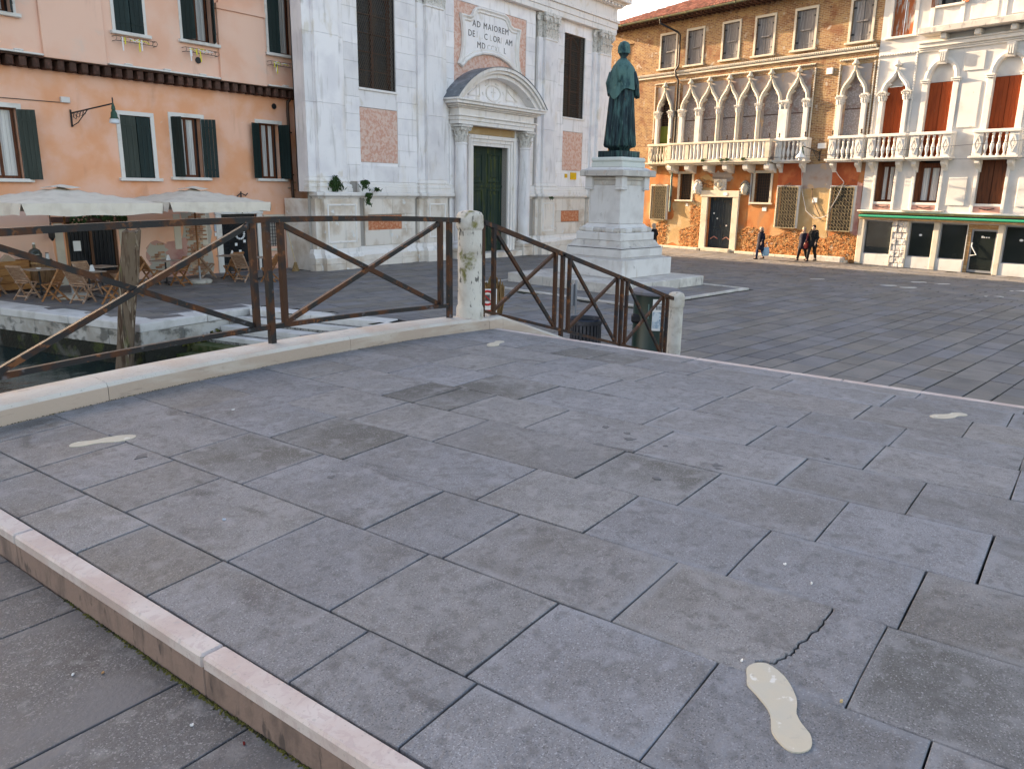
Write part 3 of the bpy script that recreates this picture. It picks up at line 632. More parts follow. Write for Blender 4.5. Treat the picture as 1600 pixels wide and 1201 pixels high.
# ---------------------------------------------------------------- ground, canal, plaza
def gz(x): return -0.39 * min(1.0, max(0.0, (x - 26.0) / 15.0))
QUAY = [(6.95, 24.9), (7.55, 21.5), (8.05, 19.04), (8.57, 16.74), (11.1, 17.06)]     # edge of the cafe quay
g = MB()
for (x0, x1, y0, y1) in ((50, 900, -900, 900), (9.2, 50, -900, -30), (9.2, 50, 30, 900), (-900, -0.6, -900, 900)):
    g.quad((x0, y0, -0.45), (x1, y0, -0.45), (x1, y1, -0.45), (x0, y1, -0.45))
tag(g.build('ground', 'ground_dirt'), 'flat ground reaching away behind the square', None, None, 'structure')
w = MB(); w.quad((-0.8, -400, -0.98), (12.4, -400, -0.98), (12.4, 400, -0.98), (-0.8, 400, -0.98))
tag(w.build('canal_water', 'canal_water'), 'dark green canal water under the bridge', None, None, 'structure')
base = MB()
def sheet(poly):
    base.add([(x, y, gz(x) - 0.016) for x, y in poly], [tuple(range(len(poly)))])
sheet([(8.75, 17.0), (11.2, 17.2), (24, 17.2), (24, 24.85), (7.15, 24.85), (7.85, 21.5)])
for x0, x1, y0, y1 in ((24, 50, -30, 30), (11.7, 12.5, 15.5, 17.3), (12.5, 24, 5.9, 17.2), (12.0, 12.5, 5.9, 13.2), (9.3, 24, -30, 5.9), (9.3, 12.0, 5.9, 12.6)):
    n = max(1, int((x1 - x0) / 4))
    for i in range(n):
        a, b = x0 + (x1 - x0) * i / n, x0 + (x1 - x0) * (i + 1) / n
        sheet([(a, y0), (b, y0), (b, y1), (a, y1)])
plaza = base.build('plaza', 'joint_dirt')
tag(plaza, 'paved square of grey trachyte blocks before the church', None, None, 'structure')
STAT = (23.31, 13.32); SROT = R(-7.3)
def loc2(x, y):
    dx, dy = x - STAT[0], y - STAT[1]
    return dx * math.cos(SROT) + dy * math.sin(SROT), -dx * math.sin(SROT) + dy * math.cos(SROT)
def in_poly(p, poly):
    c = False
    for i in range(len(poly)):
        a, b = poly[i], poly[i - 1]
        if (a[1] > p[1]) != (b[1] > p[1]) and p[0] < (b[0] - a[0]) * (p[1] - a[1]) / (b[1] - a[1]) + a[0]: c = not c
    return c
CAFE = [(7.4, 24.8), (8.0, 21.5), (8.5, 19.1), (8.85, 17.3), (11.6, 17.4), (30, 17.4), (30, 24.8)]
def fac_x(y): return 43.06 + (y - 9.97) * 0.2586
def allowed(x, y):
    if y > 23.25 and x > 18.4: return False
    if x > fac_x(y) - 0.5: return False
    a, b = loc2(x, y)
    if -4.3 < a < 2.1 and -4.1 < b < 2.9: return False
    if in_poly((x, y), CAFE): return True
    if y > 12.9: return x > 12.35 + (16.9 - y) * .2 - .25
    if y > 5.85: return x > 9.9
    if y > -3.4: return x > 11.55
    return x > 9.9
inv = cam.matrix_world.inverted()
def in_view(x, y, z=0.0):
    p = inv @ Vector((x, y, z))
    if p.z > -0.5: return False
    u, v = 1215 * p.x / -p.z + 800, 600 - 1215 * p.y / -p.z
    return -40 < u < 1640 and v < 1240
PA = R(-7.2); pc, ps = math.cos(PA), math.sin(PA)
stones = []
rw = random.Random(3)
t = -16.0
while t < 32:
    wd = rw.choice((0.38, 0.43, 0.48, 0.56)); s = -2 + rw.uniform(0, 0.6)
    while s < 50:
        ln = rw.uniform(0.5, 1.05)
        cx, cy = s + ln / 2, t + wd / 2
        x, y = cx * pc - cy * ps, cx * ps + cy * pc
        if 7 < x < 49 and y < 27 and allowed(x, y):
            vis = in_view(x, y)
            if y < 5.2 and x < 13.2: vis = False
            stones.append((vis, x * x + y * y, x, y, ln, wd, rw.random()))
        s += ln
    t += wd
stones.sort(key=lambda q: (not q[0], q[1]))
far = MB()
for i, (vis, dd, x, y, ln, wd, rv) in enumerate(stones):
    jx = rw.uniform(-0.004, 0.004); h = rw.uniform(-0.004, 0.006)
    M4 = Matrix.Translation((x, y, gz(x) + jx)) @ Matrix.Rotation(PA + rw.uniform(-0.006, 0.006), 4, 'Z') @ Matrix.Rotation(h, 4, 'X')
    gp = 0.008; gq = 0.011 + 0.006 * (rv > .5)
    if i < 290:
        mb = MB(); mb.cbox(-ln / 2 + gp, ln / 2 - gp, -wd / 2 + gq, wd / 2 - gq, -0.06, 0, c=0.005)
        o = mb.build('paving_stone', 'plaza_stone', plaza); o.matrix_local = M4
    else:
        far.m = M4; far.t = rv
        a, b = ln / 2 - gp, wd / 2 - gq
        far.add([(-a, -b, -0.03), (a, -b, -0.03), (a, b, -0.03), (-a, b, -0.03), (-a, -b, 0), (a, -b, 0), (a, b, 0), (-a, b, 0)], [(4, 5, 6, 7), (0, 1, 5, 4), (1, 2, 6, 5), (2, 3, 7, 6), (3, 0, 4, 7)])
far.build('distant_paving_stones', 'plaza_stone_far', plaza, kind='stuff', tone=True)
for x, y in ((33.2, 5.6), (30.4, 6.1), (30.2, 5.4), (33.2, 4.8), (32.5, 2.3), (29.2, 2.7), (30.8, 8.7)):
    mb = MB(); mb.m = Matrix.Translation((x, y, gz(x))) @ Matrix.Rotation(R(-50), 4, 'Z')
    mb.box(-0.28, 0.28, -0.07, 0.07, -0.02, 0.008); mb.build('marker_stone', 'white_stone', plaza)

# quay of the cafe side
quay = thing('quay_wall', 'white stone canal quay with mossy foot and water steps before the cafe', 'quay', (8.57, 16.74, 0))
qo = Vector((-8.57, -16.74, 0))
def quay_run(p, q, ztop=0.0, stones=True, wcop=0.72, low=-1.6, inset=0.02):
    p, q = Vector((*p, 0)), Vector((*q, 0)); d = (q - p); Lg = d.length; d.normalize(); nrm = Vector((-d.y, d.x, 0))   # nrm: landwards (left of travel)
    ang = math.atan2(d.y, d.x)
    Mx = Matrix.Translation(p + qo) @ Matrix.Rotation(ang, 4, 'Z')
    def run(z0, z1, l, name, m, y0, y1, c):
        k = max(1, round(Lg / l)); ed = [Lg * i / k for i in range(k + 1)]
        for i in range(1, k): ed[i] += random.uniform(-.12, .12) * l
        for i in range(k):
            mb = MB(); mb.m = Mx; yy = random.uniform(-.008, .008)
            mb.cbox(ed[i] + .004, ed[i + 1] - .004, y0 + yy, y1, z0 + .003, z1 - .003, c=c); mb.build(name, m, quay)
    run(ztop - 0.19, ztop + 0.004, 1.7, 'coping_stone', 'quay_top_stone', 0, wcop, 0.018)
    run(ztop - 0.55, ztop - 0.19, 1.25, 'quay_block', 'quay_stone', 0.03, 0.4, 0.012)
    mb = MB(); mb.m = Mx; mb.box(0, Lg, 0.045, 0.5, low, ztop - 0.55); mb.build('mossy_foot', 'quay_algae', quay)
for a, b in zip(QUAY[:3], QUAY[1:4]): quay_run(a[::1], b)
quay_run(QUAY[3], (12.0, 17.17))
quay_run((11.52, 17.0), (12.42, 13.0), wcop=0.5)
mb = MB(); mb.m = Matrix.Translation(qo); mb.prism([(8.58, 16.76), (9.32, 16.85), (9.24, 17.6), (8.42, 17.5)], 'z', -.19, .002); mb.build('coping_stone', 'quay_top_stone', quay)
quay_run((12.42, 13.0), (9.2, 12.75), wcop=0.4)
quay_run((9.2, 12.75), (9.2, 5.7), wcop=0.5)
# the quay's right-hand return beside the steps and the steps themselves
for k in range(6):
    zt = -0.16 - 0.165 * k
    e = 0.42 * k
    mb = MB(); mb.m = Matrix.Translation(Vector((0, 0, 0)) + qo)
    xr = 11.55 - e
    pts = [(xr - 0.44, 16.98), (xr + 0.03, 16.98), (xr + 0.92, 13.02), (xr + 0.45, 13.02)]
    mb.prism(pts, 'z', zt - 0.165, zt)
    mb.build('water_step', ('step_rough', 'quay_top_stone', 'step_rough', 'step_algae', 'step_algae', 'quay_algae')[k], quay)
    ed = MB(); ed.m = Matrix.Translation(qo)
    ed.prism([(xr - 0.46, 16.97), (xr - 0.24, 16.97), (xr + 0.65, 13.03), (xr + 0.43, 13.03)], 'z', zt - 0.10, zt + 0.004)
    ed.build('step_nosing', 'quay_top_stone' if k < 3 else 'step_algae', quay)
mb = MB(); mb.m = Matrix.Translation(qo); mb.prism([(9.1, 12.95), (12.5, 12.95), (11.6, 17.1), (9.1, 17.1)], 'z', -1.6, -1.2); mb.build('step_bed', 'quay_algae', quay)
mb = MB()
rr = random.Random(5)
for k in range(130):
    x, y = rr.uniform(9.6, 11.0), rr.uniform(16.72, 17.0); z = -0.62 + 0.32 * (x - 9.6) / 1.4 * rr.random() - 0.05
    leaf(mb, x - 8.57, y - 16.74 + (x - 8.57) * 0.12, z, .09, .07, .05, rr.uniform(-3, 3))
mb.build('weed', 'moss', quay)
far_q = thing('canal_wall', 'plain stone canal wall on the near bank beside the bridge', 'wall', (-0.8, 0, 0))
B(far_q, 'wall_face', 'quay_stone', (-0.6, 0.0, -400, 400, -1.6, -0.2))
pole = thing('mooring_pole', 'weathered wooden mooring pole standing in the canal at the quay corner', 'mooring pole', (8.12, 17.0, -0.98))
mb = MB(); pr = random.Random(2); rings = []
for i in range(15):
    q = i / 14; r0 = 0.165 + 0.02 * q + (0.015 if i in (10, 11) else 0)
    rings.append([(0.40 * q + math.cos(2 * PI * k / 16) * r0 * (1 + 0.1 * math.sin(3 * k + i * .3) + pr.uniform(-.05, .05)), -0.38 * q + math.sin(2 * PI * k / 16) * r0 * (1 + 0.08 * math.cos(5 * k) + pr.uniform(-.05, .05)), -0.7 + 3.72 * q + (pr.uniform(-.06, .06) if i == 14 else 0)) for k in range(16)])
mb.loft(rings).build('trunk', 'mooring_wood', pole, True)

# ---------------------------------------------------------------- bridge
bridge = thing('stone_footbridge', 'grey slab landing of a stone footbridge with pale kerb and white footprints', 'bridge', (4.0, 1.0, 0.0))
bo = Vector((-4.0, -1.0, 0))
def lz(x):
    q = (x - 4.0) / 2.74
    return 1.5 + 0.08 * max(0.0, 1 - q * q)
def inset(poly, d):
    n = len(poly); out = []
    for i in range(n):
        a, b, c = Vector(poly[i - 1]), Vector(poly[i]), Vector(poly[(i + 1) % n])
        e1, e2 = (b - a).normalized(), (c - b).normalized()
        n1, n2 = Vector((-e1.y, e1.x)), Vector((-e2.y, e2.x))
        m = n1 + n2; m /= max(0.35, m.dot(n1)) if m.length > 1e-6 else 1
        out.append(tuple(b + m * d))
    return out
def slab(poly, m, gap=0.004, zoff=0.0, zf=lz, band=0.055, name='paving_slab', thick=0.07):
    area = sum(poly[i - 1][0] * poly[i][1] - poly[i][0] * poly[i - 1][1] for i in range(len(poly)))
    if area < 0: poly = poly[::-1]
    if len(poly) < 6:
        rs = []
        for i in range(len(poly)):
            a, b = Vector(poly[i]), Vector(poly[(i + 1) % len(poly)]); k = max(1, int((b - a).length / .16)); e = (b - a).normalized(); nn = Vector((-e.y, e.x))
            for j in range(k): rs.append(tuple(a.lerp(b, j / k) + nn * (random.uniform(-.0012, .0026) if j else random.uniform(.0, .004)) + (e * random.uniform(0, .003) if not j else Vector((0, 0)))))
        poly = rs
    p0 = inset(poly, gap); p1 = inset(poly, gap + 0.003); p2 = inset(poly, gap + band)
    n = len(poly); mb = MB(); vs = []
    for ring, dz in ((p0, -thick), (p0, -0.003), (p1, 0.0), (p2, 0.0)):
        vs += [(x + bo.x, y + bo.y, zf(x) + dz + zoff) for x, y in ring]
    fs = []
    for r_ in range(3):
        for i in range(n):
            j = (i + 1) % n; fs.append((r_ * n + i, r_ * n + j, (r_ + 1) * n + j, (r_ + 1) * n + i))
    fs.append(tuple(range(3 * n, 4 * n)))
    mb.add(vs, fs)
    if zf is lz:
        tx, ty = random.gauss(0, .0022), random.gauss(0, .0022); ax = sum(p[0] for p in poly) / n + bo.x; ay = sum(p[1] for p in poly) / n + bo.y
        mb.V = [(x, y, z + (x - ax) * tx + (y - ay) * ty) for x, y, z in mb.V]
    for i in range(4 * n): mb.edge[i] = 0.0 if i >= 3 * n else 1.0
    return mb.build(name, m, bridge)
XS = [(1.285, 0), (1.612, .012), (2.125, .022), (2.655, .022), (3.17, .02), (3.705, .022), (4.225, .024), (4.76, .028), (5.29, .02), (5.835, .008), (6.36, .01), (6.655, 0)]
def xl(i, y): return XS[i][0] - XS[i][1] * (y - 3.0)
CJ = [[4.92, 4.35, 3.81, 3.235, 2.675, 1.825, 1.345, .72, .12, -.5, -1.2], [5.0, 4.385, 3.885, 3.455, 2.655, 2.03, 1.395, .785, .175, -.45, -1.1], [4.60, 3.955, 3.295, 2.415, 1.96, 1.18, .585, .405, -.25, -.95],
      [4.655, 3.775, 3.155, 2.22, 1.625, .985, .37, -.3, -1.0], [4.31, 3.665, 2.965, 1.995, 1.43, .80, .2, -.5, -1.2], [4.70, 3.93, 3.635, 3.31, 2.70, 1.95, 1.15, .555, -.1, -.8],
      [4.395, 3.715, 3.13, 2.17, 1.505, .865, .19, -.45, -1.1], [4.44, 3.93, 3.495, 2.89, 2.07, 1.44, .85, .2, -.5, -1.2], [4.70, 3.74, 3.325, 2.79, 2.04, 1.175, .54, -.1, -.8],
      [4.35, 3.965, 3.57, 3.195, 2.6, 1.9, 1.125, .35, -.3, -1.0], [4.6, 3.9, 2.9, 2.0, .99, .3, -.4, -1.1]]
DARK = {(3, 2), (5, 2), (5, 3), (6, 2), (9, 2), (9, 3)}
STAIN = {(2, 8), (4, 4), (2, 2), (1, 0)}
CRACK = [(2.723, .588), (2.625, .585), (2.562, .587), (2.471, .599), (2.411, .613), (2.355, .615), (2.31, .629), (2.267, .643), (2.261, .673), (2.243, .69), (2.204, .694), (2.165, .699)]
cq = random.Random(4); CRACK = [p for a, b in zip(CRACK, CRACK[1:]) for p in [a] + [(a[0] + (b[0] - a[0]) * t + cq.uniform(-.004, .004), a[1] + (b[1] - a[1]) * t + cq.uniform(-.006, .006)) for t in (.25, .5, .75)]] + [CRACK[-1]]
YT, YB = 5.30, -1.85
B(bridge, 'slab_bed', 'joint_dirt', (1.22 + bo.x, 6.73 + bo.x, YB - .3 + bo.y, YT + .3 + bo.y, 1.36, 1.468))
mb = MB()
for i in range(12):
    a, b = 1.3 + 5.35 * i / 12, 1.3 + 5.35 * (i + 1) / 12
    mb.quad((a + bo.x, YB + bo.y, lz(a) - .03), (b + bo.x, YB + bo.y, lz(b) - .03), (b + bo.x, YT + bo.y, lz(b) - .03), (a + bo.x, YT + bo.y, lz(a) - .03))
mb.build('joint_bed', 'joint_dirt', bridge)
sr = random.Random(11)
for c in range(11):
    ys = [YT] + CJ[c] + [YB]
    for j in range(len(ys) - 1):
        y1, y0 = ys[j], ys[j + 1]
        m = 'slab_dark' if (c, j) in DARK else 'slab_stained' if (c, j) in STAIN else ('slab_mortared' if (y0 < 1.9 and c > 3) or (y0 < 1.2 and c > 0) else 'slab_stone')
        poly = [(xl(c, y0), y0), (xl(c + 1, y0), y0), (xl(c + 1, y1), y1), (xl(c, y1), y1)]
        if c == 2 and abs(y0 - .585) < 1e-6:
            poly = [(xl(3, y1), y1), (xl(2, y1), y1)] + [(x, y + .0015) for x, y in CRACK[::-1]]
        elif c == 2 and abs(y1 - .585) < 1e-6:
            poly = [(xl(2, y0), y0), (xl(3, y0), y0)] + [(x, y - .0015) for x, y in CRACK]
        slab(poly, m, gap=sr.choice((.0022, .003, .0035, .004)) if m != 'slab_mortared' else sr.choice((.0012, .002, .003)), zoff=sr.uniform(-.0018, .0018))
FP = [(2.148, .686), (2.185, .702), (2.219, .694), (2.242, .673), (2.243, .641), (2.216, .594), (2.181, .561), (2.135, .53), (2.1, .517), (2.065, .507), (2.032, .481), (2.005, .45), (1.969, .434), (1.94, .435), (1.915, .454), (1.908, .479), (1.923, .509), (1.95, .538), (1.98, .551), (2.02, .568), (2.052, .597), (2.087, .641), (2.11, .671)]
def footprint(toe, heel, label, mirror=False):
    t0, h0 = Vector((2.225, .69)), Vector((1.915, .45)); d0 = t0 - h0; d1 = Vector(toe) - Vector(heel)
    sc = d1.length / d0.length; a = math.atan2(d1.y, d1.x) - math.atan2(d0.y, d0.x)
    pts = []
    for p in FP:
        v = Vector(p) - h0
        if mirror:
            u = d0.normalized(); v = 2 * v.dot(u) * u - v
        v = Matrix.Rotation(a, 2) @ v * sc
        pts.append((heel[0] + v.x, heel[1] + v.y))
    # smooth outline
    sm = []
    n = len(pts)
    for i in range(n):
        p0, p1, p2, p3 = (Vector(pts[(i + k) % n]) for k in (-1, 0, 1, 2))
        for t in (0, .5):
            sm.append(tuple(.5 * (2 * p1 + (p2 - p0) * t + (2 * p0 - 5 * p1 + 4 * p2 - p3) * t * t + (3 * p1 - p0 - 3 * p2 + p3) * t ** 3)))
    mb = MB(); mb.add([(x + bo.x, y + bo.y, lz(x) + .0045) for x, y in sm] + [(x + bo.x, y + bo.y, lz(x) - .02) for x, y in sm],
                      [tuple(range(len(sm)))] + [(i, (i + 1) % len(sm), len(sm) + (i + 1) % len(sm), len(sm) + i) for i in range(len(sm))])
    mb.build('footprint_inlay', 'footprint_stone', bridge, label=label)
footprint((2.225, .69), (1.915, .45), 'pale stone footprint set in the slabs nearest the viewer')
footprint((2.165, 4.42), (1.86, 4.59), 'pale stone footprint in the slabs by the near end of the kerb', True)
footprint((5.70, 4.55), (6.03, 4.68), 'pale stone footprint in the slabs near the round post')
footprint((5.77, .78), (6.07, .62), 'pale stone footprint in the slabs by the far step edge', True)
# nosings and risers of both top steps
def edge_run(x0, x1, xr, ys, zt, zb):
    for i in range(len(ys) - 1):
        a, b = ys[i] + bo.y, ys[i + 1] + bo.y
        mb = MB(); mb.cbox(x0 + bo.x, x1 + bo.x, b + .002, a - .002, zt - .05, zt + .004, c=.009); mb.build('edge_stone', 'istrian_step', bridge)
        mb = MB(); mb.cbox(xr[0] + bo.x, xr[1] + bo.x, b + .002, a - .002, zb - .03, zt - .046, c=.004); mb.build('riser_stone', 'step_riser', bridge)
edge_run(1.196, 1.283, (1.200, 1.30), [5.3, 4.55, 3.62, 2.16, .78, -.4, -1.85], 1.5, 1.35)
edge_run(6.657, 6.745, (6.65, 6.74), [5.3, 4.2, 2.9, 1.6, .3, -1.85], 1.5, 1.35)
# near flight: broad treads running down behind the viewer
tz = 1.35
zc = lambda z: (lambda x: z)
treads = [(0.30, 1.198, [5.25, 4.4, 3.72, 3.36, 3.06, 2.30, 1.915, 1.2, .4, -.6, -1.85]), (-0.55, .21, [5.25, 4.0, 3.0, 2.0, 1.0, 0, -1.85]), (-1.4, -.64, [5.25, 3.6, 2.4, 1.2, 0, -1.85]), (-2.25, -1.49, [5.25, 3.6, 2.4, 1.2, 0, -1.85]), (-3.1, -2.34, [5.25, 3.6, 2.4, 1.2, 0, -1.85])]
for k, (xa, xb, ys) in enumerate(treads):
    z = 1.35 - .15 * k
    B(bridge, 'tread_bed', 'joint_dirt', (xa - .05 + bo.x, xb + .09 + bo.x, YB + bo.y, YT + bo.y, z - .3, z - .02))
    for j in range(len(ys) - 1):
        slab([(xa, ys[j + 1]), (xb, ys[j + 1]), (xb, ys[j]), (xa, ys[j])], 'slab_tread', gap=.0025, zoff=0, zf=zc(z), name='tread_slab')
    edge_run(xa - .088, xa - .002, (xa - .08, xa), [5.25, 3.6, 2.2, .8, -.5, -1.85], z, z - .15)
ms = MB(); mr = random.Random(8)
for k in range(900):
    y = mr.choice((mr.gauss(2.35, .28), mr.gauss(1.9, .3), mr.uniform(1.0, 3.2))); x = 1.198 - abs(mr.gauss(0, .006)) - (.008 * mr.random() if abs(y - 2.25) < .3 else 0)
    r_ = mr.uniform(.002, .006); ms.lathe([(r_, 1.349), (r_ * .8, 1.349 + r_ * .5), (r_ * .2, 1.349 + r_ * .9)], x + bo.x, y + bo.y, 6)
ms.build('moss_strip', 'moss', bridge, kind='stuff')
# far flight down to the square
for k in range(1, 10):
    z = 1.5 - .15 * k; xa = 6.74 + .475 * (k - 1)
    B(bridge, 'tread_bed', 'joint_dirt', (xa + bo.x, xa + .47 + bo.x, YB + bo.y, YT + bo.y, -.1, z - .02))
    ys = [5.2 - i * (1.15 if k % 2 else 1.3) for i in range(7)]; ys[-1] = YB
    for j in range(len(ys) - 1):
        if ys[j] - ys[j + 1] > .1:
            slab([(xa + .005, ys[j + 1]), (xa + .385, ys[j + 1]), (xa + .385, ys[j]), (xa + .005, ys[j])], 'slab_stone', gap=.002, zoff=0, zf=zc(z), name='tread_slab')
    for j in range(len(ys) - 1):
        if ys[j] - ys[j + 1] > .1:
            MB().cbox(xa + .387 + bo.x, xa + .475 + bo.x, ys[j + 1] + .002 + bo.y, ys[j] - .002 + bo.y, z - .15, z + .003, c=.008).build('edge_stone', 'istrian_step', bridge)
# arched body
arch = [(0.0 + 8.6 * i / 16, -1.6 + 2.55 * math.sqrt(max(0, 1 - ((i - 8) / 8) ** 2))) for i in range(17)]
prof = [(-3.2, -.2), (-3.2, .55), (1.19, 1.3), (6.74, 1.3), (9.2, .4), (9.2, -1.6)] + arch[::-1] + [(-.6, -1.6), (-.6, -.2)]
mb = MB(); mb.prism([(x + bo.x, z) for x, z in prof], 'y', YB - .4 + bo.y, YT + .33 + bo.y); mb.build('arch_body', 'quay_stone', bridge)
# kerb along both sides of the landing, sloped top, following the crown
def kerb_piece(x0, x1, yi, sgn, z0f, name='kerb_stone', zlow=.25):
    n = max(2, int((x1 - x0) / .3)); top, face = MB(), MB(); rt, rf = [], []
    for i in range(n + 1):
        x = x0 + (x1 - x0) * i / n; z = z0f(x)
        Y = lambda d: yi + sgn * d + bo.y
        rt.append([(x + bo.x, Y(.0), z + .098), (x + bo.x, Y(.016), z + .121), (x + bo.x, Y(.17), z + .137), (x + bo.x, Y(.33), z + .122), (x + bo.x, Y(.36), z + .085), (x + bo.x, Y(.36), z - zlow), (x + bo.x, Y(.02), z - zlow), (x + bo.x, Y(.0), z - .04)])
    top.loft(rt).build(name, 'kerb_stone', bridge, True)
    Y = lambda d: yi + sgn * d + bo.y
    for i in range(n + 1):
        x = x0 + (x1 - x0) * i / n; z = z0f(x)
        rf.append([(x + bo.x, Y(-.004), z - .035), (x + bo.x, Y(-.004), z + .094), (x + bo.x, Y(.006), z + .1), (x + bo.x, Y(.006), z - .035)])
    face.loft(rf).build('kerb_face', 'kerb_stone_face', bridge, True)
kx = [1.2, 2.45, 4.62, 6.62]
for i in range(3): kerb_piece(kx[i] + .002, kx[i + 1] - .002, 5.315, 1, lz)
for i in range(3): kerb_piece(kx[i] + .002, kx[i + 1] - .002, YB - .02, -1, lz)
kerb_piece(6.625, 6.86, 5.315, 1, lambda x: 1.5)
kerb_piece(6.625, 6.86, YB - .02, -1, lambda x: 1.5)
sl = lambda x: 1.5 - (x - 6.86) * 1.5 / 4.55 + 0.0
for a, b in ((6.864, 8.3), (8.304, 9.8), (9.804, 11.2)):
    kerb_piece(a, b, 5.315, 1, sl, zlow=.5); kerb_piece(a, b, YB - .02, -1, sl, zlow=.5)
dn = lambda x: 1.5 - (1.2 - x) * .15 / .85
for a, b in ((-3.1, -1.0), (-.996, 1.196)):
    kerb_piece(a, b, 5.315, 1, dn, zlow=.5); kerb_piece(a, b, YB - .02, -1, dn, zlow=.5)
ms = MB()
for k in range(500):
    x = mr.uniform(1.4, 5.6); r_ = mr.uniform(.0015, .0045) * (1 if x < 3.4 else .7)
    ms.lathe([(r_, lz(x) - .002), (r_ * .7, lz(x) + r_ * .5)], x + bo.x, 5.313 - abs(mr.gauss(0, .004)) + bo.y, 5)
ms.build('moss_strip', 'moss', bridge, kind='stuff')

# stone posts
def stone_post(loc, r, h, m, label):
    t = thing('stone_post', label, 'post', loc)
    mb = MB(); mb.lathe([(r * 1.0, h * .125), (r * .98, h * .14), (r * .97, h * .83)], n=26); mb.build('shaft', m, t, True); mb = MB(); mb.lathe([(r * 1.1, -.12), (r * 1.11, h * .105), (r * 1.03, h * .13), (r * .9, h * .131)], n=26); mb.build('base', 'post_stone_clean', t, True)
    mb = MB(); mb.lathe([(r * .97, h * .828), (r * 1.06, h * .845), (r * 1.09, h * .86), (r * 1.06, h * .955), (r * .9, h * .985), (r * .55, h * 1.0), (r * .1, h * 1.004)], n=26); mb.build('cap', m, t, True)
    return t
PG = 'stone posts ending the railings'
stone_post((6.47, 5.47, 1.62), .135, 1.16, 'post_stone', 'round white stone post with green lichen at the landing corner').__setitem__('group', PG)
stone_post((11.55, 5.42, 0.0), .125, 1.45, 'post_stone_clean', 'short round stone post at the foot of the stair railing').__setitem__('group', PG)
stone_post((1.45, 5.5, 1.58), .135, 1.16, 'post_stone', 'round stone post at the near end of the canal railing').__setitem__('group', PG)

# iron railings
def zt(x): return 2.735 - .0095 * (x - 4.0) ** 2
def zbm(x): return 1.855 - .0125 * (x - 4.0) ** 2
rail = thing('iron_railing', 'rusty iron railing with crossed bars on the canal side kerb', 'railing', (4.0, 5.5, 1.6)); ro = Vector((-4.0, -5.5, -1.6))
def rp(x, z): return Vector((x, 5.5, z)) + ro
def bars(t, name, m, *segs, w=.046, h=None):
    for p, q in segs:
        MB().bar(p, q, w, h).build(name, m, t)
def curve(fz, x0, x1, n): return [rp(x0 + (x1 - x0) * i / n, fz(x0 + (x1 - x0) * i / n)) for i in range(n + 1)]
MB().tube(curve(zt, 1.58, 6.36, 14), .034, 4).build('top_rail', 'rusty_iron', rail)
for a, b in ((1.72, 3.93), (3.93, 6.18)): MB().tube(curve(zbm, a, b, 8), .028, 4).build('bottom_rail', 'rusty_iron', rail)
for x in (1.70, 3.93, 6.17): bars(rail, 'post', 'rusty_iron', (rp(x, 1.66 if x > 2 else 1.64), rp(x, zt(x) - .02)), w=.05)
for x in (1.84, 3.79, 4.07, 6.03): bars(rail, 'upright', 'rusty_iron_bright', (rp(x, zbm(x)), rp(x, zt(x) - .02)), w=.046)
for a, b in ((1.84, 3.79), (4.07, 6.03)):
    bars(rail, 'brace', 'rusty_iron', (rp(a, zbm(a) + .02), rp(b, zt(b) - .03)), w=.036, h=.042)
    bars(rail, 'brace', 'rusty_iron', (rp(a, zt(a) - .03) + Vector((0, .02, 0)), rp(b, zbm(b) + .02) + Vector((0, .02, 0))), w=.036, h=.042)
st = thing('stair_railing', 'rusty brown iron railing sloping down beside the steps to the square', 'railing', (6.7, 5.42, 1.5)); so = Vector((-6.7, -5.42, -1.5))
def sp(x, z): return Vector((x, 5.42, z)) + so
def tz_(x): return 2.665 - (x - 6.62) * .272
def bz_(x): return 1.70 - (x - 6.62) * .268
MB().bar(sp(6.58, tz_(6.58)), sp(11.46, tz_(11.46)), .046, .05).build('top_rail', 'rusty_iron_bright', st)
for x in (6.62, 8.21, 9.76, 11.24): bars(st, 'post', 'rusty_iron_bright', (sp(x, sl(max(x, 6.86)) + .1), sp(x, tz_(x))), w=.046)
for a, b in ((6.82, 8.05), (8.37, 9.62), (9.90, 11.10)):
    bars(st, 'bottom_rail', 'rusty_iron_bright', (sp(a - .19, bz_(a - .19)), sp(b + .15, bz_(b + .15))), w=.04, h=.034)
    for x in (a, b): bars(st, 'upright', 'rusty_iron_bright', (sp(x, bz_(x)), sp(x, tz_(x))), w=.042)
    bars(st, 'brace', 'rusty_iron', (sp(a, tz_(a) - .03), sp(b, bz_(b) + .02)), w=.034, h=.038)
    bars(st, 'brace', 'rusty_iron_bright', (sp(a, bz_(a) + .02) + Vector((0, .02, 0)), sp(b, tz_(b) - .03) + Vector((0, .02, 0))), w=.034, h=.038)

def recentre(root, dx, dy=0.0):
    """move the Empty of a thing along its own axes without moving its parts"""
    Mr = Matrix.Rotation(root.rotation_euler.z, 3, 'Z')
    root.location = Vector(root.location) + Mr @ Vector((dx, dy, 0))
    for ch in root.children: ch.location = Vector(ch.location) - Vector((dx, dy, 0))

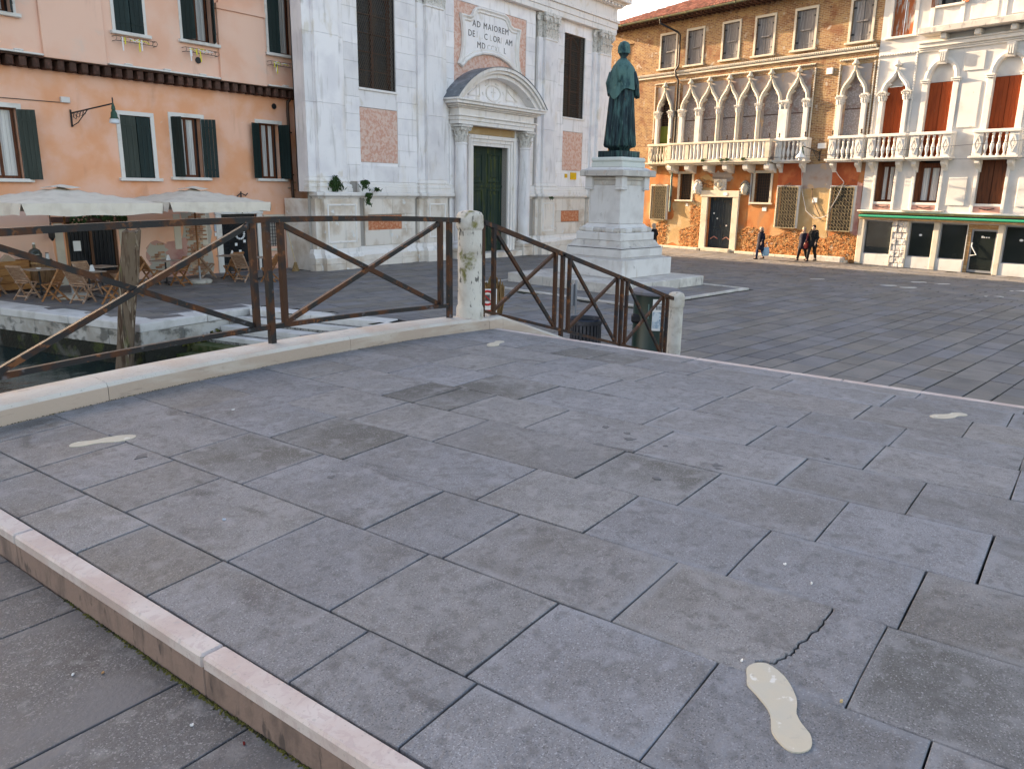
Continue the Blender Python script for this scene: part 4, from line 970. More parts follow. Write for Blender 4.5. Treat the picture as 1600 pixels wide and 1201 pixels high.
# ---------------------------------------------------------------- orange stuccoed house on the left (x is world x, y = 0 on its front)
house = thing('stucco_house', 'orange stuccoed house with dark shutters and a beam-ended jetty left of the church', 'house', (0, 24.9, 0))
H_LOW = [(8.75, 9.85, 3.1, 5.0), (12.75, 13.72, 3.19, 5.06), (14.46, 15.48, 3.25, 5.15), (17.72, 18.62, 3.27, 5.18)]
DOORS = [(10.75, 12.3, 0.0, 1.92), (15.97, 17.42, 0.0, 2.02), (17.87, 18.38, 0.82, 1.84)]
mb = MB(); wall(mb, 6.95, 19.45, 2.35, 6.1, 0, H_LOW, .3); wall(mb, 6.95, 19.45, -.1, 2.35, 0, DOORS, .32)
mb.quad((19.45, 0, -.1), (20.2, 0, -.1), (20.2, 0, 6.1), (19.45, 0, 6.1)); mb.box(6.95, 19.45, .55, .6, -.1, 6.44); mb.quad((6.95, 0, -.1), (6.95, .6, -.1), (6.95, .6, 6.2), (6.95, 0, 6.2)); mb.quad((19.45, 0, -.1), (19.45, .6, -.1), (19.45, .6, 12), (19.45, 0, 12))
mb.build('lower_wall', 'stucco_orange', house)
H_UP = [(8.9, 9.95, 7.42, 9.9), (12.75, 13.62, 7.42, 9.9), (14.92, 16.0, 7.5, 9.9), (18.16, 19.22, 7.55, 9.9)]
yU = -.30
mb = MB(); wall(mb, 6.95, 19.52, 6.42, 12.2, yU, H_UP, .3)
mb.quad((19.52, yU, 6.42), (20.2, yU, 6.42), (20.2, yU, 12.2), (19.52, yU, 12.2)); mb.box(6.95, 19.52, .3, .6, 6.0, 12.2); mb.quad((6.95, yU, 6.42), (19.52, yU, 6.42), (19.52, .2, 6.42), (6.95, .2, 6.42)); mb.quad((19.52, yU, 6.42), (19.52, .6, 6.42), (19.52, .6, 12.2), (19.52, yU, 12.2))
mb.build('upper_wall', 'stucco_pink', house)
B(house, 'roof', 'roof_tile', (6.8, 19.7, -.7, 6, 12.2, 12.45))
for a, b, zt2 in ((10.6, 12.36, 12.1), (16.14, 17.95, 8.62)):
    B(house, 'chimney_breast', 'stucco_pink', (a, b, yU - .09, yU, 6.40, zt2), c=.012)
mb = MB(); mb.prism([(16.1, 8.62), (17.99, 8.62), (17.99, 8.78), (16.1, 8.78)], 'y', yU - .14, yU); mb.build('ledge', 'stucco_pink', house)
mb = MB(); mb.prism([(16.2, 8.78), (17.9, 8.78), (17.7, 9.7), (16.4, 9.7)], 'y', yU - .08, yU); mb.build('chimney_breast', 'stucco_pink', house)
for k in range(38):
    x = 6.98 + k * .332
    if x < 19.4: MB().cbox(x, x + .19, yU - .03, .05, 6.10, 6.37, c=.025).build('beam_end', 'beam_wood', house)
B(house, 'wall_plate', 'beam_wood', (6.95, 19.5, yU - .05, .0, 6.372, 6.418))
for a, b in ((6.95, 10.58), (12.4, 16.1), (17.98, 19.52)):
    MB().cbox(a, b, yU - .14, yU + .02, 6.425, 6.475, c=.01).build('string_course', 'white_stone', house)
    n = int((b - a) / 1.1)
    for k in range(n):
        x = a + (k + .5) * (b - a) / n; MB().cbox(x - .13, x + .1, yU - .13, yU, 6.478, 6.525, c=.015).build('stone_chip', 'white_stone', house)
def win_frame(p, x0, x1, z0, z1, y, w=.12, m='white_stone', sill=.12, top=True, pr=.03):
    f = MB()
    if top: f.cbox(x0 - w, x1 + w, y - pr, y + .05, z1, z1 + w, c=.006)
    f.cbox(x0 - w, x0, y - pr, y + .05, z0, z1 - .002, c=.006); f.cbox(x1, x1 + w, y - pr, y + .05, z0, z1 - .002, c=.006)
    o = f.build('window_frame', m, p)
    if sill: MB().cbox(x0 - w - .08, x1 + w + .08, y - .14, y + .1, z0 - .10, z0 - .002, c=.012).build('sill', m, p)
    return o
def casement(p, x0, x1, z0, z1, y, curtain=True, wood='frame_wood', w=.06, mid=True):
    f = MB(); f.box(x0, x0 + w, y, y + .06, z0, z1); f.box(x1 - w, x1, y, y + .06, z0, z1); f.box(x0 + w, x1 - w, y, y + .06, z1 - w, z1); f.box(x0 + w, x1 - w, y, y + .06, z0, z0 + w * 1.3)
    if mid: f.box((x0 + x1) / 2 - w * .6, (x0 + x1) / 2 + w * .6, y - .01, y + .05, z0 + w * 1.3, z1 - w)
    win = f.build('window', wood, p)
    g_ = MB(); g_.box(x0 + w, x1 - w, y + .035, y + .045, z0 + w, z1 - w)
    if curtain:
        cu = MB(); n = 22; rings = []
        for i in range(n + 1):
            x = x0 + w + (x1 - x0 - 2 * w) * i / n; yy = y + .03 + .016 * math.sin(i * 2.1)
            rings.append([(x, yy, z0 + w), (x, yy, z1 - w)])
        for i in range(n): cu.quad(rings[i][0], rings[i + 1][0], rings[i + 1][1], rings[i][1])
        cu.build('curtain', 'curtain', win)
    else: g_.build('pane', 'window_glass', win)
    return win
for i, (a, b, c, d) in enumerate(H_LOW):
    win_frame(house, a, b, c, d, 0, .125)
    if i == 1:
        shutter(house, 'shutter_green_faded', a + .01, a + .5, c + .01, d - .02, .03, 0, 'l', boards=3)
        shutter(house, 'shutter_green', a + .53, b - .01, c + .01, d - .02, .05, 0, 'r', boards=3)
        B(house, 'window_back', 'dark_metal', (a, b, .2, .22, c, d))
    else:
        casement(house, a + .16, b - .16 if i else b - .05, c, d, .12)
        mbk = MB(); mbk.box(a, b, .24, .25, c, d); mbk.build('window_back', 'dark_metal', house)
        m2 = 'shutter_green_faded' if i == 0 else 'shutter_green'
        if i == 0: shutter(house, m2, b, b + .46, c - .02, d - .03, -.03, R(-38), 'l')
        if i == 2:
            shutter(house, m2, a - .02, a + .42, c, d - .02, -.02, R(-78), 'l'); shutter(house, m2, b, b + .46, c, d - .02, -.03, R(-35), 'l')
        if i == 3:
            shutter(house, m2, a - .42, a, c, d - .02, -.03, R(22), 'r'); shutter(house, m2, b, b + .44, c, d - .02, -.02, R(-72), 'l')
for i, (a, b, c, d) in enumerate(H_UP):
    win_frame(house, a, b, c, d, yU, .1, sill=.1)
    casement(house, a + .16, b - .12, c, d, yU + .14)
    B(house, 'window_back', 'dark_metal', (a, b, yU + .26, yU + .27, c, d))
    shutter(house, 'shutter_green', a + .005, a + .42, c + .01, d, yU - .01, R(-12 if i % 2 else -55), 'l', boards=3)
    shutter(house, 'shutter_green', b - .44, b - .005, c + .01, d, yU - .01, R(8 if i == 1 else 65), 'r', boards=3)
for x0, x1 in ((12.62, 13.88), (14.85, 16.0), (18.05, 19.25)):
    zc_ = 7.2
    f = MB()
    for zz in (zc_ - .08, zc_ + .05): f.tube([(x0, yU, zz), (x0, yU - .2, zz), (x1, yU - .2, zz), (x1, yU, zz)], .011, 4)
    n = 9
    for k in range(n + 1):
        x = x0 + (x1 - x0) * k / n; f.tube([(x, yU - .2, zc_ - .08), (x + .03, yU - .22, zc_ - .01), (x, yU - .2, zc_ + .06)], .008, 4)
    rack = f.build('flower_rack', 'black_iron', house)
    q = random.Random(int(x0 * 10))
    ry, rw_ = MB(), MB()
    for k in range(4):
        x = q.uniform(x0 + .1, x1 - .1); L_ = q.uniform(.15, .5); tgt = ry if k % 2 == 0 else rw_
        tgt.bar((x, yU - .225, zc_ + .04), (x + q.uniform(-.03, .03), yU - .225, zc_ + .04 - L_), .035, .006)
    for k in range(5):
        x = q.uniform(x0 + .1, x1 - .3); tgt = ry if k % 2 else rw_
        tgt.tube([(x, yU - .225, zc_ + q.uniform(-.06, .05)), (x + .1, yU - .235, zc_ + q.uniform(-.06, .06)), (x + .24, yU - .22, zc_ + q.uniform(-.06, .05))], .012, 4)
    ry.build('yellow_ribbon', 'ribbon_yellow', rack); rw_.build('white_ribbon', 'ribbon_white', rack)
for x, z, y in ((15.37, 6.93, yU), (18.44, 5.8, 0)):
    mb = MB(); mb.lathe([(.085, 0), (.1, .02), (.1, .04)], n=14); mb.m = None
    o = mb.build('vent', 'dark_metal', house); o.location = (x, y, z); o.rotation_euler = (R(90), 0, 0)
MB().tube([(19.42, yU - .09, 12.2), (19.42, yU - .09, 6.75), (19.3, yU - .1, 6.45), (19.0, -.09, 6.0), (18.98, -.09, 5.7), (19.02, -.09, 2.9), (19.08, -.1, .05)], .055, 10).build('downpipe', 'pipe_brown', house, True)
for z in (4.9, 3.4, 8.4): B(house, 'pipe_clip', 'pipe_brown', (18.93 if z < 6 else 19.35, 19.07 if z < 6 else 19.49, -.16 if z < 6 else yU - .16, 0 if z < 6 else yU, z, z + .05))
# ground floor: bar front, patches of brick, door, barred window
mb = MB(); mb.box(10.75, 12.3, .2, .25, 0, 1.92); mb.build('shop_back', 'dark_metal', house)
fr = MB()
for a in (10.75, 11.48, 12.22): fr.box(a, a + .08, .06, .14, 0, 1.85)
fr.box(10.75, 12.3, .06, .14, 1.72, 1.85); fr.box(10.75, 12.3, .05, .12, 0, .35)
bf = fr.build('bar_front', 'door_wood_dark', house)
for a in (10.85, 11.57):
    B(bf, 'pane', 'window_glass', (a, a + .64, .1, .11, .36, 1.7))
    bars_ = MB()
    for k in range(5): bars_.box(a + .08 + k * .12, a + .095 + k * .12, .075, .09, .4, 1.66)
    bars_.build('bars', 'dark_metal', bf)
    B(bf, 'notice', 'paper_white', (a + .12, a + .34, .06, .066, 1.0, 1.3)) if a < 11 else None
B(house, 'bar_lintel', 'beam_wood', (10.4, 12.65, -.06, .02, 1.86, 2.02), c=.01)
for a in (10.45, 12.36): B(house, 'stone_jamb', 'cream_stone', (a, a + .24, -.02, .05, 0, 1.84), c=.01)
gar = MB(); orn = MB(); q = random.Random(9)
for k in range(220):
    x = q.uniform(10.9, 12.6); z = 1.98 + .12 * math.sin(x * 5) + q.uniform(-.14, .18)
    leaf(gar, x, -.12 + q.uniform(-.06, .06), z, .05, .09, .05, q.uniform(-3, 3))
for k in range(26):
    x = q.uniform(10.9, 12.6); z = 1.98 + .12 * math.sin(x * 5) + q.uniform(-.16, .12); r_ = .03
    orn.lathe([(.002, z - r_), (r_ * .8, z - r_ * .5), (r_, z), (r_ * .8, z + r_ * .5), (.002, z + r_)], x, -.2 + q.uniform(-.04, .02), 7)
go = gar.build('garland', 'leaf_dark', house, label='dark leafy garland with baubles over the bar window'); orn.build('bauble', 'ornament', go)
lan = MB(); lan.lathe([(.02, 1.35), (.09, 1.45), (.1, 1.7), (.03, 1.8), (.015, 1.86)], 10.28, -.22, 8); lan.tube([(10.28, -.22, 1.86), (10.28, -.25, 2.1), (10.28, 0, 2.15)], .015, 5); lan.build('wall_lantern', 'black_iron', house)
def brick_field(parent, x0, x1, z0, z1, y, edge=.25, m='brick_patch', seed=1, bw=.25, bh=.068, thick=.02, ragged=True, drop=.08):
    q = random.Random(seed); mb = MB(); row = 0; z = z0
    while z < z1:
        o = (row % 2) * bw / 2
        e0 = q.uniform(0, edge) if ragged else 0; e1 = q.uniform(0, edge) if ragged else 0
        if z > z1 - edge * 1.2: e0 *= 1.8; e1 *= 1.8
        x = x0 - o
        while x < x1:
            w_ = bw * q.uniform(.85, 1.05)
            if x > x0 + e0 and x + w_ < x1 - e1 and q.random() > drop:
                mb.t = q.random(); d = q.uniform(-.006, .012); mb.box(x, x + w_ - .012, y - thick - d, y + .02, z, z + bh - .01)
            x += bw
        z += bh; row += 1
    return mb.build('exposed_bricks', m, parent, kind='stuff', tone=True)
def patch(parent, pts, y, m, name='plaster_patch', th=.008):
    mb = MB(); mb.prism(pts, 'y', y - th, y + .01); return mb.build(name, m, parent)
def ragged(x0, x1, z0, z1, seed, n=9, j=.12):
    q = random.Random(seed); pts = []
    for (a, b), (c, d) in (((x0, z0), (x1, z0)), ((x1, z0), (x1, z1)), ((x1, z1), (x0, z1)), ((x0, z1), (x0, z0))):
        for k in range(n): pts.append((a + (c - a) * k / n + q.uniform(-j, j), b + (d - b) * k / n + q.uniform(-j, j)))
    return pts
patch(house, ragged(7.0, 10.35, -.05, 2.4, 3, 10, .08), .002, 'stucco_pink', th=.006); patch(house, ragged(12.72, 14.4, -.05, 2.4, 13, 10, .08), .002, 'stucco_pink', th=.006); patch(house, ragged(10.3, 12.75, 2.12, 2.42, 23, 10, .05), .002, 'stucco_pink', th=.006)
patch(house, ragged(13.2, 14.6, .0, 1.2, 4), 0, 'stucco_patch')
patch(house, ragged(14.5, 15.55, .0, 2.1, 5, 9, .05), .004, 'mortar', 'mortar_bed', .009)
patch(house, ragged(13.28, 13.9, .05, 1.05, 6, 7, .1), .002, 'mortar', 'mortar_bed', .012)
brick_field(house, 14.5, 15.5, .02, 2.05, -.005, .12, seed=2)
brick_field(house, 13.2, 13.95, .05, 1.15, -.008, .28, seed=3)
brick_field(house, 18.75, 19.35, 2.3, 3.4, 0, .3, seed=4)
for a, b, c in ((14.2, 14.44, .9), (15.2, 15.42, 1.0)): B(house, 'stone_strip', 'cream_stone', (a, b, -.02, .05, c, 2.05), c=.01)
fr = MB(); fr.cbox(15.75, 15.97, -.05, .06, 0, 2.02, c=.01); fr.cbox(17.42, 17.66, -.05, .06, 0, 2.02, c=.01); fr.cbox(15.72, 17.69, -.06, .06, 2.022, 2.2, c=.01)
dfr = fr.build('door_frame', 'white_stone', house)
B(house, 'door_back', 'dark_metal', (15.97, 17.42, .22, .25, 0, 2.02))
dl = MB(); dl.box(15.97, 16.06, .12, .18, 0, 2.02); dl.box(17.33, 17.42, .12, .18, 0, 2.02); dl.box(16.06, 17.33, .12, .18, 1.94, 2.02); dl.box(16.06, 17.33, .12, .18, 0, .3); dd = dl.build('glass_door', 'black_iron', house)
B(dd, 'pane', 'window_glass', (16.06, 17.33, .14, .15, .3, 1.94))
wr = MB()
for k in range(14):
    a = 2 * PI * k / 14; wr.lathe([(.03, 1.28 + .17 * math.sin(a)), (.05, 1.31 + .17 * math.sin(a)), (.01, 1.35 + .17 * math.sin(a))], 16.75 + .17 * math.cos(a), .08, 6)
wr.build('wreath', 'ribbon_white', dd)
for k, (x, z) in enumerate(((16.55, .9), (16.9, 1.0), (17.12, .85), (16.7, .65))): B(dd, 'sticker', 'paper_white', (x, x + .1, .128, .134, z, z + .1))
B(house, 'sign_plate', 'sign_bluegrey', (15.68, 15.88, -.035, -.022, 1.44, 1.72)); B(house, 'sign_plate', 'paper_white', (15.68, 15.86, -.032, -.02, 1.28, 1.40))
fl = MB()
for sg in (-1, 1): fl.tube([(16.8, -.09, 2.1), (16.8 + sg * .1, -.1, 2.14), (16.8 + sg * .2, -.1, 2.08), (16.8 + sg * .24, -.1, 2.16)], .012, 5)
fl.tube([(16.8, -.08, 2.05), (16.8, -.1, 2.2)], .02, 5); fl.build('scroll_bracket', 'black_iron', house)
B(house, 'window_back', 'curtain', (17.87, 18.38, .2, .22, .82, 1.84))
wf = MB(); wf.cbox(17.72, 17.87, -.03, .05, .75, 1.84, c=.006); wf.cbox(18.38, 18.53, -.03, .05, .75, 1.84, c=.006); wf.cbox(17.7, 18.9, -.04, .05, 1.842, 1.98, c=.006); wf.cbox(17.7, 18.56, -.08, .05, .66, .748, c=.006); wf.build('window_frame', 'cream_stone', house)
gr = MB()
for k in range(5): gr.box(17.9 + k * .11, 17.918 + k * .11, .06, .08, .82, 1.84)
for k in range(8): gr.box(17.87, 18.38, .05, .07, .9 + k * .125, .918 + k * .125)
gr.build('window_bars', 'black_iron', house)
B(house, 'junction_box', 'white_plaster', (11.05, 11.3, -.1, 0, 5.26, 5.42), c=.01)
MB().tube([(6.95, -.02, 5.2), (9.0, -.02, 5.24), (11.05, -.02, 5.26)], .012, 4).build('cable', 'black_iron', house)
for x in (10.85, 16.75):
    f = MB(); f.tube([(x - .15, -.1, 2.62), (x, -.14, 2.75), (x + .2, -.12, 2.66), (x + .3, -.1, 2.74)], .02, 5); f.tube([(x, -.14, 2.6), (x, -.14, 2.8)], .03, 6); f.build('iron_scroll', 'black_iron', house)
recentre(house, 13.2)

# street lamp on the house
def wall_lamp(name, label, loc, rz, arm, drop, group):
    t = thing(name, label, 'lamp', loc, rz, group)
    f = MB(); f.tube([(0, 0, 0), (0, -arm, .28)], .022, 6); f.tube([(0, -arm, .28), (0, -arm, .42), (0, -arm, .46)], [.016, .02, .004], 6)
    f.box(-.03, .03, -.02, 0, -.38, .1)
    for k in range(4):
        a = -.12 - k * .1; f.tube([(0, a, .26 * -a / arm), (0, a + .05, -.1 + .02 * k), (0, a - .03, -.16 + .05 * k), (0, a - .07, -.08 + .05 * k), (0, a - .02, -.04 + .05 * k)], .011, 4)
    f.tube([(0, -.01, -.36), (0, -.2, -.26), (0, -.38, -.06), (0, -.55, .12)], .014, 5)
    f.build('bracket', 'black_iron', t)
    h = MB(); h.lathe([(.02, .30), (.035, .24), (.05, .2), (.06, .12), (.045, .10), (.085, .02), (.095, -.08), (.13, -.14)], 0, -arm, 14); h.build('lamp_housing', 'green_iron', t, True)
    g_ = MB(); g_.lathe([(.115, -.14), (.14, -.2), (.15, -.26), (.08, -.28), (.01, -.285)], 0, -arm, 14); g_.build('lamp_glass', 'lamp_glass', t, True)
    return t
LG = 'green wall lamps on iron brackets'
wall_lamp('wall_lamp', 'green lamp on a scrolled iron bracket on the orange house', (11.3, 24.88, 4.98), R(33), 1.32, 0, LG)

# ---------------------------------------------------------------- cafe
def make_umbrella():
    t = thing('parasol', '', 'parasol', group='cream parasols over the cafe tables')
    MB().lathe([(.36, 0), (.38, .02), (.38, .09), (.34, .12), (.06, .13)], n=26).build('base', 'concrete', t, True)
    MB().lathe([(.035, .1), (.035, .52), (.028, .54)], n=10).build('socket', 'grey_metal', t)
    MB().lathe([(.03, .5), (.03, 2.86), (.012, 2.88)], n=12).build('pole', 'pole_wood', t, True)
    hs, ze, ztp = 1.75, 2.52, 2.90
    can = MB(); n = 12
    def cz(x, y):
        m = max(abs(x), abs(y)) / hs
        sag = .05 * math.sin(PI * min(1, m)) * (1 - min(abs(x), abs(y)) / max(1e-6, max(abs(x), abs(y))))
        return ztp - (ztp - ze) * m - sag * .8
    grid = [[(-hs + 2 * hs * i / n, -hs + 2 * hs * j / n) for j in range(n + 1)] for i in range(n + 1)]
    b = can.add([(x, y, cz(x, y)) for rw_ in grid for x, y in rw_], [(i * (n + 1) + j, (i + 1) * (n + 1) + j, (i + 1) * (n + 1) + j + 1, i * (n + 1) + j + 1) for i in range(n) for j in range(n)])
    can.build('canopy', 'canvas', t, 'all')
    val = MB(); q = random.Random(4)
    for sd in range(4):
        a = sd * PI / 2; ca, sa = math.cos(a), math.sin(a); rings = []; m_ = 20
        for i in range(m_ + 1):
            u = -hs + 2 * hs * i / m_; e = abs(u) / hs
            out = .03 + .035 * math.sin(i * 1.3 + sd) * (1 - e); dz = -.27 + .018 * math.sin(i * .8 + sd * 2) - .03 * (1 - e) + 0
            sh = 1 - .035 * max(0, (e - .8) / .2) ** 2; P_ = [(u, -hs - .004), (u * (1 + sh) / 2, -hs - out), (u * sh, -hs - out * 1.4)]
            top = cz(u, -hs)
            zz = [top, top + dz * .55, top + dz]
            rings.append([(p[0] * ca - p[1] * sa, p[0] * sa + p[1] * ca, z) for p, z in zip(P_, zz)])
        for i in range(m_):
            for k in range(2): val.quad(rings[i][k], rings[i + 1][k], rings[i + 1][k + 1], rings[i][k + 1])
    val.build('valance', 'canvas', t, 'all')
    cap = MB(); k = .36; m_ = 6; vs = []
    cg = [[(-k + 2 * k * i / m_, -k + 2 * k * j / m_) for j in range(m_ + 1)] for i in range(m_ + 1)]
    cap.add([(x, y, 2.965 - .085 * (max(abs(x), abs(y)) / k) + .02 * math.sin(9 * x + 7 * y)) for rw_ in cg for x, y in rw_], [(i * (m_ + 1) + j, (i + 1) * (m_ + 1) + j, (i + 1) * (m_ + 1) + j + 1, i * (m_ + 1) + j + 1) for i in range(m_) for j in range(m_)])
    cap.build('vent_cap', 'canvas', t, 'all')
    for i in range(8):
        a = i * PI / 4; L_ = hs * (1.38 if i % 2 else 1.0) * .97
        MB().bar((0, 0, 2.79), (L_ * math.cos(a), L_ * math.sin(a), ze - .03), .022, .03).build('rib', 'pole_wood', t)
    return t
um = make_umbrella()
place(um, True, (9.5, 21.95, 0), R(2), 'cream square parasol over the tables beside the barrel')
place(um, False, (13.69, 22.71, 0), R(-2), 'cream square parasol before the white framed cafe door', (.93, .93, 1))
def make_chair(m, back_slats):
    t = thing('folding_chair', '', 'chair', group='folding teak chairs around the cafe tables')
    w = .42
    # faces +y ; hinge of the cross at about x, y=0, z=.26
    bp0, bp1 = Vector((0, .22, 0)), Vector((0, -.34, .90))       # back leg line: runs from front foot up to the back top
    fp0, fp1 = Vector((0, -.26, 0)), Vector((0, .20, .45))
    for sx in (-1, 1):
        X = Vector((sx * w / 2, 0, 0)); X2 = Vector((sx * (w / 2 - .035), 0, 0))
        MB().bar(bp0 + X, bp1 + X, .026, .045).build('leg', m, t)
        MB().bar(fp0 + X2, fp1 + X2, .026, .045).build('leg', m, t)
    s = MB()
    for k in range(6): s.box(-w / 2 + .04, w / 2 - .04, -.17 + k * .066, -.17 + k * .066 + .055, .435, .455)
    s.build('seat', m, t)
    d = (bp1 - bp0).normalized(); bk = MB()
    top, low = bp0 + d * (.98 * (bp1 - bp0).length), bp0 + d * (.56 * (bp1 - bp0).length)
    bk.bar(top + Vector((-w / 2 - .01, 0, 0)), top + Vector((w / 2 + .01, 0, 0)), .03, .055); bk.bar(low + Vector((-w / 2, 0, 0)), low + Vector((w / 2, 0, 0)), .022, .045)
    for k in range(back_slats):
        x = -w / 2 + .045 + (w - .09) * k / (back_slats - 1); bk.bar(low + Vector((x, 0, 0)), top + Vector((x, 0, 0)), .022, .012)
    bk.build('backrest', m, t)
    for p, q in ((bp0 + d * .18, 1), (fp0 + (fp1 - fp0) * .22, .9)): MB().bar(p + Vector((-w / 2 * q, 0, 0)), p + Vector((w / 2 * q, 0, 0)), .022, .035).build('stretcher', m, t)
    return t
c1, c2 = make_chair('teak_weathered', 11), make_chair('teak', 9)
used = {}
def chair(kind, x, y, face, label):
    pr_ = (c1, c2)[kind]; place(pr_, kind not in used, (x, y, 0), R(face - 90), label); used[kind] = 1
chair(0, 8.62, 22.62, 25, 'weathered slatted teak chair left of the near table on the quay edge')
chair(1, 8.95, 21.75, 125, 'teak folding chair with its back to the canal at the near left table')
chair(0, 9.28, 20.95, 30, 'pale slatted teak chair nearest the mooring pole at the card table')
chair(1, 9.75, 20.25, 130, 'teak folding chair seen partly behind the mooring pole')
chair(0, 10.1, 22.3, -80, 'slatted teak chair facing the canal before the dark bar front')
chair(1, 10.75, 21.2, 150, 'teak chair with a closed back just right of the mooring pole')
chair(0, 8.35, 24.1, 20, 'slatted teak chair at the left edge of the picture')
chair(1, 12.35, 23.3, 5, 'teak folding chair left of the small table against the pink wall')
chair(1, 12.95, 22.55, 110, 'teak folding chair with its back to the canal left of the round parasol base')
chair(0, 14.72, 23.95, -20, 'slatted teak chair against the bare bricks right of the parasol base')
chair(1, 14.95, 22.85, 100, 'teak folding chair before the glass door with its back to the canal')
chair(0, 14.85, 22.1, 25, 'pale slatted chair seen edge on before the white door frame')
chair(1, 15.42, 21.5, 120, 'teak folding chair furthest right beside the stone pedestal of the church')
chair(1, 8.05, 23.5, 60, 'teak folding chair behind the leftmost table near the crate')
chair(0, 11.25, 22.9, 170, 'slatted chair turned towards the bar front right of its table')
def make_table():
    t = thing('cafe_table', '', 'table', group='small square cafe tables')
    top = MB()
    for k in range(5): top.cbox(-.32 + k * .128, -.32 + k * .128 + .122, -.32, .32, .715, .74, c=.004)
    top.build('tabletop', 'table_top', t)
    MB().lathe([(.025, .02), (.025, .715)], n=10).build('column', 'black_iron', t)
    ft = MB()
    for k in range(4):
        a = PI / 4 + k * PI / 2; ft.bar((0, 0, .09), (.34 * math.cos(a), .34 * math.sin(a), .015), .05, .025)
    ft.build('foot', 'black_iron', t)
    return t
tb = make_table()
tabs = [(9.12, 22.95, 'small square table by the crate and the barrel'), (9.75, 21.5, 'small square table with a white card nearest the mooring pole'), (10.6, 22.6, 'small square table before the dark bar front'),
        (12.8, 23.1, 'small square table before the pink patch of wall'), (15.2, 23.35, 'small square table beside the bare bricks and door'), (15.6, 22.1, 'small square table furthest right with a white card')]
for i, (x, y, l) in enumerate(tabs): place(tb, i == 0, (x, y, 0), R(8 * i), l)
def make_card():
    t = thing('menu_card', '', 'menu card', group='white menu cards on the cafe tables')
    mb = MB(); mb.prism([(-.05, 0), (.05, 0), (.004, .16), (-.004, .16)], 'x', -.06, .06); mb.build('card', 'paper_white', t); return t
cd = make_card()
for i, (k, l) in enumerate(((1, 'white card on the table nearest the mooring pole'), (3, 'white card on the table before the pink patch'), (4, 'white card on the table beside the bare bricks'), (5, 'white card on the table furthest right'))):
    place(cd, i == 0, (tabs[k][0] + .08, tabs[k][1] - .05, .741), R(40), l)
ash = thing('ashtray', 'small white ashtray on the table by the crate', 'ashtray', (9.1, 22.9, .741)); MB().lathe([(.05, 0), (.07, .03), (.06, .03), (.045, .01)], n=14).build('dish', 'paper_white', ash, True)
bar_ = thing('barrel', 'old wine barrel with yellow hoops standing by the bar front', 'barrel', (9.75, 24.35, 0))
MB().lathe([(.30, 0), (.345, .18), (.37, .42), (.345, .68), (.30, .86), (.29, .86), (.28, .84), (.01, .84)], n=28).build('staves', 'barrel_wood', bar_, True)
for z, r_ in ((.06, .318), (.2, .352), (.64, .356), (.78, .33)): MB().lathe([(r_, z - .025), (r_ + .008, z - .02), (r_ + .004, z + .03), (r_ - .003, z + .03)], n=28, cap=False).build('hoop', 'fascia_wood' if z > .6 else 'dark_metal', bar_, True)
dem = thing('demijohn', 'round glass demijohn standing on the wine barrel', 'bottle', (9.65, 24.4, .86)); MB().lathe([(.12, 0), (.17, .06), (.18, .16), (.13, .27), (.04, .33), (.035, .42), (.045, .43)], n=20).build('glass', 'bottle_glass', dem, True); MB().lathe([(.042, .43), (.035, .48), (.005, .485)], n=10).build('stopper', 'paper_white', dem, True)
jar = thing('glass_jar', 'small pale jar on the wine barrel right of the demijohn', 'jar', (9.93, 24.3, .86)); MB().lathe([(.05, 0), (.055, .12), (.04, .15), (.04, .17)], n=12).build('glass', 'lamp_glass', jar, True); MB().lathe([(.045, .17), (.045, .19), (.005, .192)], n=12).build('lid', 'dark_metal', jar)
cr = thing('wooden_crate', 'orange wooden crate box standing by the pink wall', 'crate', (8.95, 24.45, 0))
for k in range(4): MB().cbox(-.42, .42, -.25, -.23, .08 + k * .2, .27 + k * .2, c=.006).build('plank', 'crate_wood', cr)
for k in range(4): MB().cbox(-.42, .42, .23, .25, .08 + k * .2, .27 + k * .2, c=.006).build('plank', 'crate_wood', cr)
for sx in (-1, 1): MB().cbox(sx * .43 - .012, sx * .43 + .012, -.25, .25, .05, .88, c=.004).build('end_panel', 'crate_wood', cr)
bx = thing('carton', 'brown cardboard flaps standing in the wooden crate', 'box', (8.95, 24.45, .6)); mb = MB(); mb.prism([(-.25, 0), (.2, 0), (.14, .3), (-.02, .44), (-.18, .3)], 'y', -.12, .12); mb.build('cardboard', 'cloth_beige', bx)
br = thing('broom', 'long handled broom leaning against the church pedestal corner', 'broom', (18.05, 23.6, 0), R(20))
MB().tube([(0, 0, .3), (.38, .62, 1.9)], .014, 6).build('handle', 'straw', br); mb = MB(); mb.loft([[(-.03, -.03, .32), (.03, -.03, .32), (.03, .03, .32), (-.03, .03, .32)], [(-.2, -.06, 0), (.1, -.1, 0), (.1, .02, 0), (-.2, .05, 0)]]); mb.build('bristles', 'broom_twigs', br)

# ---------------------------------------------------------------- church front (x is world x, y = 0 on the wall, -y towards the square)
church = thing('church', 'white stone church front with green portal, red marble panels and pilasters', 'church', (0, 23.3, 0))
WL, WR = (21.12, 23.05, 6.65, 10.62), (34.86, 36.80, 6.68, 10.66)
PL, PR = (21.12, 23.10, 3.95, 5.95), (34.93, 36.83, 4.03, 5.98)
QL, QR = (21.38, 23.22, 1.37, 1.95), (34.95, 36.7, 1.40, 1.98)
DOOR = (27.74, 30.30, 0.16, 4.9)
FIELD = (26.5, 31.62, 6.6, 10.66)
PORT = (26.15, 31.75, -.1, 6.62)
mb = MB(); wall(mb, 18.55, 39.35, -.3, 14.2, .05, [WL, WR, DOOR], .45)
mb.box(20.0, 39.35, .9, 26, -.3, 13.2); mb.prism([(18.3, 13.2), (39.6, 13.2), (28.95, 17.6)], 'y', .1, 26)
mb.build('back_wall', 'church_joint', church)
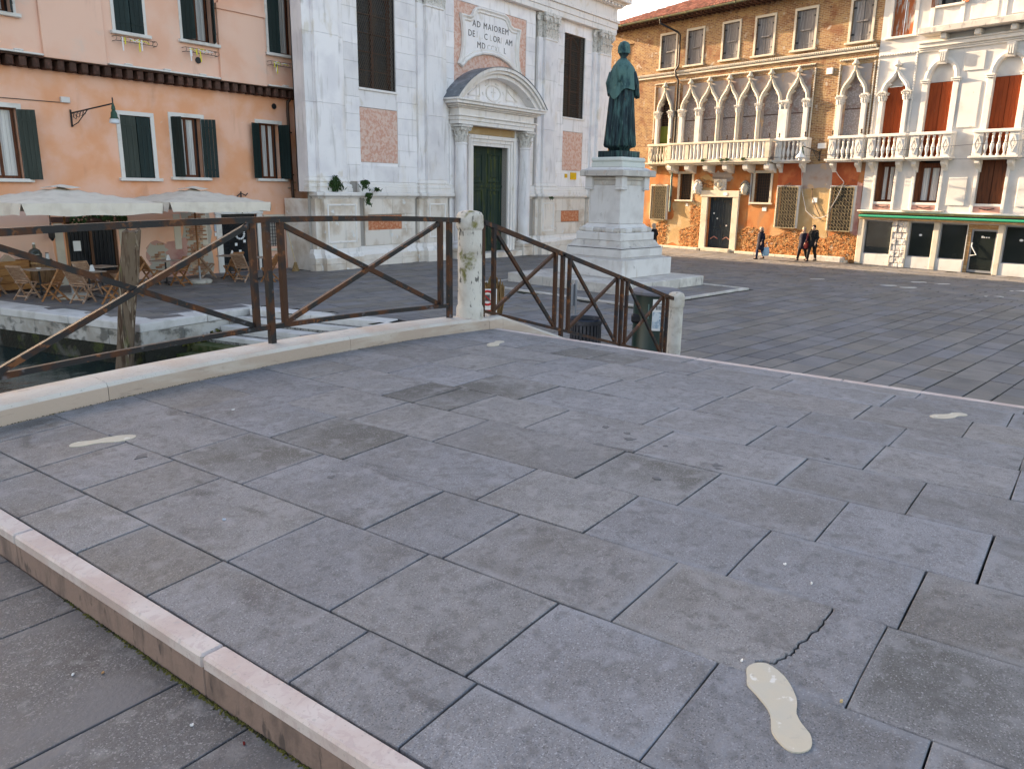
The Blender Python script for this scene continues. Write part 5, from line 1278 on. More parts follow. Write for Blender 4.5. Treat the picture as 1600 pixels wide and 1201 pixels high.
B(church, 'side_return', 'church_stone', (18.53, 18.62, .06, .55, 2.83, 14.2), (18.53, 20.0, .5, .55, 2.83, 14.2)); B(church, 'pedestal_return', 'church_base_stone', (18.62, 18.9, .06, 1.5, -.25, 2.58))
for x0, x1, hl in ((20.4, 24.2, [WL, PL]), (25.95, 32.35, [FIELD, PORT]), (34.3, 37.5, [WR, PR])):
    ashlar(church, x0, x1, 3.22, 11.2, 0, 'church_stone', .62, 1.25, hl, .055)
for p in (PL, PR): B(church, 'marble_panel', 'red_marble', (p[0] + .01, p[1] - .01, .015, .06, p[2] + .01, p[3] - .01))
B(church, 'marble_field', 'red_marble', (FIELD[0] + .01, FIELD[1] - .01, .02, .06, 7.0, FIELD[3] - .01))
for x0, x1, z0, z1 in ((21.12, 23.06, 5.955, 6.555), (21.12, 23.06, 3.225, 3.945), (34.9, 36.82, 5.985, 6.585), (34.9, 36.82, 3.225, 4.025), (21.12, 23.06, 10.63, 11.2), (34.86, 36.8, 10.665, 11.2), (26.5, 31.62, 10.665, 11.2)):
    MB().cbox(x0 - .02, x1 + .02, .004, .06, z0, z1, c=.006).build('stone_block', 'church_stone', church)
# windows: dark glass, centre bar, iron frame and wire netting
for (a, b, c, d) in (WL, WR):
    fr = MB(); fr.box(a + .0, a + .07, .28, .36, c, d); fr.box(b - .07, b, .28, .36, c, d); fr.box(a + .07, b - .07, .28, .36, c, c + .08); fr.box((a + b) / 2 - .06, (a + b) / 2 + .06, .27, .36, c + .08, d)
    for k in range(1, 6): fr.box(a + .07, b - .07, .30, .345, c + k * .66, c + k * .66 + .03)
    arch_trim(fr, (a + b) / 2, c + .3, semi((b - a) / 2 - .16, d - 1.0, d - .12, 10), .08, .26, .36)
    wo = fr.build('window', 'frame_wood', church)
    B(wo, 'pane', 'church_glass', (a, b, .37, .38, c, d))
    net = MB(); st_ = .105; n = int((b - a - .04) / st_) + 1; zz = c + .03
    vs, fs = [], []
    nz_ = int((d - c - .06) / st_)
    for i in range(n):
        for j in range(nz_ + 1):
            x = a + .03 + (i + (.5 if j % 2 else 0) * (1)) * st_
            for sg in (-1,) if False else (0,):
                vs.append((min(x, b - .02), .09, zz + j * st_))
    def wbar(p, q): net.bar(p, q, .014, .014)
    for i in range(n):
        for j in range(nz_):
            x0 = a + .03 + (i + (.5 if j % 2 else 0)) * st_
            for sg in (-.5, .5):
                x1 = x0 + sg * st_
                if a < x1 < b and x0 < b: 
                    w_ = .0085; z_0, z_1 = zz + j * st_, zz + (j + 1) * st_
                    net.add([(x0 - w_, .09, z_0), (x0 + w_, .09, z_0), (x1 + w_, .09, z_1), (x1 - w_, .09, z_1), (x0 - w_, .1, z_0), (x0 + w_, .1, z_0), (x1 + w_, .1, z_1), (x1 - w_, .1, z_1)], [(0, 1, 2, 3), (4, 7, 6, 5), (1, 5, 6, 2), (0, 3, 7, 4)])
    net.build('wire_net', 'wire', wo, kind='stuff')
    ib = MB(); ib.box(a, a + .03, .07, .12, c, d); ib.box(b - .03, b, .07, .12, c, d); ib.box(a + .03, b - .03, .07, .12, c, c + .03); ib.build('net_frame', 'black_iron', wo)
    MB().cbox(a - .03, b + .03, -.05, .1, c - .09, c - .004, c=.01).build('sill', 'church_trim', church)
# dado zone
ashlar(church, 21.2, 24.0, .78, 2.58, -.02, 'church_base_stone', .6, 1.2, [QL], .08); ashlar(church, 34.2, 37.3, .78, 2.58, -.02, 'church_base_stone', .6, 1.2, [QR], .08)
ashlar(church, 26.3, 26.75, .16, 3.2, -.01, 'church_base_stone', .6, 1.2, (), .06); ashlar(church, 31.6, 32.0, .16, 3.2, -.01, 'church_base_stone', .6, 1.2, (), .06)
for p in (QL, QR): B(church, 'marble_panel', 'red_marble_deep', (p[0] + .01, p[1] - .01, -.005, .05, p[2] + .01, p[3] - .01))
def plinth(x0, x1, pr):
    for a, b in ((-.6, .22), (.224, .45)):
        n = max(1, round((x1 - x0) / 1.1))
        for i in range(n): MB().cbox(x0 + (x1 - x0) * i / n + .003, x0 + (x1 - x0) * (i + 1) / n - .003, -pr, .04, a, b, c=.012).build('plinth_stone', 'church_base_stone', church)
    mb = MB(); mb.loft([[(x0, .04, .452), (x1, .04, .452), (x1, -pr + .01, .452), (x0, -pr + .01, .452)], [(x0, .04, .55), (x1, .04, .55), (x1, -pr + .05, .55), (x0, -pr + .05, .55)], [(x0, .04, .62), (x1, .04, .62), (x1, -pr + .10, .62), (x0, -pr + .10, .62)], [(x0 + .05, .04, .775), (x1 - .05, .04, .775), (x1 - .05, -pr + .13, .775), (x0 + .05, -pr + .13, .775)]])
    mb.build('base_moulding', 'church_trim', church)
def dado_cornice(x0, x1, pr):
    mb = MB()
    mb.loft([[(x0 + e, .04, z), (x1 - e, .04, z), (x1 - e, -pr - .14 + e, z), (x0 + e, -pr - .14 + e, z)] for z, e in ((2.582, .16), (2.64, .12), (2.68, .05), (2.70, .01), (2.80, 0), (2.825, .03))])
    mb.build('dado_cornice', 'church_trim', church)
PIL = [(19.4, 1.08, 18.62, 20.86, .40, .30), (25.05, .98, 24.12, 25.98, .32, .24), (33.35, .98, 32.42, 34.24, .32, .24), (38.4, 1.08, 37.3, 39.22, .40, .30)]
for (c, w_, a, b, pp, ps_) in PIL:
    plinth(a + .2, b - .2, pp + .14); plinth(a - .12, b + .12, pp - .10)
    B(church, 'pedestal', 'church_base_stone', (a + .05, b - .05, -pp + .2, .05, .776, 2.581), c=.01)
    f = MB(); f.cbox(a + .3, b - .3, -pp, -pp + .2, .776, 2.581, c=.012); ped = f.build('pedestal', 'church_base_stone', church)
    x0, x1 = a + .42, b - .42
    f = MB()
    for q in ((x0, x0 + .07, .98, 2.4), (x1 - .07, x1, .98, 2.4), (x0 + .07, x1 - .07, .98, 1.05), (x0 + .07, x1 - .07, 2.33, 2.4)): f.cbox(q[0], q[1], -pp - .028, -pp + .01, q[2], q[3], c=.01)
    f.build('panel_frame', 'church_trim', ped)
    dado_cornice(a - .02, b + .02, pp - .12); dado_cornice(a + .24, b - .24, pp + .0)
    # shaft with half strips at its sides, base and capital
    for z0, z1 in ((3.36, 5.9), (5.904, 8.2), (8.204, 10.1)):
        B(church, 'side_strip', 'church_stone', (c - w_ / 2 - .36, c - w_ / 2, -ps_ * .42, .05, z0, z1), c=.008); B(church, 'side_strip', 'church_stone', (c + w_ / 2, c + w_ / 2 + .36, -ps_ * .42, .05, z0, z1), c=.008)
        MB().cbox(c - w_ / 2, c + w_ / 2, -ps_, .04, z0, z1, c=.012).build('pilaster_shaft', 'church_stone', church)
    for e, pr in ((.36, ps_ * .42), (0, ps_)):
        f = MB()
        f.loft([[(c - w_ / 2 - e - g_, .04, z), (c + w_ / 2 + e + g_, .04, z), (c + w_ / 2 + e + g_, -pr - g_, z), (c - w_ / 2 - e - g_, -pr - g_, z)] for z, g_ in ((2.83, .13), (2.97, .13), (2.98, .10), (3.03, .12), (3.10, .10), (3.12, .05), (3.18, .04), (3.2, .075), (3.26, .06), (3.27, .02), (3.358, .0))])
        f.build('pilaster_base', 'church_trim', church)
    f = MB(); f.cbox(c - w_ / 2 - .04, c + w_ / 2 + .04, -ps_ - .04, .04, 10.0, 10.07, c=.02); f.build('astragal', 'church_trim', church)
    f = MB(); capital(f, c, 0.0, 10.1, 1.1, w_, ps_); f.build('capital', 'carved_stone', church)
    for sg in (-1, 1):
        f = MB(); capital(f, c + sg * (w_ / 2 + .2), 0.02, 10.1, 1.08, .34, ps_ * .4); f.build('capital', 'carved_stone', church)
for a, b in ((20.9, 24.2), (26.0, 26.75), (31.55, 32.45), (34.2, 37.4)):
    plinth(a, b, .12); dado_cornice(a, b, .02)
    f = MB(); f.loft([[(a, .04, z), (b, .04, z), (b, -g_, z), (a, -g_, z)] for z, g_ in ((2.83, .11), (2.95, .11), (2.96, .09), (3.05, .09), (3.06, .05), (3.16, .05), (3.17, .02), (3.215, .01))]); f.build('wall_base', 'church_trim', church)
# entablature
for z0, z1, pr in ((11.2, 11.45, .28), (11.452, 11.75, .32), (11.752, 11.9, .4), (11.902, 12.5, .28)):
    MB().cbox(18.55 - pr * .6, 39.3 + pr * .6, -pr, .05, z0, z1, c=.01).build('entablature', 'church_trim', church)
for z0, z1, pr in ((12.502, 12.62, .45), (12.622, 12.72, .62), (12.722, 12.98, .86), (12.982, 13.1, .98)):
    MB().cbox(18.5 - pr * .75, 39.3 + pr * .75, -pr, .3, z0, z1, c=.02).build('cornice', 'church_trim', church)
for k in range(60):
    x = 18.4 + k * .355
    MB().cbox(x, x + .2, -.6, -.44, 12.51, 12.615, c=.01).build('dentil', 'church_trim', church)
# portal
prt = group_node('portal', church, (28.95, 0, 0))
px = lambda x: x - 28.95
f = MB()
for (d, w0, w1) in ((-.04, 0, .15), (-.09, .152, .3), (-.15, .302, .46)):
    f.box(px(DOOR[0]) - w1, px(DOOR[0]) - w0, d, .3 if w0 == 0 else .05, .16, DOOR[3] + w1); f.box(px(DOOR[1]) + w0, px(DOOR[1]) + w1, d, .3 if w0 == 0 else .05, .16, DOOR[3] + w1)
    f.box(px(DOOR[0]) - w0, px(DOOR[1]) + w0, d, .3 if w0 == 0 else .05, DOOR[3] + w0, DOOR[3] + w1)
f.build('door_frame', 'church_trim', prt)
B(prt, 'door_step', 'church_base_stone', (-1.9, 1.9, -.55, .4, -.1, .155), c=.01)
B(prt, 'frieze_panel', 'plaster_buff', (-1.75, 1.75, -.1, .05, 5.375, 5.70), c=.01)
B(prt, 'wall_plate', 'church_stone', (-2.78, -1.74, -.012, .05, .16, 5.7), (1.81, 2.78, -.012, .05, .16, 5.7))
for sg in (-1, 1):
    x = sg * 2.33
    f = MB(); f.cbox(x - .42, x + .42, -.62, .0, -.1, .30, c=.015); f.cbox(x - .38, x + .38, -.58, 0, .302, .46, c=.03); f.build('column_plinth', 'church_base_stone', prt)
    f = MB(); f.lathe([(.37, .46), (.39, .52), (.37, .58), (.31, .61), (.30, .65), (.34, .68), (.34, .73), (.285, .77), (.28, 2.5), (.25, 4.86), (.28, 4.88), (.28, 4.93), (.25, 4.95)], x, -.28, 24); f.build('column', 'church_stone', prt, True)
    f = MB(); round_capital(f, x, -.28, 4.95, .72, .25); f.build('capital', 'carved_stone', prt)
for z0, z1, pr, hw in ((5.70, 5.86, .52, 2.74), (5.862, 6.02, .56, 2.78), (6.022, 6.08, .62, 2.84), (6.082, 6.36, .50, 2.72), (6.362, 6.42, .6, 2.86), (6.422, 6.50, .7, 3.02), (6.502, 6.62, .84, 3.2), (6.622, 6.70, .9, 3.27)):
    MB().cbox(-hw, hw, -pr, .05, z0, z1, c=.01).build('entablature', 'church_trim', prt)
HW, RISE = 3.22, 1.5
RR = (HW ** 2 + RISE ** 2) / (2 * RISE); A0 = math.asin(HW / RR); CZ = 6.702 + RISE - RR
def arc(r_, n=28, a0=A0): return [(r_ * math.sin(-a0 + 2 * a0 * i / n), CZ + r_ * math.cos(-a0 + 2 * a0 * i / n)) for i in range(n + 1)]
def arc_band(mb, ro_, ri, y0, y1, n=28):
    aa = A0
    o_, i_ = arc(ro_, n), arc(ri, n)
    rings = []
    for (a, b), (c, d) in zip(o_, i_):
        rings.append([(a, y0, max(b, 6.703)), (c, y0, max(d, 6.703)), (c, y1, max(d, 6.703)), (a, y1, max(b, 6.703))])
    mb.loft(rings)
for ro_, ri, y0 in ((RR, RR - .13, -.9), (RR - .132, RR - .25, -.8), (RR - .252, RR - .42, -.66)):
    f = MB(); arc_band(f, ro_, ri, y0, .05); f.build('arched_pediment', 'church_trim', prt)
f = MB(); arc_band(f, RR + .025, RR + .003, -.93, .05); f.build('lead_cover', 'lead_sheet', prt)
tp = [p for p in arc(RR - .42)]; poly = [(a, b) for a, b in tp if b > 6.72]; poly = poly + [(poly[-1][0], 6.71), (poly[0][0], 6.71)]
f = MB(); f.prism(poly, 'y', -.16, .04); f.build('tympanum', 'church_stone', prt)
f = MB()
for i in range(18):
    a = 2 * PI * i / 18; b = 2 * PI * (i + 1) / 18
    f.bar((.52 * math.cos(a), -.18, 7.18 + .32 * math.sin(a)), (.52 * math.cos(b), -.18, 7.18 + .32 * math.sin(b)), .05, .06)
    if i % 3 == 0: f.bar((.75 * math.cos(a), -.17, 7.18 + .42 * math.sin(a)), (.75 * math.cos(b), -.17, 7.18 + .42 * math.sin(b)), .05, .05)
f.box(-.02, .02, -.2, -.15, 7.0, 7.4); f.box(-.15, .15, -.2, -.15, 7.2, 7.24)
for sg in (-1, 1):
    t_ = [(sg * .95, 6.98), (sg * 1.75, 6.98), (sg * .98, 7.42)]
    for i in range(3): f.bar((t_[i][0], -.17, t_[i][1]), (t_[(i + 1) % 3][0], -.17, t_[(i + 1) % 3][1]), .05, .05)
f.build('relief', 'church_trim', prt)
# green panelled door, two leaves
for sg in (-1, 1):
    x0, x1 = (DOOR[0] - 28.95, .068) if sg < 0 else (.074, DOOR[1] - 28.95)
    lf = MB(); lf.box(x0, x1, .34, .40, .16, 4.9); leafo = lf.build('door_leaf', 'green_door', prt)
    for z0, z1 in ((.42, 3.02), (3.3, 4.62)):
        f = MB(); a, b = x0 + .16, x1 - .16
        for q in ((a, a + .1, z0, z1), (b - .1, b, z0, z1), (a + .1, b - .1, z0, z0 + .1), (a + .1, b - .1, z1 - .1, z1)): f.cbox(q[0], q[1], .295, .345, q[2], q[3], c=.018)
        f.cbox(a + .24, b - .24, .305, .345, z0 + .24, z1 - .24, c=.02); f.build('door_panel', 'green_door', leafo)
    MB().cbox(x0, x1, .31, .34, 3.1, 3.2, c=.01).build('rail', 'green_door', leafo)
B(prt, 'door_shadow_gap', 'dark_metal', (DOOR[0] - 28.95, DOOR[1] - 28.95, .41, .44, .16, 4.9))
# inscription plaque
half = [(0, 10.62), (.85, 10.62), (1.08, 10.56), (1.24, 10.42), (1.36, 10.24), (1.5, 10.17), (2.12, 10.17), (2.02, 9.75), (1.97, 9.3), (1.99, 8.85), (2.1, 8.45), (2.24, 8.2), (2.0, 8.08), (1.7, 8.34), (1.2, 8.6), (.6, 8.76), (0, 8.81)]
pl = [(28.98 + x, z) for x, z in half] + [(28.98 - x, z) for x, z in half[::-1][1:-1]]
pl = pl[::-1]
f = MB(); f.prism(pl, 'y', -.02, .03); tab = f.build('inscription_tablet', 'church_stone', church)
n = len(pl); a1, a2, a3, a4 = inset(pl, .0), inset(pl, .06), inset(pl, .13), inset(pl, .2)
f = MB(); vs = []
for ring, y in ((inset(pl, -.03), .0), (a1, -.1), (a2, -.12), (a3, -.06), (a4, -.07), (inset(pl, .24), -.022)): vs += [(x, y, z) for x, z in ring]
f.add(vs, [(r_ * n + i, r_ * n + (i + 1) % n, (r_ + 1) * n + (i + 1) % n, (r_ + 1) * n + i) for r_ in range(5) for i in range(n)])
f.build('tablet_frame', 'church_trim', tab)
def lettering(parent, body, size, loc, m, rot=(R(90), 0, 0), ext=.004, align='CENTER', name='lettering', sp=1.0):
    cu = bpy.data.curves.new(name, 'FONT'); cu.body = body; cu.size = size; cu.extrude = ext; cu.align_x = align; cu.space_character = sp; cu.resolution_u = 2
    tmp = bpy.data.objects.new('tmp_text', cu); col.objects.link(tmp)
    bpy.context.view_layer.update()
    me = bpy.data.meshes.new_from_object(tmp.evaluated_get(bpy.context.evaluated_depsgraph_get()))
    bpy.data.objects.remove(tmp); bpy.data.curves.remove(cu)
    me.materials.clear(); me.materials.append(MATS[m])
    o = bpy.data.objects.new(name, me); col.objects.link(o); o.parent = parent; o.location = loc; o.rotation_euler = rot
    return o
lettering(tab, 'AD MAIOREM', .36, (28.95, -.024, 9.80), 'letter_dark', sp=1.22)
lettering(tab, 'DE     C   OR   AM', .36, (28.95, -.024, 9.38), 'letter_dark', sp=1.1)
lettering(tab, "     I  .    L     I       ", .36, (28.95, -.0235, 9.38), 'letter_faded', sp=1.1)
lettering(tab, 'MD', .36, (28.27, -.024, 8.98), 'letter_dark', sp=1.2); lettering(tab, 'CCXL', .33, (29.15, -.0235, 8.98), 'letter_faded', sp=1.2); lettering(tab, 'I.', .36, (29.95, -.024, 8.98), 'letter_dark')
for x0, x1, z0, z1 in ((35.72, 36.30, 3.58, 3.94), (35.2, 35.42, 3.66, 3.86)):
    sg_ = B(church, 'notice_plate', 'sign_yellow', (x0, x1, -.03, -.005, z0, z1), label='yellow notice plate on the church wall')
# plants rooted on the cornice
def shrub(label, loc, n, sx, sz, drop, seed, sy=.18):
    t = thing('wall_plant', label, 'plant', loc, group='plants rooted on the church cornice')
    q = random.Random(seed); mb = MB(); stem = MB()
    for k in range(9):
        u = q.uniform(-1, 1); stem.tube([(0, 0, 0), (u * sx * .5, -sy * .5, sz * .5 - drop * .2), (u * sx, -sy * q.random(), sz * q.uniform(.4, .9) - drop * abs(u) * .5)], .006, 4)
    for k in range(n):
        u, v = q.gauss(0, .5), q.random()
        x = u * sx; z = v * sz * (1 - .5 * abs(u)) - drop * v * v; leaf(mb, x, -sy * q.uniform(.0, 1.0), z, q.uniform(.03, .06), q.uniform(.05, .1), .05, q.uniform(-3, 3))
    stem.build('stem', 'beam_wood', t); mb.build('foliage', 'leaf_dark', t)
shrub('bushy dark green plant on the cornice of the corner pedestal', (19.45, 22.95, 2.83), 330, .26, .55, 0, 1)
shrub('plant trailing down from the cornice right of the corner pilaster', (20.75, 22.82, 3.15), 200, .17, .3, .45, 2)
shrub('lower end of ivy hanging under the dado cornice', (21.0, 22.9, 2.72), 140, .12, .1, .5, 3)
shrub('small tuft of leaves on the cornice beside the trailing ivy', (21.6, 23.05, 2.84), 40, .1, .12, 0, 4)
shrub('tiny plant under the cornice right of the portal', (33.1, 22.75, 2.6), 40, .1, .12, .12, 5)
recentre(church, 28.95)

# ---------------------------------------------------------------- monument
ped = thing('statue_pedestal', 'tall stepped white stone pedestal on a low platform carrying the bronze statue', 'pedestal', (STAT[0], STAT[1], 0), SROT)
def sq(name, h, z0, z1, m, c=.015, h2=None): 
    mb = MB()
    if h2 is None: mb.cbox(-h, h, -h, h, z0, z1, c=c)
    else: mb.loft([[(-a, -a, z), (a, -a, z), (a, a, z), (-a, a, z)] for a, z in ((h, z0), ((h * .45 + h2 * .55), z0 + (z1 - z0) * .3), (h2, z1))])
    return mb.build(name, m, ped)
for i in range(3):
    for j in range(3):
        xs_, ys_ = (-2.7, -1.2, .35, 1.8), (-2.43, -.9, .8, 2.4)
        MB().cbox(xs_[i] + .003, xs_[i + 1] - .003, ys_[j] + .003, ys_[j + 1] - .003, -.05, .31, c=.02).build('platform_stone', 'pedestal_weathered', ped)
for a, b, c, d in ((-4.2, 2.0, -4.0, -3.84), (-4.2, -4.04, -3.836, 2.7), (1.84, 2.0, -3.836, 2.7), (-4.036, 1.836, 2.54, 2.7)):
    n = max(1, round(max(b - a, d - c) / 1.5))
    for i in range(n):
        if b - a > d - c: MB().cbox(a + (b - a) * i / n, a + (b - a) * (i + 1) / n - .004, c, d, -.05, .035, c=.006).build('border_stone', 'pedestal_weathered', ped)
        else: MB().cbox(a, b, c + (d - c) * i / n, c + (d - c) * (i + 1) / n - .004, -.05, .035, c=.006).build('border_stone', 'pedestal_weathered', ped)
bp = MB()
y = -3.83
q = random.Random(6)
while y < 2.5:
    x = -4.03
    while x < 1.8:
        l_ = min(q.uniform(.5, 1.0), 1.835 - x); bp.t = q.random(); bp.box(x + .005, x + l_ - .005, y + .005, min(y + .44, 2.535) - .005, -.03, .012); x += l_
    y += .445
bp.build('inner_paving', 'plaza_stone_far', ped, kind='stuff', tone=True)
sq('plinth_block', 1.38, .312, .885, 'pedestal_stone'); sq('plinth_slope', 1.37, .887, .93, 'pedestal_weathered', h2=1.16)
sq('base_block', 1.15, .932, 1.20, 'pedestal_stone'); sq('shadow_joint', 1.12, 1.2, 1.222, 'joint_dirt'); sq('base_slope', 1.16, 1.224, 1.44, 'pedestal_weathered', h2=.96)
sq('upper_base', .93, 1.442, 1.70, 'pedestal_stone', c=.02)
for i in range(4):
    a = i * PI / 2; mb = MB(); mb.m = Matrix.Rotation(a, 4, 'Z')
    mb.tube([(-.86, -.79, 1.77), (.86, -.79, 1.77)], .085, 12); mb.build('torus_moulding', 'pedestal_weathered', ped, True)
    for k in (-1, 1):
        mb = MB(); mb.m = Matrix.Rotation(a, 4, 'Z'); mb.cbox(k * .42 - .16, k * .42 + .16, -.90, -.72, 1.702, 1.86, c=.03); mb.build('claw_block', 'pedestal_stone', ped)
sq('torus_core', .80, 1.70, 1.85, 'pedestal_weathered'); sq('upper_slope', .82, 1.852, 1.97, 'pedestal_stone', h2=.68)
sq('shaft', .655, 1.972, 3.2, 'pedestal_stone', c=.02); sq('neck', .64, 3.2, 3.36, 'pedestal_weathered'); sq('neck_moulding', .69, 3.362, 3.47, 'pedestal_weathered', c=.03)
for sx in (-1, 1):
    for sy in (-1, 1):
        mb = MB(); mb.cbox(sx * .62 - .14, sx * .62 + .14, sy * .62 - .14, sy * .62 + .14, 3.13, 3.476, c=.015); mb.cbox(sx * .62 - .155, sx * .62 + .155, sy * .62 - .155, sy * .62 + .155, 3.05, 3.13, c=.03); mb.build('corner_bracket', 'pedestal_stone', ped)
mb = MB(); mb.cbox(-.9, .9, -.9, .9, 3.48, 3.67, c=.02); mb.build('cornice_slab', 'pedestal_weathered', ped)
sq('cornice_slope', .89, 3.672, 3.765, 'pedestal_stone', h2=.66); sq('upper_block', .63, 3.767, 3.93, 'pedestal_green'); sq('upper_torus', .645, 3.932, 4.08, 'pedestal_green', c=.045)
fig = thing('bronze_statue', 'green bronze statue of a robed friar in a hooded cape seen from behind', 'statue', (STAT[0], STAT[1], 4.08), R(-68))
mb = MB(); mb.m = Matrix.Rotation(SROT + R(68), 4, 'Z'); mb.cbox(-.49, .49, -.49, .49, .0, .20, c=.012); mb.build('base_plate', 'bronze', fig)
N = 112
def ring(z, rx, ry, fold, cx=0, cy=0, ph=0.0):
    out = []
    for k in range(N):
        a = 2 * PI * k / N
        f_ = 1 + 1.5 * fold * (.9 * (abs(math.sin(6.5 * a + .8 * math.sin(2 * a) + ph)) - .6) + .3 * math.sin(19 * a + 1.3 + ph) + .25 * math.sin(5 * a + .4))
        out.append((cx + rx * f_ * math.cos(a), cy + ry * f_ * math.sin(a), z))
    return out
body = [ring(.20, .42, .34, .02), ring(.30, .46, .38, .03), ring(.33, .60, .50, .10), ring(.40, .63, .52, .14), ring(.9, .575, .46, .13, ph=.1), ring(1.4, .53, .42, .11, ph=.2), ring(1.9, .49, .38, .07, ph=.3), ring(2.3, .48, .35, .04), ring(2.6, .46, .32, .03), ring(2.82, .40, .25, .015), ring(2.95, .24, .18, .01, 0, .0), ring(3.02, .13, .135, 0, 0, .02), ring(3.08, .115, .125, 0, 0, .03),
        ring(3.13, 0.165, .145, 0, .01, .045), ring(3.2, 0.21, .185, 0, .012, .05), ring(3.3, 0.232, .205, 0, .014, .05), ring(3.4, 0.23, .2, 0, .014, .045), ring(3.48, 0.196, .165, 0, .012, .04), ring(3.53, 0.13, .1, 0, .01, .035), ring(3.55, .02, .02, 0, .01, .03)]
mb = MB(); mb.loft(body)
mb.loft([[(.014 - .03, .245, 3.23), (.014 + .03, .245, 3.23), (.014, .31, 3.24)], [(.014 - .014, .245, 3.36), (.014 + .014, .245, 3.36), (.014, .262, 3.34)]])
for sg in (-1, 1): mb.loft([[(sg * .165 + .012, .03, 3.2), (sg * .2 + .012, .01, 3.22), (sg * .17 + .012, .0, 3.2)], [(sg * .17 + .012, .05, 3.32), (sg * .215 + .012, .02, 3.33), (sg * .175 + .012, .0, 3.3)]])
mb.build('body', 'bronze', fig, 'all')
hr = MB(); rings = []
for i in range(9):
    t = i / 8; z = 3.19 + .375 * t; rr_ = .236 * math.sqrt(max(.015, 1 - (max(0, t - .45) / .56) ** 2))
    rings.append([(.013 + rr_ * 1.02 * (1 + .05 * math.sin(9 * a_ + i)) * math.cos(a_), .03 + rr_ * .92 * (1 + .05 * math.sin(7 * a_ + 2 * i)) * math.sin(a_), z) for a_ in [PI * .93 + PI * 1.14 * k / 23 for k in range(24)]])
for i in range(8):
    for k in range(23): hr.quad(rings[i][k], rings[i][k + 1], rings[i + 1][k + 1], rings[i + 1][k])
hr.build('hair', 'bronze_cape', fig, 'all')
def cape_bottom(a):
    b = (a - 1.5 * PI) ; b = (b + PI) % (2 * PI) - PI
    sd = (a - PI) ; sd = (sd + PI) % (2 * PI) - PI
    return 2.12 - .36 * math.exp(-((b + .35) / .5) ** 2) + .05 * math.sin(3 * a) - .08 * math.exp(-(sd / .6) ** 2)
cp_ = MB(); rings = []
for i in range(15):
    t = i / 14; r_ = []
    for k in range(N):
        a = 2 * PI * k / N; zb_ = cape_bottom(a); z = 3.02 + (zb_ - 3.02) * t
        prof = .14 + .34 * min(1, t / .34) ** .75 + .11 * max(0, t - .34)
        rx = prof * (1.0 + .02 * t); ry = .15 + (.27 * min(1, t / .34) ** .7) + .05 * t
        f_ = 1 + .05 * t * (abs(math.sin(4.5 * a + 1.0)) * 1.6 - .8 + .5 * math.sin(13 * a))
        r_.append((rx * f_ * math.cos(a), ry * f_ * math.sin(a), z))
    rings.append(r_)
cp_.loft(rings, cap=False)
for k in range(N):
    k2 = (k + 1) % N; p, q_ = rings[-1][k], rings[-1][k2]; i_ = lambda v: (v[0] * .95, v[1] * .95, v[2] + .01)
    cp_.quad(p, q_, i_(q_), i_(p))
cp_.build('cape', 'bronze_cape', fig, 'all')
hd = MB(); rings = []
for (z, w_, y, th) in ((3.03, .16, -.10, .08), (2.93, .24, -.24, .12), (2.78, .24, -.36, .12), (2.62, .19, -.43, .10), (2.48, .12, -.46, .08), (2.36, .06, -.465, .05), (2.29, .02, -.46, .02)):
    rings.append([(w_ * math.cos(2 * PI * k / 20) - .06 * (3.03 - z), y + th * math.sin(2 * PI * k / 20) + .05 * abs(math.cos(2 * PI * k / 20)) ** 2 - .03 * math.cos(6 * PI * k / 20), z) for k in range(20)])
hd.loft(rings); hd.build('hood', 'bronze_cape', fig, 'all')
arm = MB(); arm.tube([(.40, .0, 2.6), (.53, .03, 2.3), (.56, .10, 2.02), (.58, .30, 1.95)], [.15, .15, .14, .12], 14); arm.tube([(.58, .28, 1.95), (.6, .42, 1.94), (.6, .5, 1.93)], [.06, .055, .05], 10)
for k in range(4): arm.tube([(.565 + .028 * k, .48, 1.945), (.565 + .028 * k, .56, 1.93), (.56 + .028 * k, .59, 1.885)], [.018, .016, .012], 7)
arm.tube([(.56, .42, 1.96), (.52, .48, 1.97), (.53, .53, 1.95)], [.02, .018, .013], 7)
arm.build('sleeve', 'bronze', fig, 'all')
arm = MB(); arm.tube([(-.40, .0, 2.6), (-.52, .03, 2.3), (-.48, .14, 2.02), (-.30, .34, 2.05)], [.15, .15, .14, .12], 14); arm.tube([(-.31, .33, 2.05), (-.22, .42, 2.08)], [.06, .05], 10)
for k in range(4): arm.tube([(-.2 + .005 * k, .43, 2.12 - .03 * k), (-.14, .46, 2.13 - .03 * k), (-.1, .44, 2.12 - .03 * k)], [.018, .016, .012], 7)
arm.tube([(-.26, .40, 2.12), (-.22, .42, 2.18), (-.17, .44, 2.19)], [.02, .018, .013], 7)
arm.build('sleeve', 'bronze', fig, 'all')
for o in fig.children:
    if not o.name.startswith('base_plate'): o.scale = (.80, .86, 1.0)

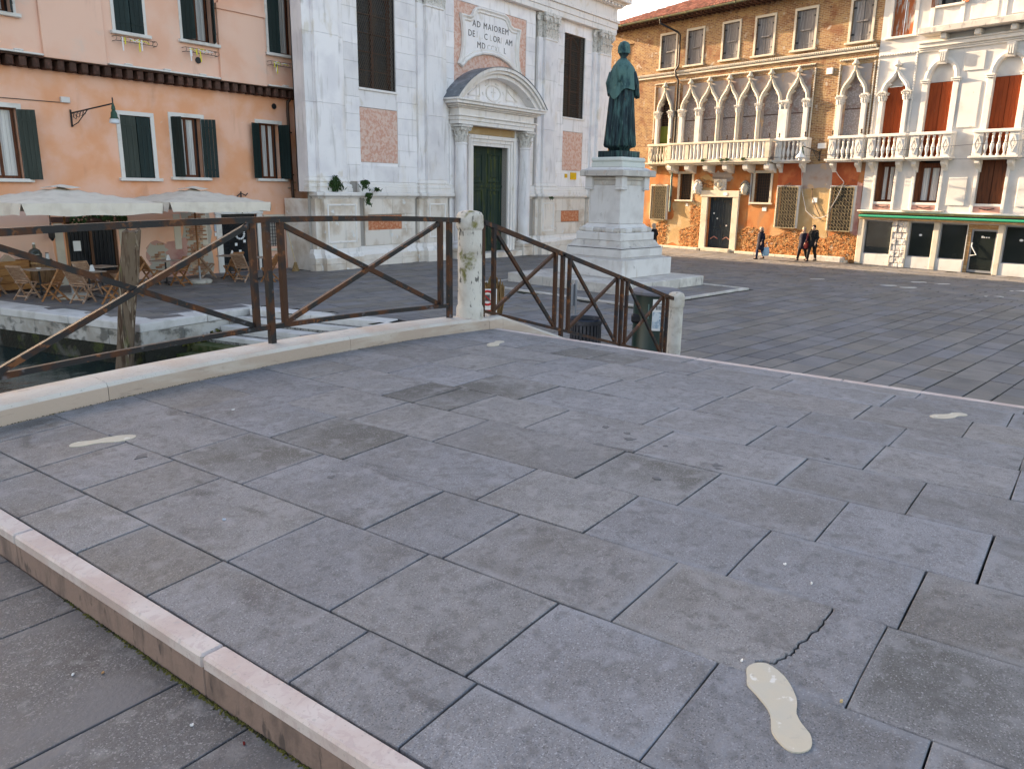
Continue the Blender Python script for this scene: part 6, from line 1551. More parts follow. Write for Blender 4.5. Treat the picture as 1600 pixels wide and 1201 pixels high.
# ---------------------------------------------------------------- palazzo on the right (x runs right along its front, y into it)
PLOC, PROT = (40.24, 9.32, 0.0), R(255.5)
brick = thing('brick_palazzo', 'old brick palazzo with pointed gothic windows, long balcony and orange ground floor', 'palazzo', PLOC, PROT)
white = thing('white_palazzo', 'white plastered palazzo with rust red shutters above a shop front', 'palazzo', PLOC, PROT)
AR = [(-12.97, .40, -13.6, -12.36, 7.5, 8.6)]
bd = [-11.76, -10.46, -9.12, -7.84, -6.56, -5.28]
for a, b in zip(bd, bd[1:]): AR.append(((a + b) / 2, (b - a) / 2 - .15, a, b, 7.5, 8.62))
AR += [(-4.36, .44, -5.28, -3.72, 7.55, 8.58), (-1.43, .49, -2.15, -.70, 7.5, 8.62)]
TOP = [(-13.55, -12.48, 9.93, 11.72), (-11.62, -10.58, 9.93, 11.72), (-9.20, -8.22, 9.95, 11.74), (-7.15, -6.12, 9.92, 11.72), (-4.86, -3.82, 9.92, 11.72), (-1.95, -.95, 9.92, 11.72)]
GR = [(-13.58, -12.42, 1.42, 3.36), (-4.92, -3.78, 1.32, 3.36), (-1.97, -.80, 1.30, 3.37)]
GW = [(-11.55, -10.66, 2.6, 4.06), (-6.44, -5.50, 2.56, 4.06)]
PD = (-9.40, -7.72, 0.0, 2.78)
U0, U1 = -17.6, -.45
mb = MB(); wall(mb, U0, U1, 4.45, 12.55, 0, [(q[2], q[3], 4.66, 8.92) for q in AR] + TOP + [(-16.6, -15.7, 9.93, 11.6)], .3)
mb.quad((U0, 0, -.3), (U0, 12, -.3), (U0, 12, 12.5), (U0, 0, 12.5)); mb.build('upper_wall', 'brick_ochre', brick)
mb = MB(); wall(mb, U0, U1, -.35, 4.45, 0, GR + GW + [PD], .3); mb.build('ground_floor_wall', 'plaster_red', brick)
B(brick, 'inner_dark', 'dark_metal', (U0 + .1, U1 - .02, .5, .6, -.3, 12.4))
B(brick, 'blocked_window', 'brick_ochre', (-16.6, -15.7, .1, .3, 9.93, 11.6))
def cusps(mb, cx, a, zs, h, y0, y1):
    for sg in (-1, 1):
        mb.prism([(cx + sg * a * 1.0, zs + h * .30), (cx + sg * (a * .42), zs + h * .44), (cx + sg * (a * .66), zs + h * .52), (cx + sg * a * .84, zs + h * .56)], 'y', y0, y1)
def finial(mb, x, y, z0, h):
    mb.lathe([(.06, z0), (.08, z0 + h * .2), (.06, z0 + h * .3), (.17, z0 + h * .42), (.18, z0 + h * .5), (.12, z0 + h * .62), (.06, z0 + h * .85), (.015, z0 + h)], x, y, 10)
def gothic(p, cx, a, x0, x1, zs, za, trim='cream_stone', span='plaster_grey', panel='board_grey', zb=4.66, w=.165, fin=True, ztop=8.92):
    crv = ogee(a, zs, za)
    mb = MB(); spandrel(mb, cx, a, crv, x0 + .002, x1 - .002, zb, ztop, 0.0, .22); mb.build('spandrel', span, p)
    t_ = MB(); arch_trim(t_, cx, zs + .02, crv, w, -.14, .02); cusps(t_, cx, a, zs, za - zs, -.02, .10)
    if fin: finial(t_, cx, -.12, za + .08, .50)
    win = t_.build('gothic_arch', trim, p)
    if panel:
        f = MB(); f.box(x0 + .01, x1 - .01, .2, .24, zb, 6.98); f.box(x0 + .01, x1 - .01, .21, .24, 6.99, za + .15); f.build('board', panel, win)
        B(win, 'board_seam', 'beam_wood', (cx - a, cx + a, .19, .22, 6.955, 7.0))
    return win
for i, (cx, a, x0, x1, zs, za) in enumerate(AR):
    wn_ = gothic(brick, cx, a, x0, x1, zs, za, panel=None if i == 0 else 'board_grey')
    if i == 0:
        B(wn_, 'pane', 'window_glass', (x0, x1, .24, .26, 4.66, 8.7))
        g_ = MB()
        for k in range(8): g_.box(cx - a + .02 + k * .11, cx - a + .04 + k * .11, .12, .14, 6.7, 8.5)
        for k in range(12): g_.box(cx - a, cx + a, .13, .15, 6.75 + k * .13, 6.77 + k * .13)
        g_.build('window_bars', 'pipe_brown', wn_); shutter(wn_, 'shutter_olive', cx - a, cx + a, 4.7, 6.75, .15, 0, 'l', boards=5, rails=False)
def column(p, x, r_=.115, z0=4.7, zc_=7.18, sq_=None, m='cream_stone'):
    f = MB()
    if sq_: f.cbox(x - sq_ / 2, x + sq_ / 2, -.16, .05, z0, zc_, c=.015)
    else: f.lathe([(r_ * 1.5, z0), (r_ * 1.5, z0 + .12), (r_ * 1.15, z0 + .2), (r_, z0 + .25), (r_ * .9, zc_)], x, -.06, 14)
    c_ = f.build('column', 'white_stone' if sq_ else m, p, True)
    f = MB()
    if sq_:
        for k in (-1, 1): round_capital(f, x + k * sq_ * .26, -.05, zc_, .36, .12)
        f.cbox(x - sq_ / 2 - .06, x + sq_ / 2 + .06, -.2, .03, zc_ + .33, zc_ + .42, c=.01)
    else: round_capital(f, x, -.06, zc_, .38, r_ * 1.05)
    f.build('capital', 'carved_stone', c_)
column(brick, -11.68, sq_=.26); column(brick, -10.46, sq_=.34); column(brick, -9.12); column(brick, -7.84); column(brick, -6.56); column(brick, -5.06, sq_=.5); column(brick, -3.80, sq_=.24)
column(brick, -13.48, sq_=.2); column(brick, -12.46, sq_=.2); column(brick, -2.04, sq_=.22); column(brick, -.82, sq_=.22)
def rope(p, x0, x1, z, r_=.06, y=-.03, m='cream_stone', vert=False, z1=None, step=.11):
    mb = MB(); L_ = (z1 - z) if vert else x1 - x0; n = int(L_ / step)
    for k in range(n):
        t0 = k * step
        if vert: mb.tube([(x0 - .0, y, z + t0), (x0, y - .012, z + t0 + step * .5), (x0, y, z + t0 + step)], [r_ * .7, r_, r_ * .7], 6, cap=False)
        else: mb.tube([(x0 + t0, y, z - .02), (x0 + t0 + step * .5, y - .012, z), (x0 + t0 + step, y, z + .02)], [r_ * .72, r_ * 1.02, r_ * .72], 6, cap=False)
    return mb.build('rope_moulding', m, p, True)
rope(brick, U0, U1 - .0, 9.63, .085, -.06); B(brick, 'string_course', 'cream_stone', (U0, U1, -.09, .02, 9.44, 9.535), c=.01)
rope(brick, -12.02, -3.5, 9.16, .045); rope(brick, -11.98, 0, 4.7, .04, vert=True, z1=9.1); rope(brick, -3.54, 0, 4.7, .045, vert=True, z1=9.1)
rope(brick, -2.3, -.52, 9.16, .045); rope(brick, -2.26, 0, 4.7, .045, vert=True, z1=9.1); rope(brick, -.56, 0, 4.7, .045, vert=True, z1=9.1)
rope(brick, -13.85, -12.25, 9.1, .04); rope(brick, -13.8, 0, 4.7, .04, vert=True, z1=9.05)
for (a, b, c, d) in TOP:
    win_frame(brick, a, b, c, d, 0, .12, 'cream_stone', .1)
    m_ = 'shutter_grey'
    shutter(brick, m_, a + .01, (a + b) / 2 - .005, c + .01, d, .12, R(random.uniform(0, 5)), 'l', boards=4); shutter(brick, m_, (a + b) / 2 + .005, b - .01, c + .01, d, .12, R(random.uniform(-6, 0)), 'r', boards=4)
    for zz in (c + .3, d - .35):
        B(brick, 'hinge', 'black_iron', (a, a + .14, .06, .08, zz, zz + .08)); B(brick, 'hinge', 'black_iron', (b - .14, b, .06, .08, zz, zz + .08))
    MB().cbox((a + b) / 2 - .28, (a + b) / 2 + .28, .03, .08, (c + d) / 2 - .05, (c + d) / 2 + .02, c=.01).build('shutter_batten', 'shutter_grey', brick)
# roof of rounded tiles with gutter
rf = MB(); rf.loft([[(-18.4, -.85, 12.50), (10, -.85, 12.50), (10, -.85, 12.58), (-18.4, -.85, 12.58)], [(-9.5, 8.0, 16.0), (10, 8.0, 16.0), (10, 8.0, 16.08), (-9.5, 8.0, 16.08)]])
roof = rf.build('roof', 'roof_tile', brick)
q = random.Random(12); tl = MB()
for i in range(88):
    u = -18.3 + i * .205
    for j in range(26):
        y = -.9 + j * .34
        if u < -18.35 + (y + .85) * 1.0: continue
        z = 12.565 + .395 * (y + .85); dz = q.uniform(-.008, .012); tl.t = q.random(); du = q.uniform(-.012, .012)
        r0, r1 = .088, .07; rings = []
        for (yy, zz, r_) in ((y, z + .035 + dz, r0), (y + .38, z + .15 + dz, r1)):
            rings.append([(u + du + r_ * math.cos(PI * k / 5), yy, zz + r_ * .8 * math.sin(PI * k / 5)) for k in range(6)])
        for k in range(5): tl.quad(rings[0][k], rings[0][k + 1], rings[1][k + 1], rings[1][k])
        tl.add(rings[0], [(0, 1, 2, 3, 4, 5)])
tl.build('roof_tiles', 'roof_tile', roof, kind='stuff', tone=True)
B(brick, 'eave_board', 'beam_wood', (-18.2, .6, -.82, .02, 12.44, 12.497))
for k in range(60): B(brick, 'rafter_end', 'beam_wood', (-18 + k * .31, -17.9 + k * .31, -.78, 0, 12.34, 12.437)) if k < 60 else None
mb = MB(); rings = []
for x in (-18.3, .7): rings.append([(x, -.93 + .085 * math.cos(PI + PI * k / 8), 12.52 + .085 * math.sin(PI + PI * k / 8)) for k in range(9)] + [(x, -.93 + .07 * math.cos(2 * PI - PI * k / 8), 12.52 + .07 * math.sin(2 * PI - PI * k / 8)) for k in range(9)])
mb.loft(rings); gut = mb.build('gutter', 'gutter_copper', brick, True)
for k in range(12): MB().tube([(-17.5 + k * 1.6, -.93 + .10 * math.cos(PI + PI * i / 6), 12.52 + .10 * math.sin(PI + PI * i / 6)) for i in range(7)], .018, 5).build('gutter_clip', 'gutter_copper', gut)
MB().tube([(-12.95, -.93, 12.44), (-12.95, -.9, 12.2), (-12.3, -.14, 11.75), (-12.12, -.12, 11.55), (-12.1, -.12, 9.98), (-12.25, -.2, 9.72), (-12.2, -.16, 9.4), (-12.08, -.1, 9.2), (-12.08, -.1, 4.3)], .055, 8).build('drainpipe', 'dark_metal', brick, True)
MB().tube([(-12.08, -.12, 4.25), (-12.1, -.12, 2.2), (-12.05, -.16, 1.9)], .06, 8).build('drainpipe', 'pipe_green', brick, True)
# balconies
def balcony(p, u0, u1, d, m='white_stone', n=4, pw=.36, z0=4.53, z1=5.73, consoles=True, side=True):
    t_ = group_node('balcony', p, ((u0 + u1) / 2, 0, 0)); h = (u1 - u0) / 2
    f = MB(); f.cbox(-h - .1, h + .1, -d - .1, .02, z0 + .06, z0 + .15, c=.012); f.cbox(-h - .04, h + .04, -d - .04, .02, z0, z0 + .058, c=.015); f.build('balcony_slab', m, t_)
    f = MB(); f.cbox(-h - .05, h + .05, -d - .06, -d + .17, z1 - .13, z1, c=.015)
    for sg in (-1, 1): f.cbox(sg * (h - .06) - .1, sg * (h - .06) + .1, -d + .172, .02, z1 - .128, z1 - .002, c=.012)
    f.build('balcony_rail', m, t_)
    for sg in (-1, 1):
        f = MB(); x = sg * (h - pw / 2); f.cbox(x - pw / 2, x + pw / 2, -d, -d + .12, z0 + .152, z1 - .132, c=.01)
        zc2, wd, hd_ = (z0 + z1) / 2 + .02, pw * .36, .34; c_ = [(x, zc2 - hd_), (x + wd, zc2), (x, zc2 + hd_), (x - wd, zc2)]
        for i in range(4): f.bar((c_[i][0], -d - .012, c_[i][1]), (c_[(i + 1) % 4][0], -d - .012, c_[(i + 1) % 4][1]), .045, .05)
        f.prism([(x, zc2 - hd_ * .5), (x + wd * .5, zc2), (x, zc2 + hd_ * .5), (x - wd * .5, zc2)], 'y', -d - .03, -d + .01)
        f.build('diamond_panel', m, t_)
        if side: B(t_, 'side_panel', m, (sg * (h - .02) - .06, sg * (h - .02) + .06, -d + .122, .0, z0 + .152, z1 - .132), c=.01)
        if consoles:
            f = MB(); xx = sg * (h - .22); f.prism([(0.02, z0 - .005), (-d * .85, z0 - .005), (-d * .85, z0 - .14), (-d * .55, z0 - .24), (-d * .3, z0 - .28), (0.02, z0 - .5)], 'x', xx - .1, xx + .1); f.build('console', m, t_)
    w_ = 2 * (h - pw)
    for k in range(n):
        f = MB(); x = -w_ / 2 + w_ * (k + .5) / n; baluster(f, x, -d + .06, z0 + .15, z1 - .13, min(.085, w_ / n * .42)); f.build('baluster', m, t_, True)
    return t_
balcony(brick, -13.68, -12.05, .5, 'cream_stone'); balcony(brick, -5.15, -3.42, .4); balcony(brick, -2.22, -.52, .4)
mainb = group_node('long_balcony', brick, (-8.6, 0, 0)); mx_ = lambda u: u + 8.6
d = .75
f = MB(); f.cbox(mx_(-12.0), mx_(-5.2), -d - .12, .02, 4.60, 4.70, c=.015); f.cbox(mx_(-11.9), mx_(-5.3), -d - .04, .02, 4.5, 4.598, c=.02); f.build('balcony_slab', 'cream_stone', mainb)
f = MB(); f.cbox(mx_(-11.95), mx_(-5.22), -d - .06, -d + .16, 5.60, 5.72, c=.02)
for u in (-11.85, -5.33): f.cbox(mx_(u) - .1, mx_(u) + .1, -d + .162, .02, 5.602, 5.718, c=.012)
f.build('balcony_rail', 'cream_stone', mainb)
f = MB(); f.cbox(mx_(-11.9), mx_(-5.27), -d - .02, -d + .12, 4.702, 4.80, c=.012); f.build('balcony_plinth', 'cream_stone', mainb)
PO = [-11.83, -10.55, -9.25, -7.95, -6.65, -5.35]
for i, u in enumerate(PO):
    MB().cbox(mx_(u) - .13, mx_(u) + .13, -d - .03, -d + .13, 4.802, 5.598, c=.015).build('balcony_post', 'cream_stone', mainb)
    f = MB(); f.lathe([(.012, 5.72), (.012, 5.8), (.06, 5.84), (.02, 5.88), (.05, 5.95), (.012, 6.02)], mx_(u), -d + .05, 7); f.build('iron_finial', 'pipe_brown', mainb)
    if i < 5:
        for k in range(4):
            x = mx_(u) + .13 + (PO[i + 1] - u - .26) * (k + .5) / 4
            f = MB(); f.lathe([(.085, 4.8), (.085, 4.86), (.07, 4.9), (.075, 5.2), (.065, 5.5), (.085, 5.54), (.085, 5.6)], x, -d + .05, 12); f.build('baluster', 'white_stone', mainb, True)
    c_ = MB(); c_.prism([(.02, 4.498), (-d * .95, 4.498), (-d * .99, 4.40), (-d * .95, 4.26), (-d * .75, 4.17), (-d * .45, 4.2), (-d * .3, 4.12), (.02, 4.05)], 'x', mx_(u) - .15, mx_(u) + .15); c_.build('corbel', 'white_stone', mainb)
    if i < 5:
        q = random.Random(i)
for u in (-9.3, -8.1, -7.75, -6.75):
    f = MB(); q = random.Random(int(u * 100))
    for k in range(40): leaf(f, mx_(u) + q.gauss(0, .08), -d - .1 + q.uniform(-.04, .04), 4.68 + q.uniform(-.04, .1), .05, .06, .04, q.uniform(-3, 3))
    f.build('weed', 'leaf_mid', mainb)
for u in (-13.5, -12.2, -5.0, -3.55, -2.1, -.66):
    f = MB(); f.lathe([(.012, 5.72), (.012, 5.8), (.06, 5.84), (.02, 5.88), (.05, 5.95), (.012, 6.02)], u, -.35, 7); f.build('iron_finial', 'pipe_brown', brick)
# ground floor: grilles, barred windows, door, masks
for gi, (a, b, c, d_) in enumerate(GR):
    win_frame(brick, a, b, c, d_, 0, .08, 'white_stone', 0, pr=.12)
    B(brick, 'window_back', 'dark_metal', (a, b, .2, .22, c, d_))
    fr = MB(); nx, nzz = 7, 12; sx_, sz_ = (b - a) / nx, (d_ - c) / nzz
    for i in range(nx):
        for j in range(nzz):
            cx, cz_ = a + (i + .5) * sx_, c + (j + .5) * sz_
            pts = [(cx + sx_ * .5 * math.cos(2 * PI * k / 8), -.13, cz_ + sz_ * .5 * math.sin(2 * PI * k / 8)) for k in range(9)]
            fr.tube(pts, .010, 4, cap=False)
            fr.tube([(cx - sx_ * .3, -.13, cz_ - sz_ * .3), (cx, -.12, cz_), (cx + sx_ * .3, -.13, cz_ + sz_ * .3)], .007, 4, cap=False)
    for x in (a, b): fr.box(x - .025, x + .025, -.15, -.1, c, d_)
    for z in (c, d_): fr.box(a, b, -.15, -.1, z - .025, z + .025)
    gx = (a + b) / 2
    for k in range(9):
        t_ = (k - 4) / 4; fr.tube([(gx + t_ * .45, -.13, d_), (gx + t_ * .45 + .05, -.13, d_ + .22 * (1 - abs(t_))), (gx + t_ * .42 - .04, -.13, d_ + .12 * (1 - abs(t_)))], .013, 4)
    fr.build('scroll_grille', 'grille_iron', brick)
for a, b, c, d_ in GW:
    win_frame(brick, a, b, c, d_, 0, .13, 'cream_stone', .1)
    B(brick, 'window_back', 'dark_metal', (a, b, .2, .22, c, d_)); fr = MB()
    for k in range(1, 7): fr.box(a + (b - a) * k / 7 - .01, a + (b - a) * k / 7 + .01, .05, .07, c, d_)
    for k in range(1, 10): fr.box(a, b, .055, .075, c + (d_ - c) * k / 10 - .008, c + (d_ - c) * k / 10 + .008)
    fr.build('window_bars', 'pipe_brown', brick)
B(brick, 'pipe_side', 'grey_metal', (-6.68, -6.6, -.1, -.02, 2.4, 4.05), c=.01)
fr = MB(); fr.cbox(PD[0] - .42, PD[0], -.1, .1, -.15, 2.78, c=.02); fr.cbox(PD[1], PD[1] + .40, -.1, .1, -.15, 2.78, c=.02); dfo = fr.build('door_frame', 'cream_stone', brick)
MB().cbox(PD[0] - .5, PD[1] + .42, -.12, .1, 2.784, 3.14, c=.02).build('door_lintel', 'cream_stone', dfo)
B(dfo, 'threshold', 'cream_stone', (PD[0] - .1, PD[1] + .1, -.3, .2, -.25, 0.0), c=.01)
fr = MB(); fr.lathe([(.001, 0), (.11, .004), (.12, .02), (.001, .02)], n=18); o = fr.build('number_plate', 'paper_white', dfo); o.location = (-8.2, -.12, 2.96); o.rotation_euler = (R(90), 0, 0); o.scale = (1.3, .8, 1)
for sg, (a, b) in enumerate(((PD[0], (PD[0] + PD[1]) / 2 - .006), ((PD[0] + PD[1]) / 2 + .006, PD[1]))):
    lf = MB(); lf.box(a, b, .2, .25, 0, 2.78); lo = lf.build('door_leaf', 'blue_door', dfo); f = MB()
    for z0, z1 in ((.15, 1.0), (1.12, 2.6)):
        for q_ in ((a + .08, a + .14, z0, z1), (b - .14, b - .08, z0, z1), (a + .14, b - .14, z0, z0 + .06), (a + .14, b - .14, z1 - .06, z1)): f.cbox(q_[0], q_[1], .175, .205, q_[2], q_[3], c=.008)
    f.build('door_panel', 'blue_door', lo)
    f = MB(); f.tube([((a + b) / 2 + .25 * (1 - 2 * sg), .19, .5), ((a + b) / 2, .17, .62), ((a + b) / 2 - .25 * (1 - 2 * sg), .19, .48)], .03, 5); f.build('worn_patch', 'stucco_patch', lo)
    for kx_, kz in ((.3, 1.9), (.55, 1.62)) if sg == 0 else ((.35, 1.25),):
        f = MB(); f.lathe([(.05, 0), (.05, .02), (.001, .025)], n=10); o = f.build('sticker', 'paper_white', lo); o.location = (a + kx_, .2, kz); o.rotation_euler = (R(90), 0, 0)
def mask(x, z, m, s_=.3):
    f = MB(); f.loft([[(x + s_ * r_ * math.cos(2 * PI * k / 14), y, z + s_ * 1.35 * r_ * math.sin(2 * PI * k / 14) * (1 if math.sin(2 * PI * k / 14) > 0 else 1.1)) for k in range(14)] for y, r_ in ((.02, .85), (-.1, .8), (-.2, .6), (-.26, .3), (-.27, .02))])
    f.loft([[(x - s_ * .13, -.22, z - s_ * .2), (x + s_ * .13, -.22, z - s_ * .2), (x, -.36, z - s_ * .22)], [(x - s_ * .06, -.22, z + s_ * .25), (x + s_ * .06, -.22, z + s_ * .25), (x, -.26, z + s_ * .25)]])
    o = f.build('stone_mask', m, brick, True); h_ = MB()
    for k in range(13):
        a = PI * k / 12 * 1.5 - PI * .25; h_.lathe([(.01, z + s_ * 1.3 * math.sin(a) - .09), (.085, z + s_ * 1.3 * math.sin(a)), (.01, z + s_ * 1.3 * math.sin(a) + .09)], x + s_ * .95 * math.cos(a), -.08, 7)
    for sg in (-1, 1): h_.lathe([(.01, z + s_ * .28), (.05, z + s_ * .33), (.01, z + s_ * .38)], x + sg * s_ * .32, -.21, 6)
    h_.lathe([(.01, z - s_ * .55), (.08, z - s_ * .5), (.01, z - s_ * .45)], x, -.2, 8)
    h_.build('mask_hair', 'carved_stone' if m != 'cream_stone' else 'step_rough', o)
mask(-10.18, 3.28, 'carved_stone'); mask(-7.0, 3.25, 'cream_stone', .28)
f = MB(); f.cbox(-9.05, -8.25, -.1, .02, 3.16, 3.75, c=.01); cr_ = f.build('crest_stone', 'carved_stone', brick); f = MB()
c4 = [(-8.65, 3.18), (-8.28, 3.46), (-8.65, 3.73), (-9.02, 3.46)]
for i in range(4): f.bar((c4[i][0], -.12, c4[i][1]), (c4[(i + 1) % 4][0], -.12, c4[(i + 1) % 4][1]), .05, .05)
f.lathe([(.02, 3.26), (.13, 3.4), (.16, 3.5), (.1, 3.6), (.02, 3.62)], -8.65, -.1, 10); f.build('crest_boss', 'cream_stone', cr_)
patch(brick, ragged(-10.1, -8.3, 2.9, 3.9, 31, 9, .12), .003, 'plaster_buff'); patch(brick, ragged(-9.2, -7.9, 3.7, 4.15, 32, 8, .08), -.002, 'plaster_grey', 'mortar_bed')
patch(brick, ragged(-13.6, -10.0, .0, 1.5, 33, 10, .15), .001, 'plaster_buff'); patch(brick, ragged(-11.9, -10.0, 1.2, 2.5, 34, 9, .12), .003, 'plaster_buff')
patch(brick, ragged(-3.74, -2.0, .95, 3.3, 35, 9, .06), .001, 'plaster_buff'); patch(brick, ragged(-3.72, -2.05, 3.2, 4.5, 36, 9, .05), .003, 'plaster_grey', 'grey_patch')  # second patch is plain grey plaster between the two balconies
for a, b in ((-5.05, -3.7), (-2.05, -.75)): patch(brick, [(a, 3.42), (b, 3.42), (b + .04, 4.1), (b - .1, 4.52), (a + .1, 4.52), (a - .04, 4.1)], .002, 'plaster_deep_red')
patch(brick, ragged(-.78, -.46, .9, 3.6, 37, 8, .04), .002, 'stucco_patch')
def rubble(p, x0, x1, z0, z1, seed, edge=.3):
    q = random.Random(seed); mb = MB(); z = z0
    while z < z1:
        h = q.uniform(.05, .07); x = x0 + q.uniform(-.1, .1); lim = z1 - edge + edge * math.sin(x * 3)
        while x < x1:
            w_ = q.uniform(.13, .24); top = z1 - edge * (.5 + .5 * math.sin(x * 2.3 + seed)) - q.uniform(0, .12)
            if z < top and q.random() > .03:
                mb.t = q.random(); dd = q.uniform(.012, .045); mb.box(x + q.uniform(0, .006), x + w_ - q.uniform(.008, .018), -dd, .02, z + q.uniform(0, .005), z + h - .010)
            x += w_
        z += h
    bedp = [(x0 + (x1 - x0) * i / 24, z1 - edge * (.5 + .5 * math.sin((x0 + (x1 - x0) * i / 24) * 2.3 + seed)) - .03) for i in range(25)]
    f = MB(); f.prism([(x1, z0), (x0, z0)] + bedp, 'y', -.010, .01); f.build('mortar_bed', 'mortar_brown', p)
    mb.build('rubble_brickwork', 'rubble_brick', p, kind='stuff', tone=True)
rubble(brick, -7.25, -.5, -.2, 1.3, 1, .45); rubble(brick, -13.9, -12.4, -.1, 1.35, 2); rubble(brick, -11.3, -9.95, -.1, 1.2, 3); rubble(brick, -10.2, -9.0, 3.3, 3.95, 4); rubble(brick, -10.6, -9.95, 1.2, 2.5, 5); rubble(brick, -16.8, -13.9, -.1, .8, 6)
for i in range(13):
    u = -17.4 + i * 1.28
    if not -9.9 < u + .6 < -7.3: MB().cbox(u, u + 1.27, -.34, .0, -.35, -.07 + .006 * (i % 3), c=.02).build('kerb_block', 'cream_stone', brick)
B(brick, 'stone_bench', 'pedestal_weathered', (-2.6, -.9, -.5, -.05, -.3, .06), c=.02)
B(brick, 'house_number', 'paper_white', (-11.0, -10.83, -.02, .02, 2.25, 2.42)); B(brick, 'house_number', 'paper_white', (-5.85, -5.6, -.02, .02, 2.12, 2.32)); B(brick, 'junction_box', 'paper_white', (-2.97, -2.72, -.06, .02, 2.62, 2.85)); B(brick, 'junction_box', 'paper_white', (-2.92, -2.62, -.1, .02, 8.62, 8.9)); B(brick, 'junction_box', 'paper_white', (-2.95, -2.55, -.12, .02, 5.2, 5.45))
for pts in ([(-3.75, -.05, 4.4), (-3.6, -.06, 3.2), (-3.25, -.06, 2.2), (-2.75, -.08, 1.85), (-2.35, -.08, 1.9)], [(-1.35, -.16, 3.6), (-1.6, -.17, 2.9), (-2.1, -.1, 2.0), (-2.4, -.08, 1.9)], [(-2.1, -.06, 4.4), (-1.7, -.06, 3.9), (-1.35, -.16, 3.62)]):
    sm = []
    for i in range(len(pts) - 1):
        for t in range(4): sm.append(Vector(pts[i]).lerp(Vector(pts[i + 1]), t / 4))
    MB().tube(sm + [Vector(pts[-1])], .018, 5).build('cable', 'cloth_pale', brick, True)
MB().tube([(-3.05, -.04, 3.3), (-3.0, -.05, 2.9), (-2.75, -.05, 2.4), (-2.45, -.06, 1.95)], .02, 5).build('cable', 'pipe_brown', brick, True)

# white palazzo
W0, W1 = -.446, 9.6
WA = (.55, .47, -.10, 1.20, 7.5, 8.36)
RW = [(2.49, .52), (5.13, .53), (7.95, .53)]
LW = [(.15, 1.0, 2.73, 4.62), (1.95, 3.02, 2.73, 4.55), (4.56, 5.63, 2.73, 4.55), (7.4, 8.45, 2.73, 4.55)]
SH = [(-.12, 1.21, -.3, 1.87), (1.98, 3.06, -.3, 1.87), (3.33, 4.46, -.3, 1.87), (4.49, 5.68, -.3, 1.87), (5.92, 7.3, -.3, 1.87), (7.6, 9.2, -.3, 1.87)]
holes = [(WA[2], WA[3], 4.66, 8.92)] + [(c - a - .25, c + a + .25, 4.66, 9.04) for c, a in RW] + LW + SH + [(0.0, .97, 9.9, 11.6), (1.95, 2.95, 10.9, 12.3)]
mb = MB(); wall(mb, W0, W1, -.35, 13.0, 0, holes, .3); mb.quad((W1, 0, -.3), (W1, 12, -.3), (W1, 12, 13), (W1, 0, 13)); mb.build('wall', 'white_plaster', white)
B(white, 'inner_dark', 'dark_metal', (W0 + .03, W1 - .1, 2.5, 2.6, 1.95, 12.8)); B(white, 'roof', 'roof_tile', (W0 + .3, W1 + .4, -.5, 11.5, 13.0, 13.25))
room = MB(); room.quad((W0 + .05, 3.2, -.15), (W1, 3.2, -.15), (W1, 3.2, 2.2), (W0 + .05, 3.2, 2.2)); room.quad((W0 + .05, .3, -.15), (W1, .3, -.15), (W1, 3.2, -.15), (W0 + .05, 3.2, -.15)); room.quad((W0 + .05, .3, 2.2), (W1, .3, 2.2), (W1, 3.2, 2.2), (W0 + .05, 3.2, 2.2))
for u in (1.75, 3.2): room.quad((u, .35, -.15), (u, 3.2, -.15), (u, 3.2, 2.2), (u, .35, 2.2))
room.build('shop_interior', 'white_plaster', white)
gothic(white, WA[0], WA[1], WA[2], WA[3], WA[4], WA[5], 'white_stone', 'white_plaster', None, w=.17, ztop=8.92)
for sg, hg in ((0, 'l'), (1, 'r')):
    shutter(white, 'shutter_rust', .08 + .473 * sg, .547 + .473 * sg, 4.7, 7.78, .16, 0, hg, boards=3, rails=False)
B(white, 'lunette', 'white_plaster', (.05, 1.05, .17, .22, 7.8, 8.5))
column(white, .0, sq_=.2); column(white, 1.12, sq_=.2)
rope(white, -.40, 1.36, 9.16, .05, m='white_stone'); rope(white, -.38, 0, 4.7, .05, vert=True, z1=9.1, m='white_stone'); rope(white, 1.33, 0, 5.8, .05, vert=True, z1=9.1, m='white_stone')
for (c, a) in RW:
    crv = semi(a, 7.93, 8.6); mb = MB(); spandrel(mb, c, a, crv, c - a - .248, c + a + .248, 4.66, 9.04, 0, .24); mb.build('spandrel', 'white_plaster', white)
    mb = MB(); arch_trim(mb, c, 7.93, crv, .21, -.07, .02); tr = mb.build('archivolt', 'white_stone', white)
    for sg in (-1, 1):
        x = c + sg * (a + .12); MB().cbox(x - .12, x + .12, -.07, .02, 4.68, 7.78, c=.01).build('jamb', 'white_stone', tr); MB().cbox(x - .17, x + .17, -.13, .02, 7.784, 7.86, c=.015).build('impost', 'white_stone', tr); MB().cbox(x - .19, x + .19, -.16, .02, 7.862, 7.928, c=.012).build('impost', 'white_stone', tr)
    mb = MB(); mb.loft([[(c - .13, .02, 8.52), (c + .13, .02, 8.52), (c + .13, -.12, 8.52), (c - .13, -.12, 8.52)], [(c - .16, .02, 9.0), (c + .16, .02, 9.0), (c + .16, -.26, 9.0), (c - .16, -.26, 9.0)], [(c - .17, .02, 9.06), (c + .17, .02, 9.06), (c + .17, -.22, 9.06), (c - .17, -.22, 9.06)]])
    for k in (-1, 0, 1): mb.box(c + k * .09 - .02, c + k * .09 + .02, -.25, -.1, 8.62, 8.98)
    mb.build('keystone', 'white_stone', tr)
    for sg, hg in ((0, 'l'), (1, 'r')): shutter(white, 'shutter_rust', c - a + .01 + a * sg, c - .005 + a * sg, 4.7, 7.80, .16, 0, hg, boards=3, rails=False)
    B(white, 'lunette', 'white_plaster', (c - a, c + a, .17, .22, 7.82, 8.62))
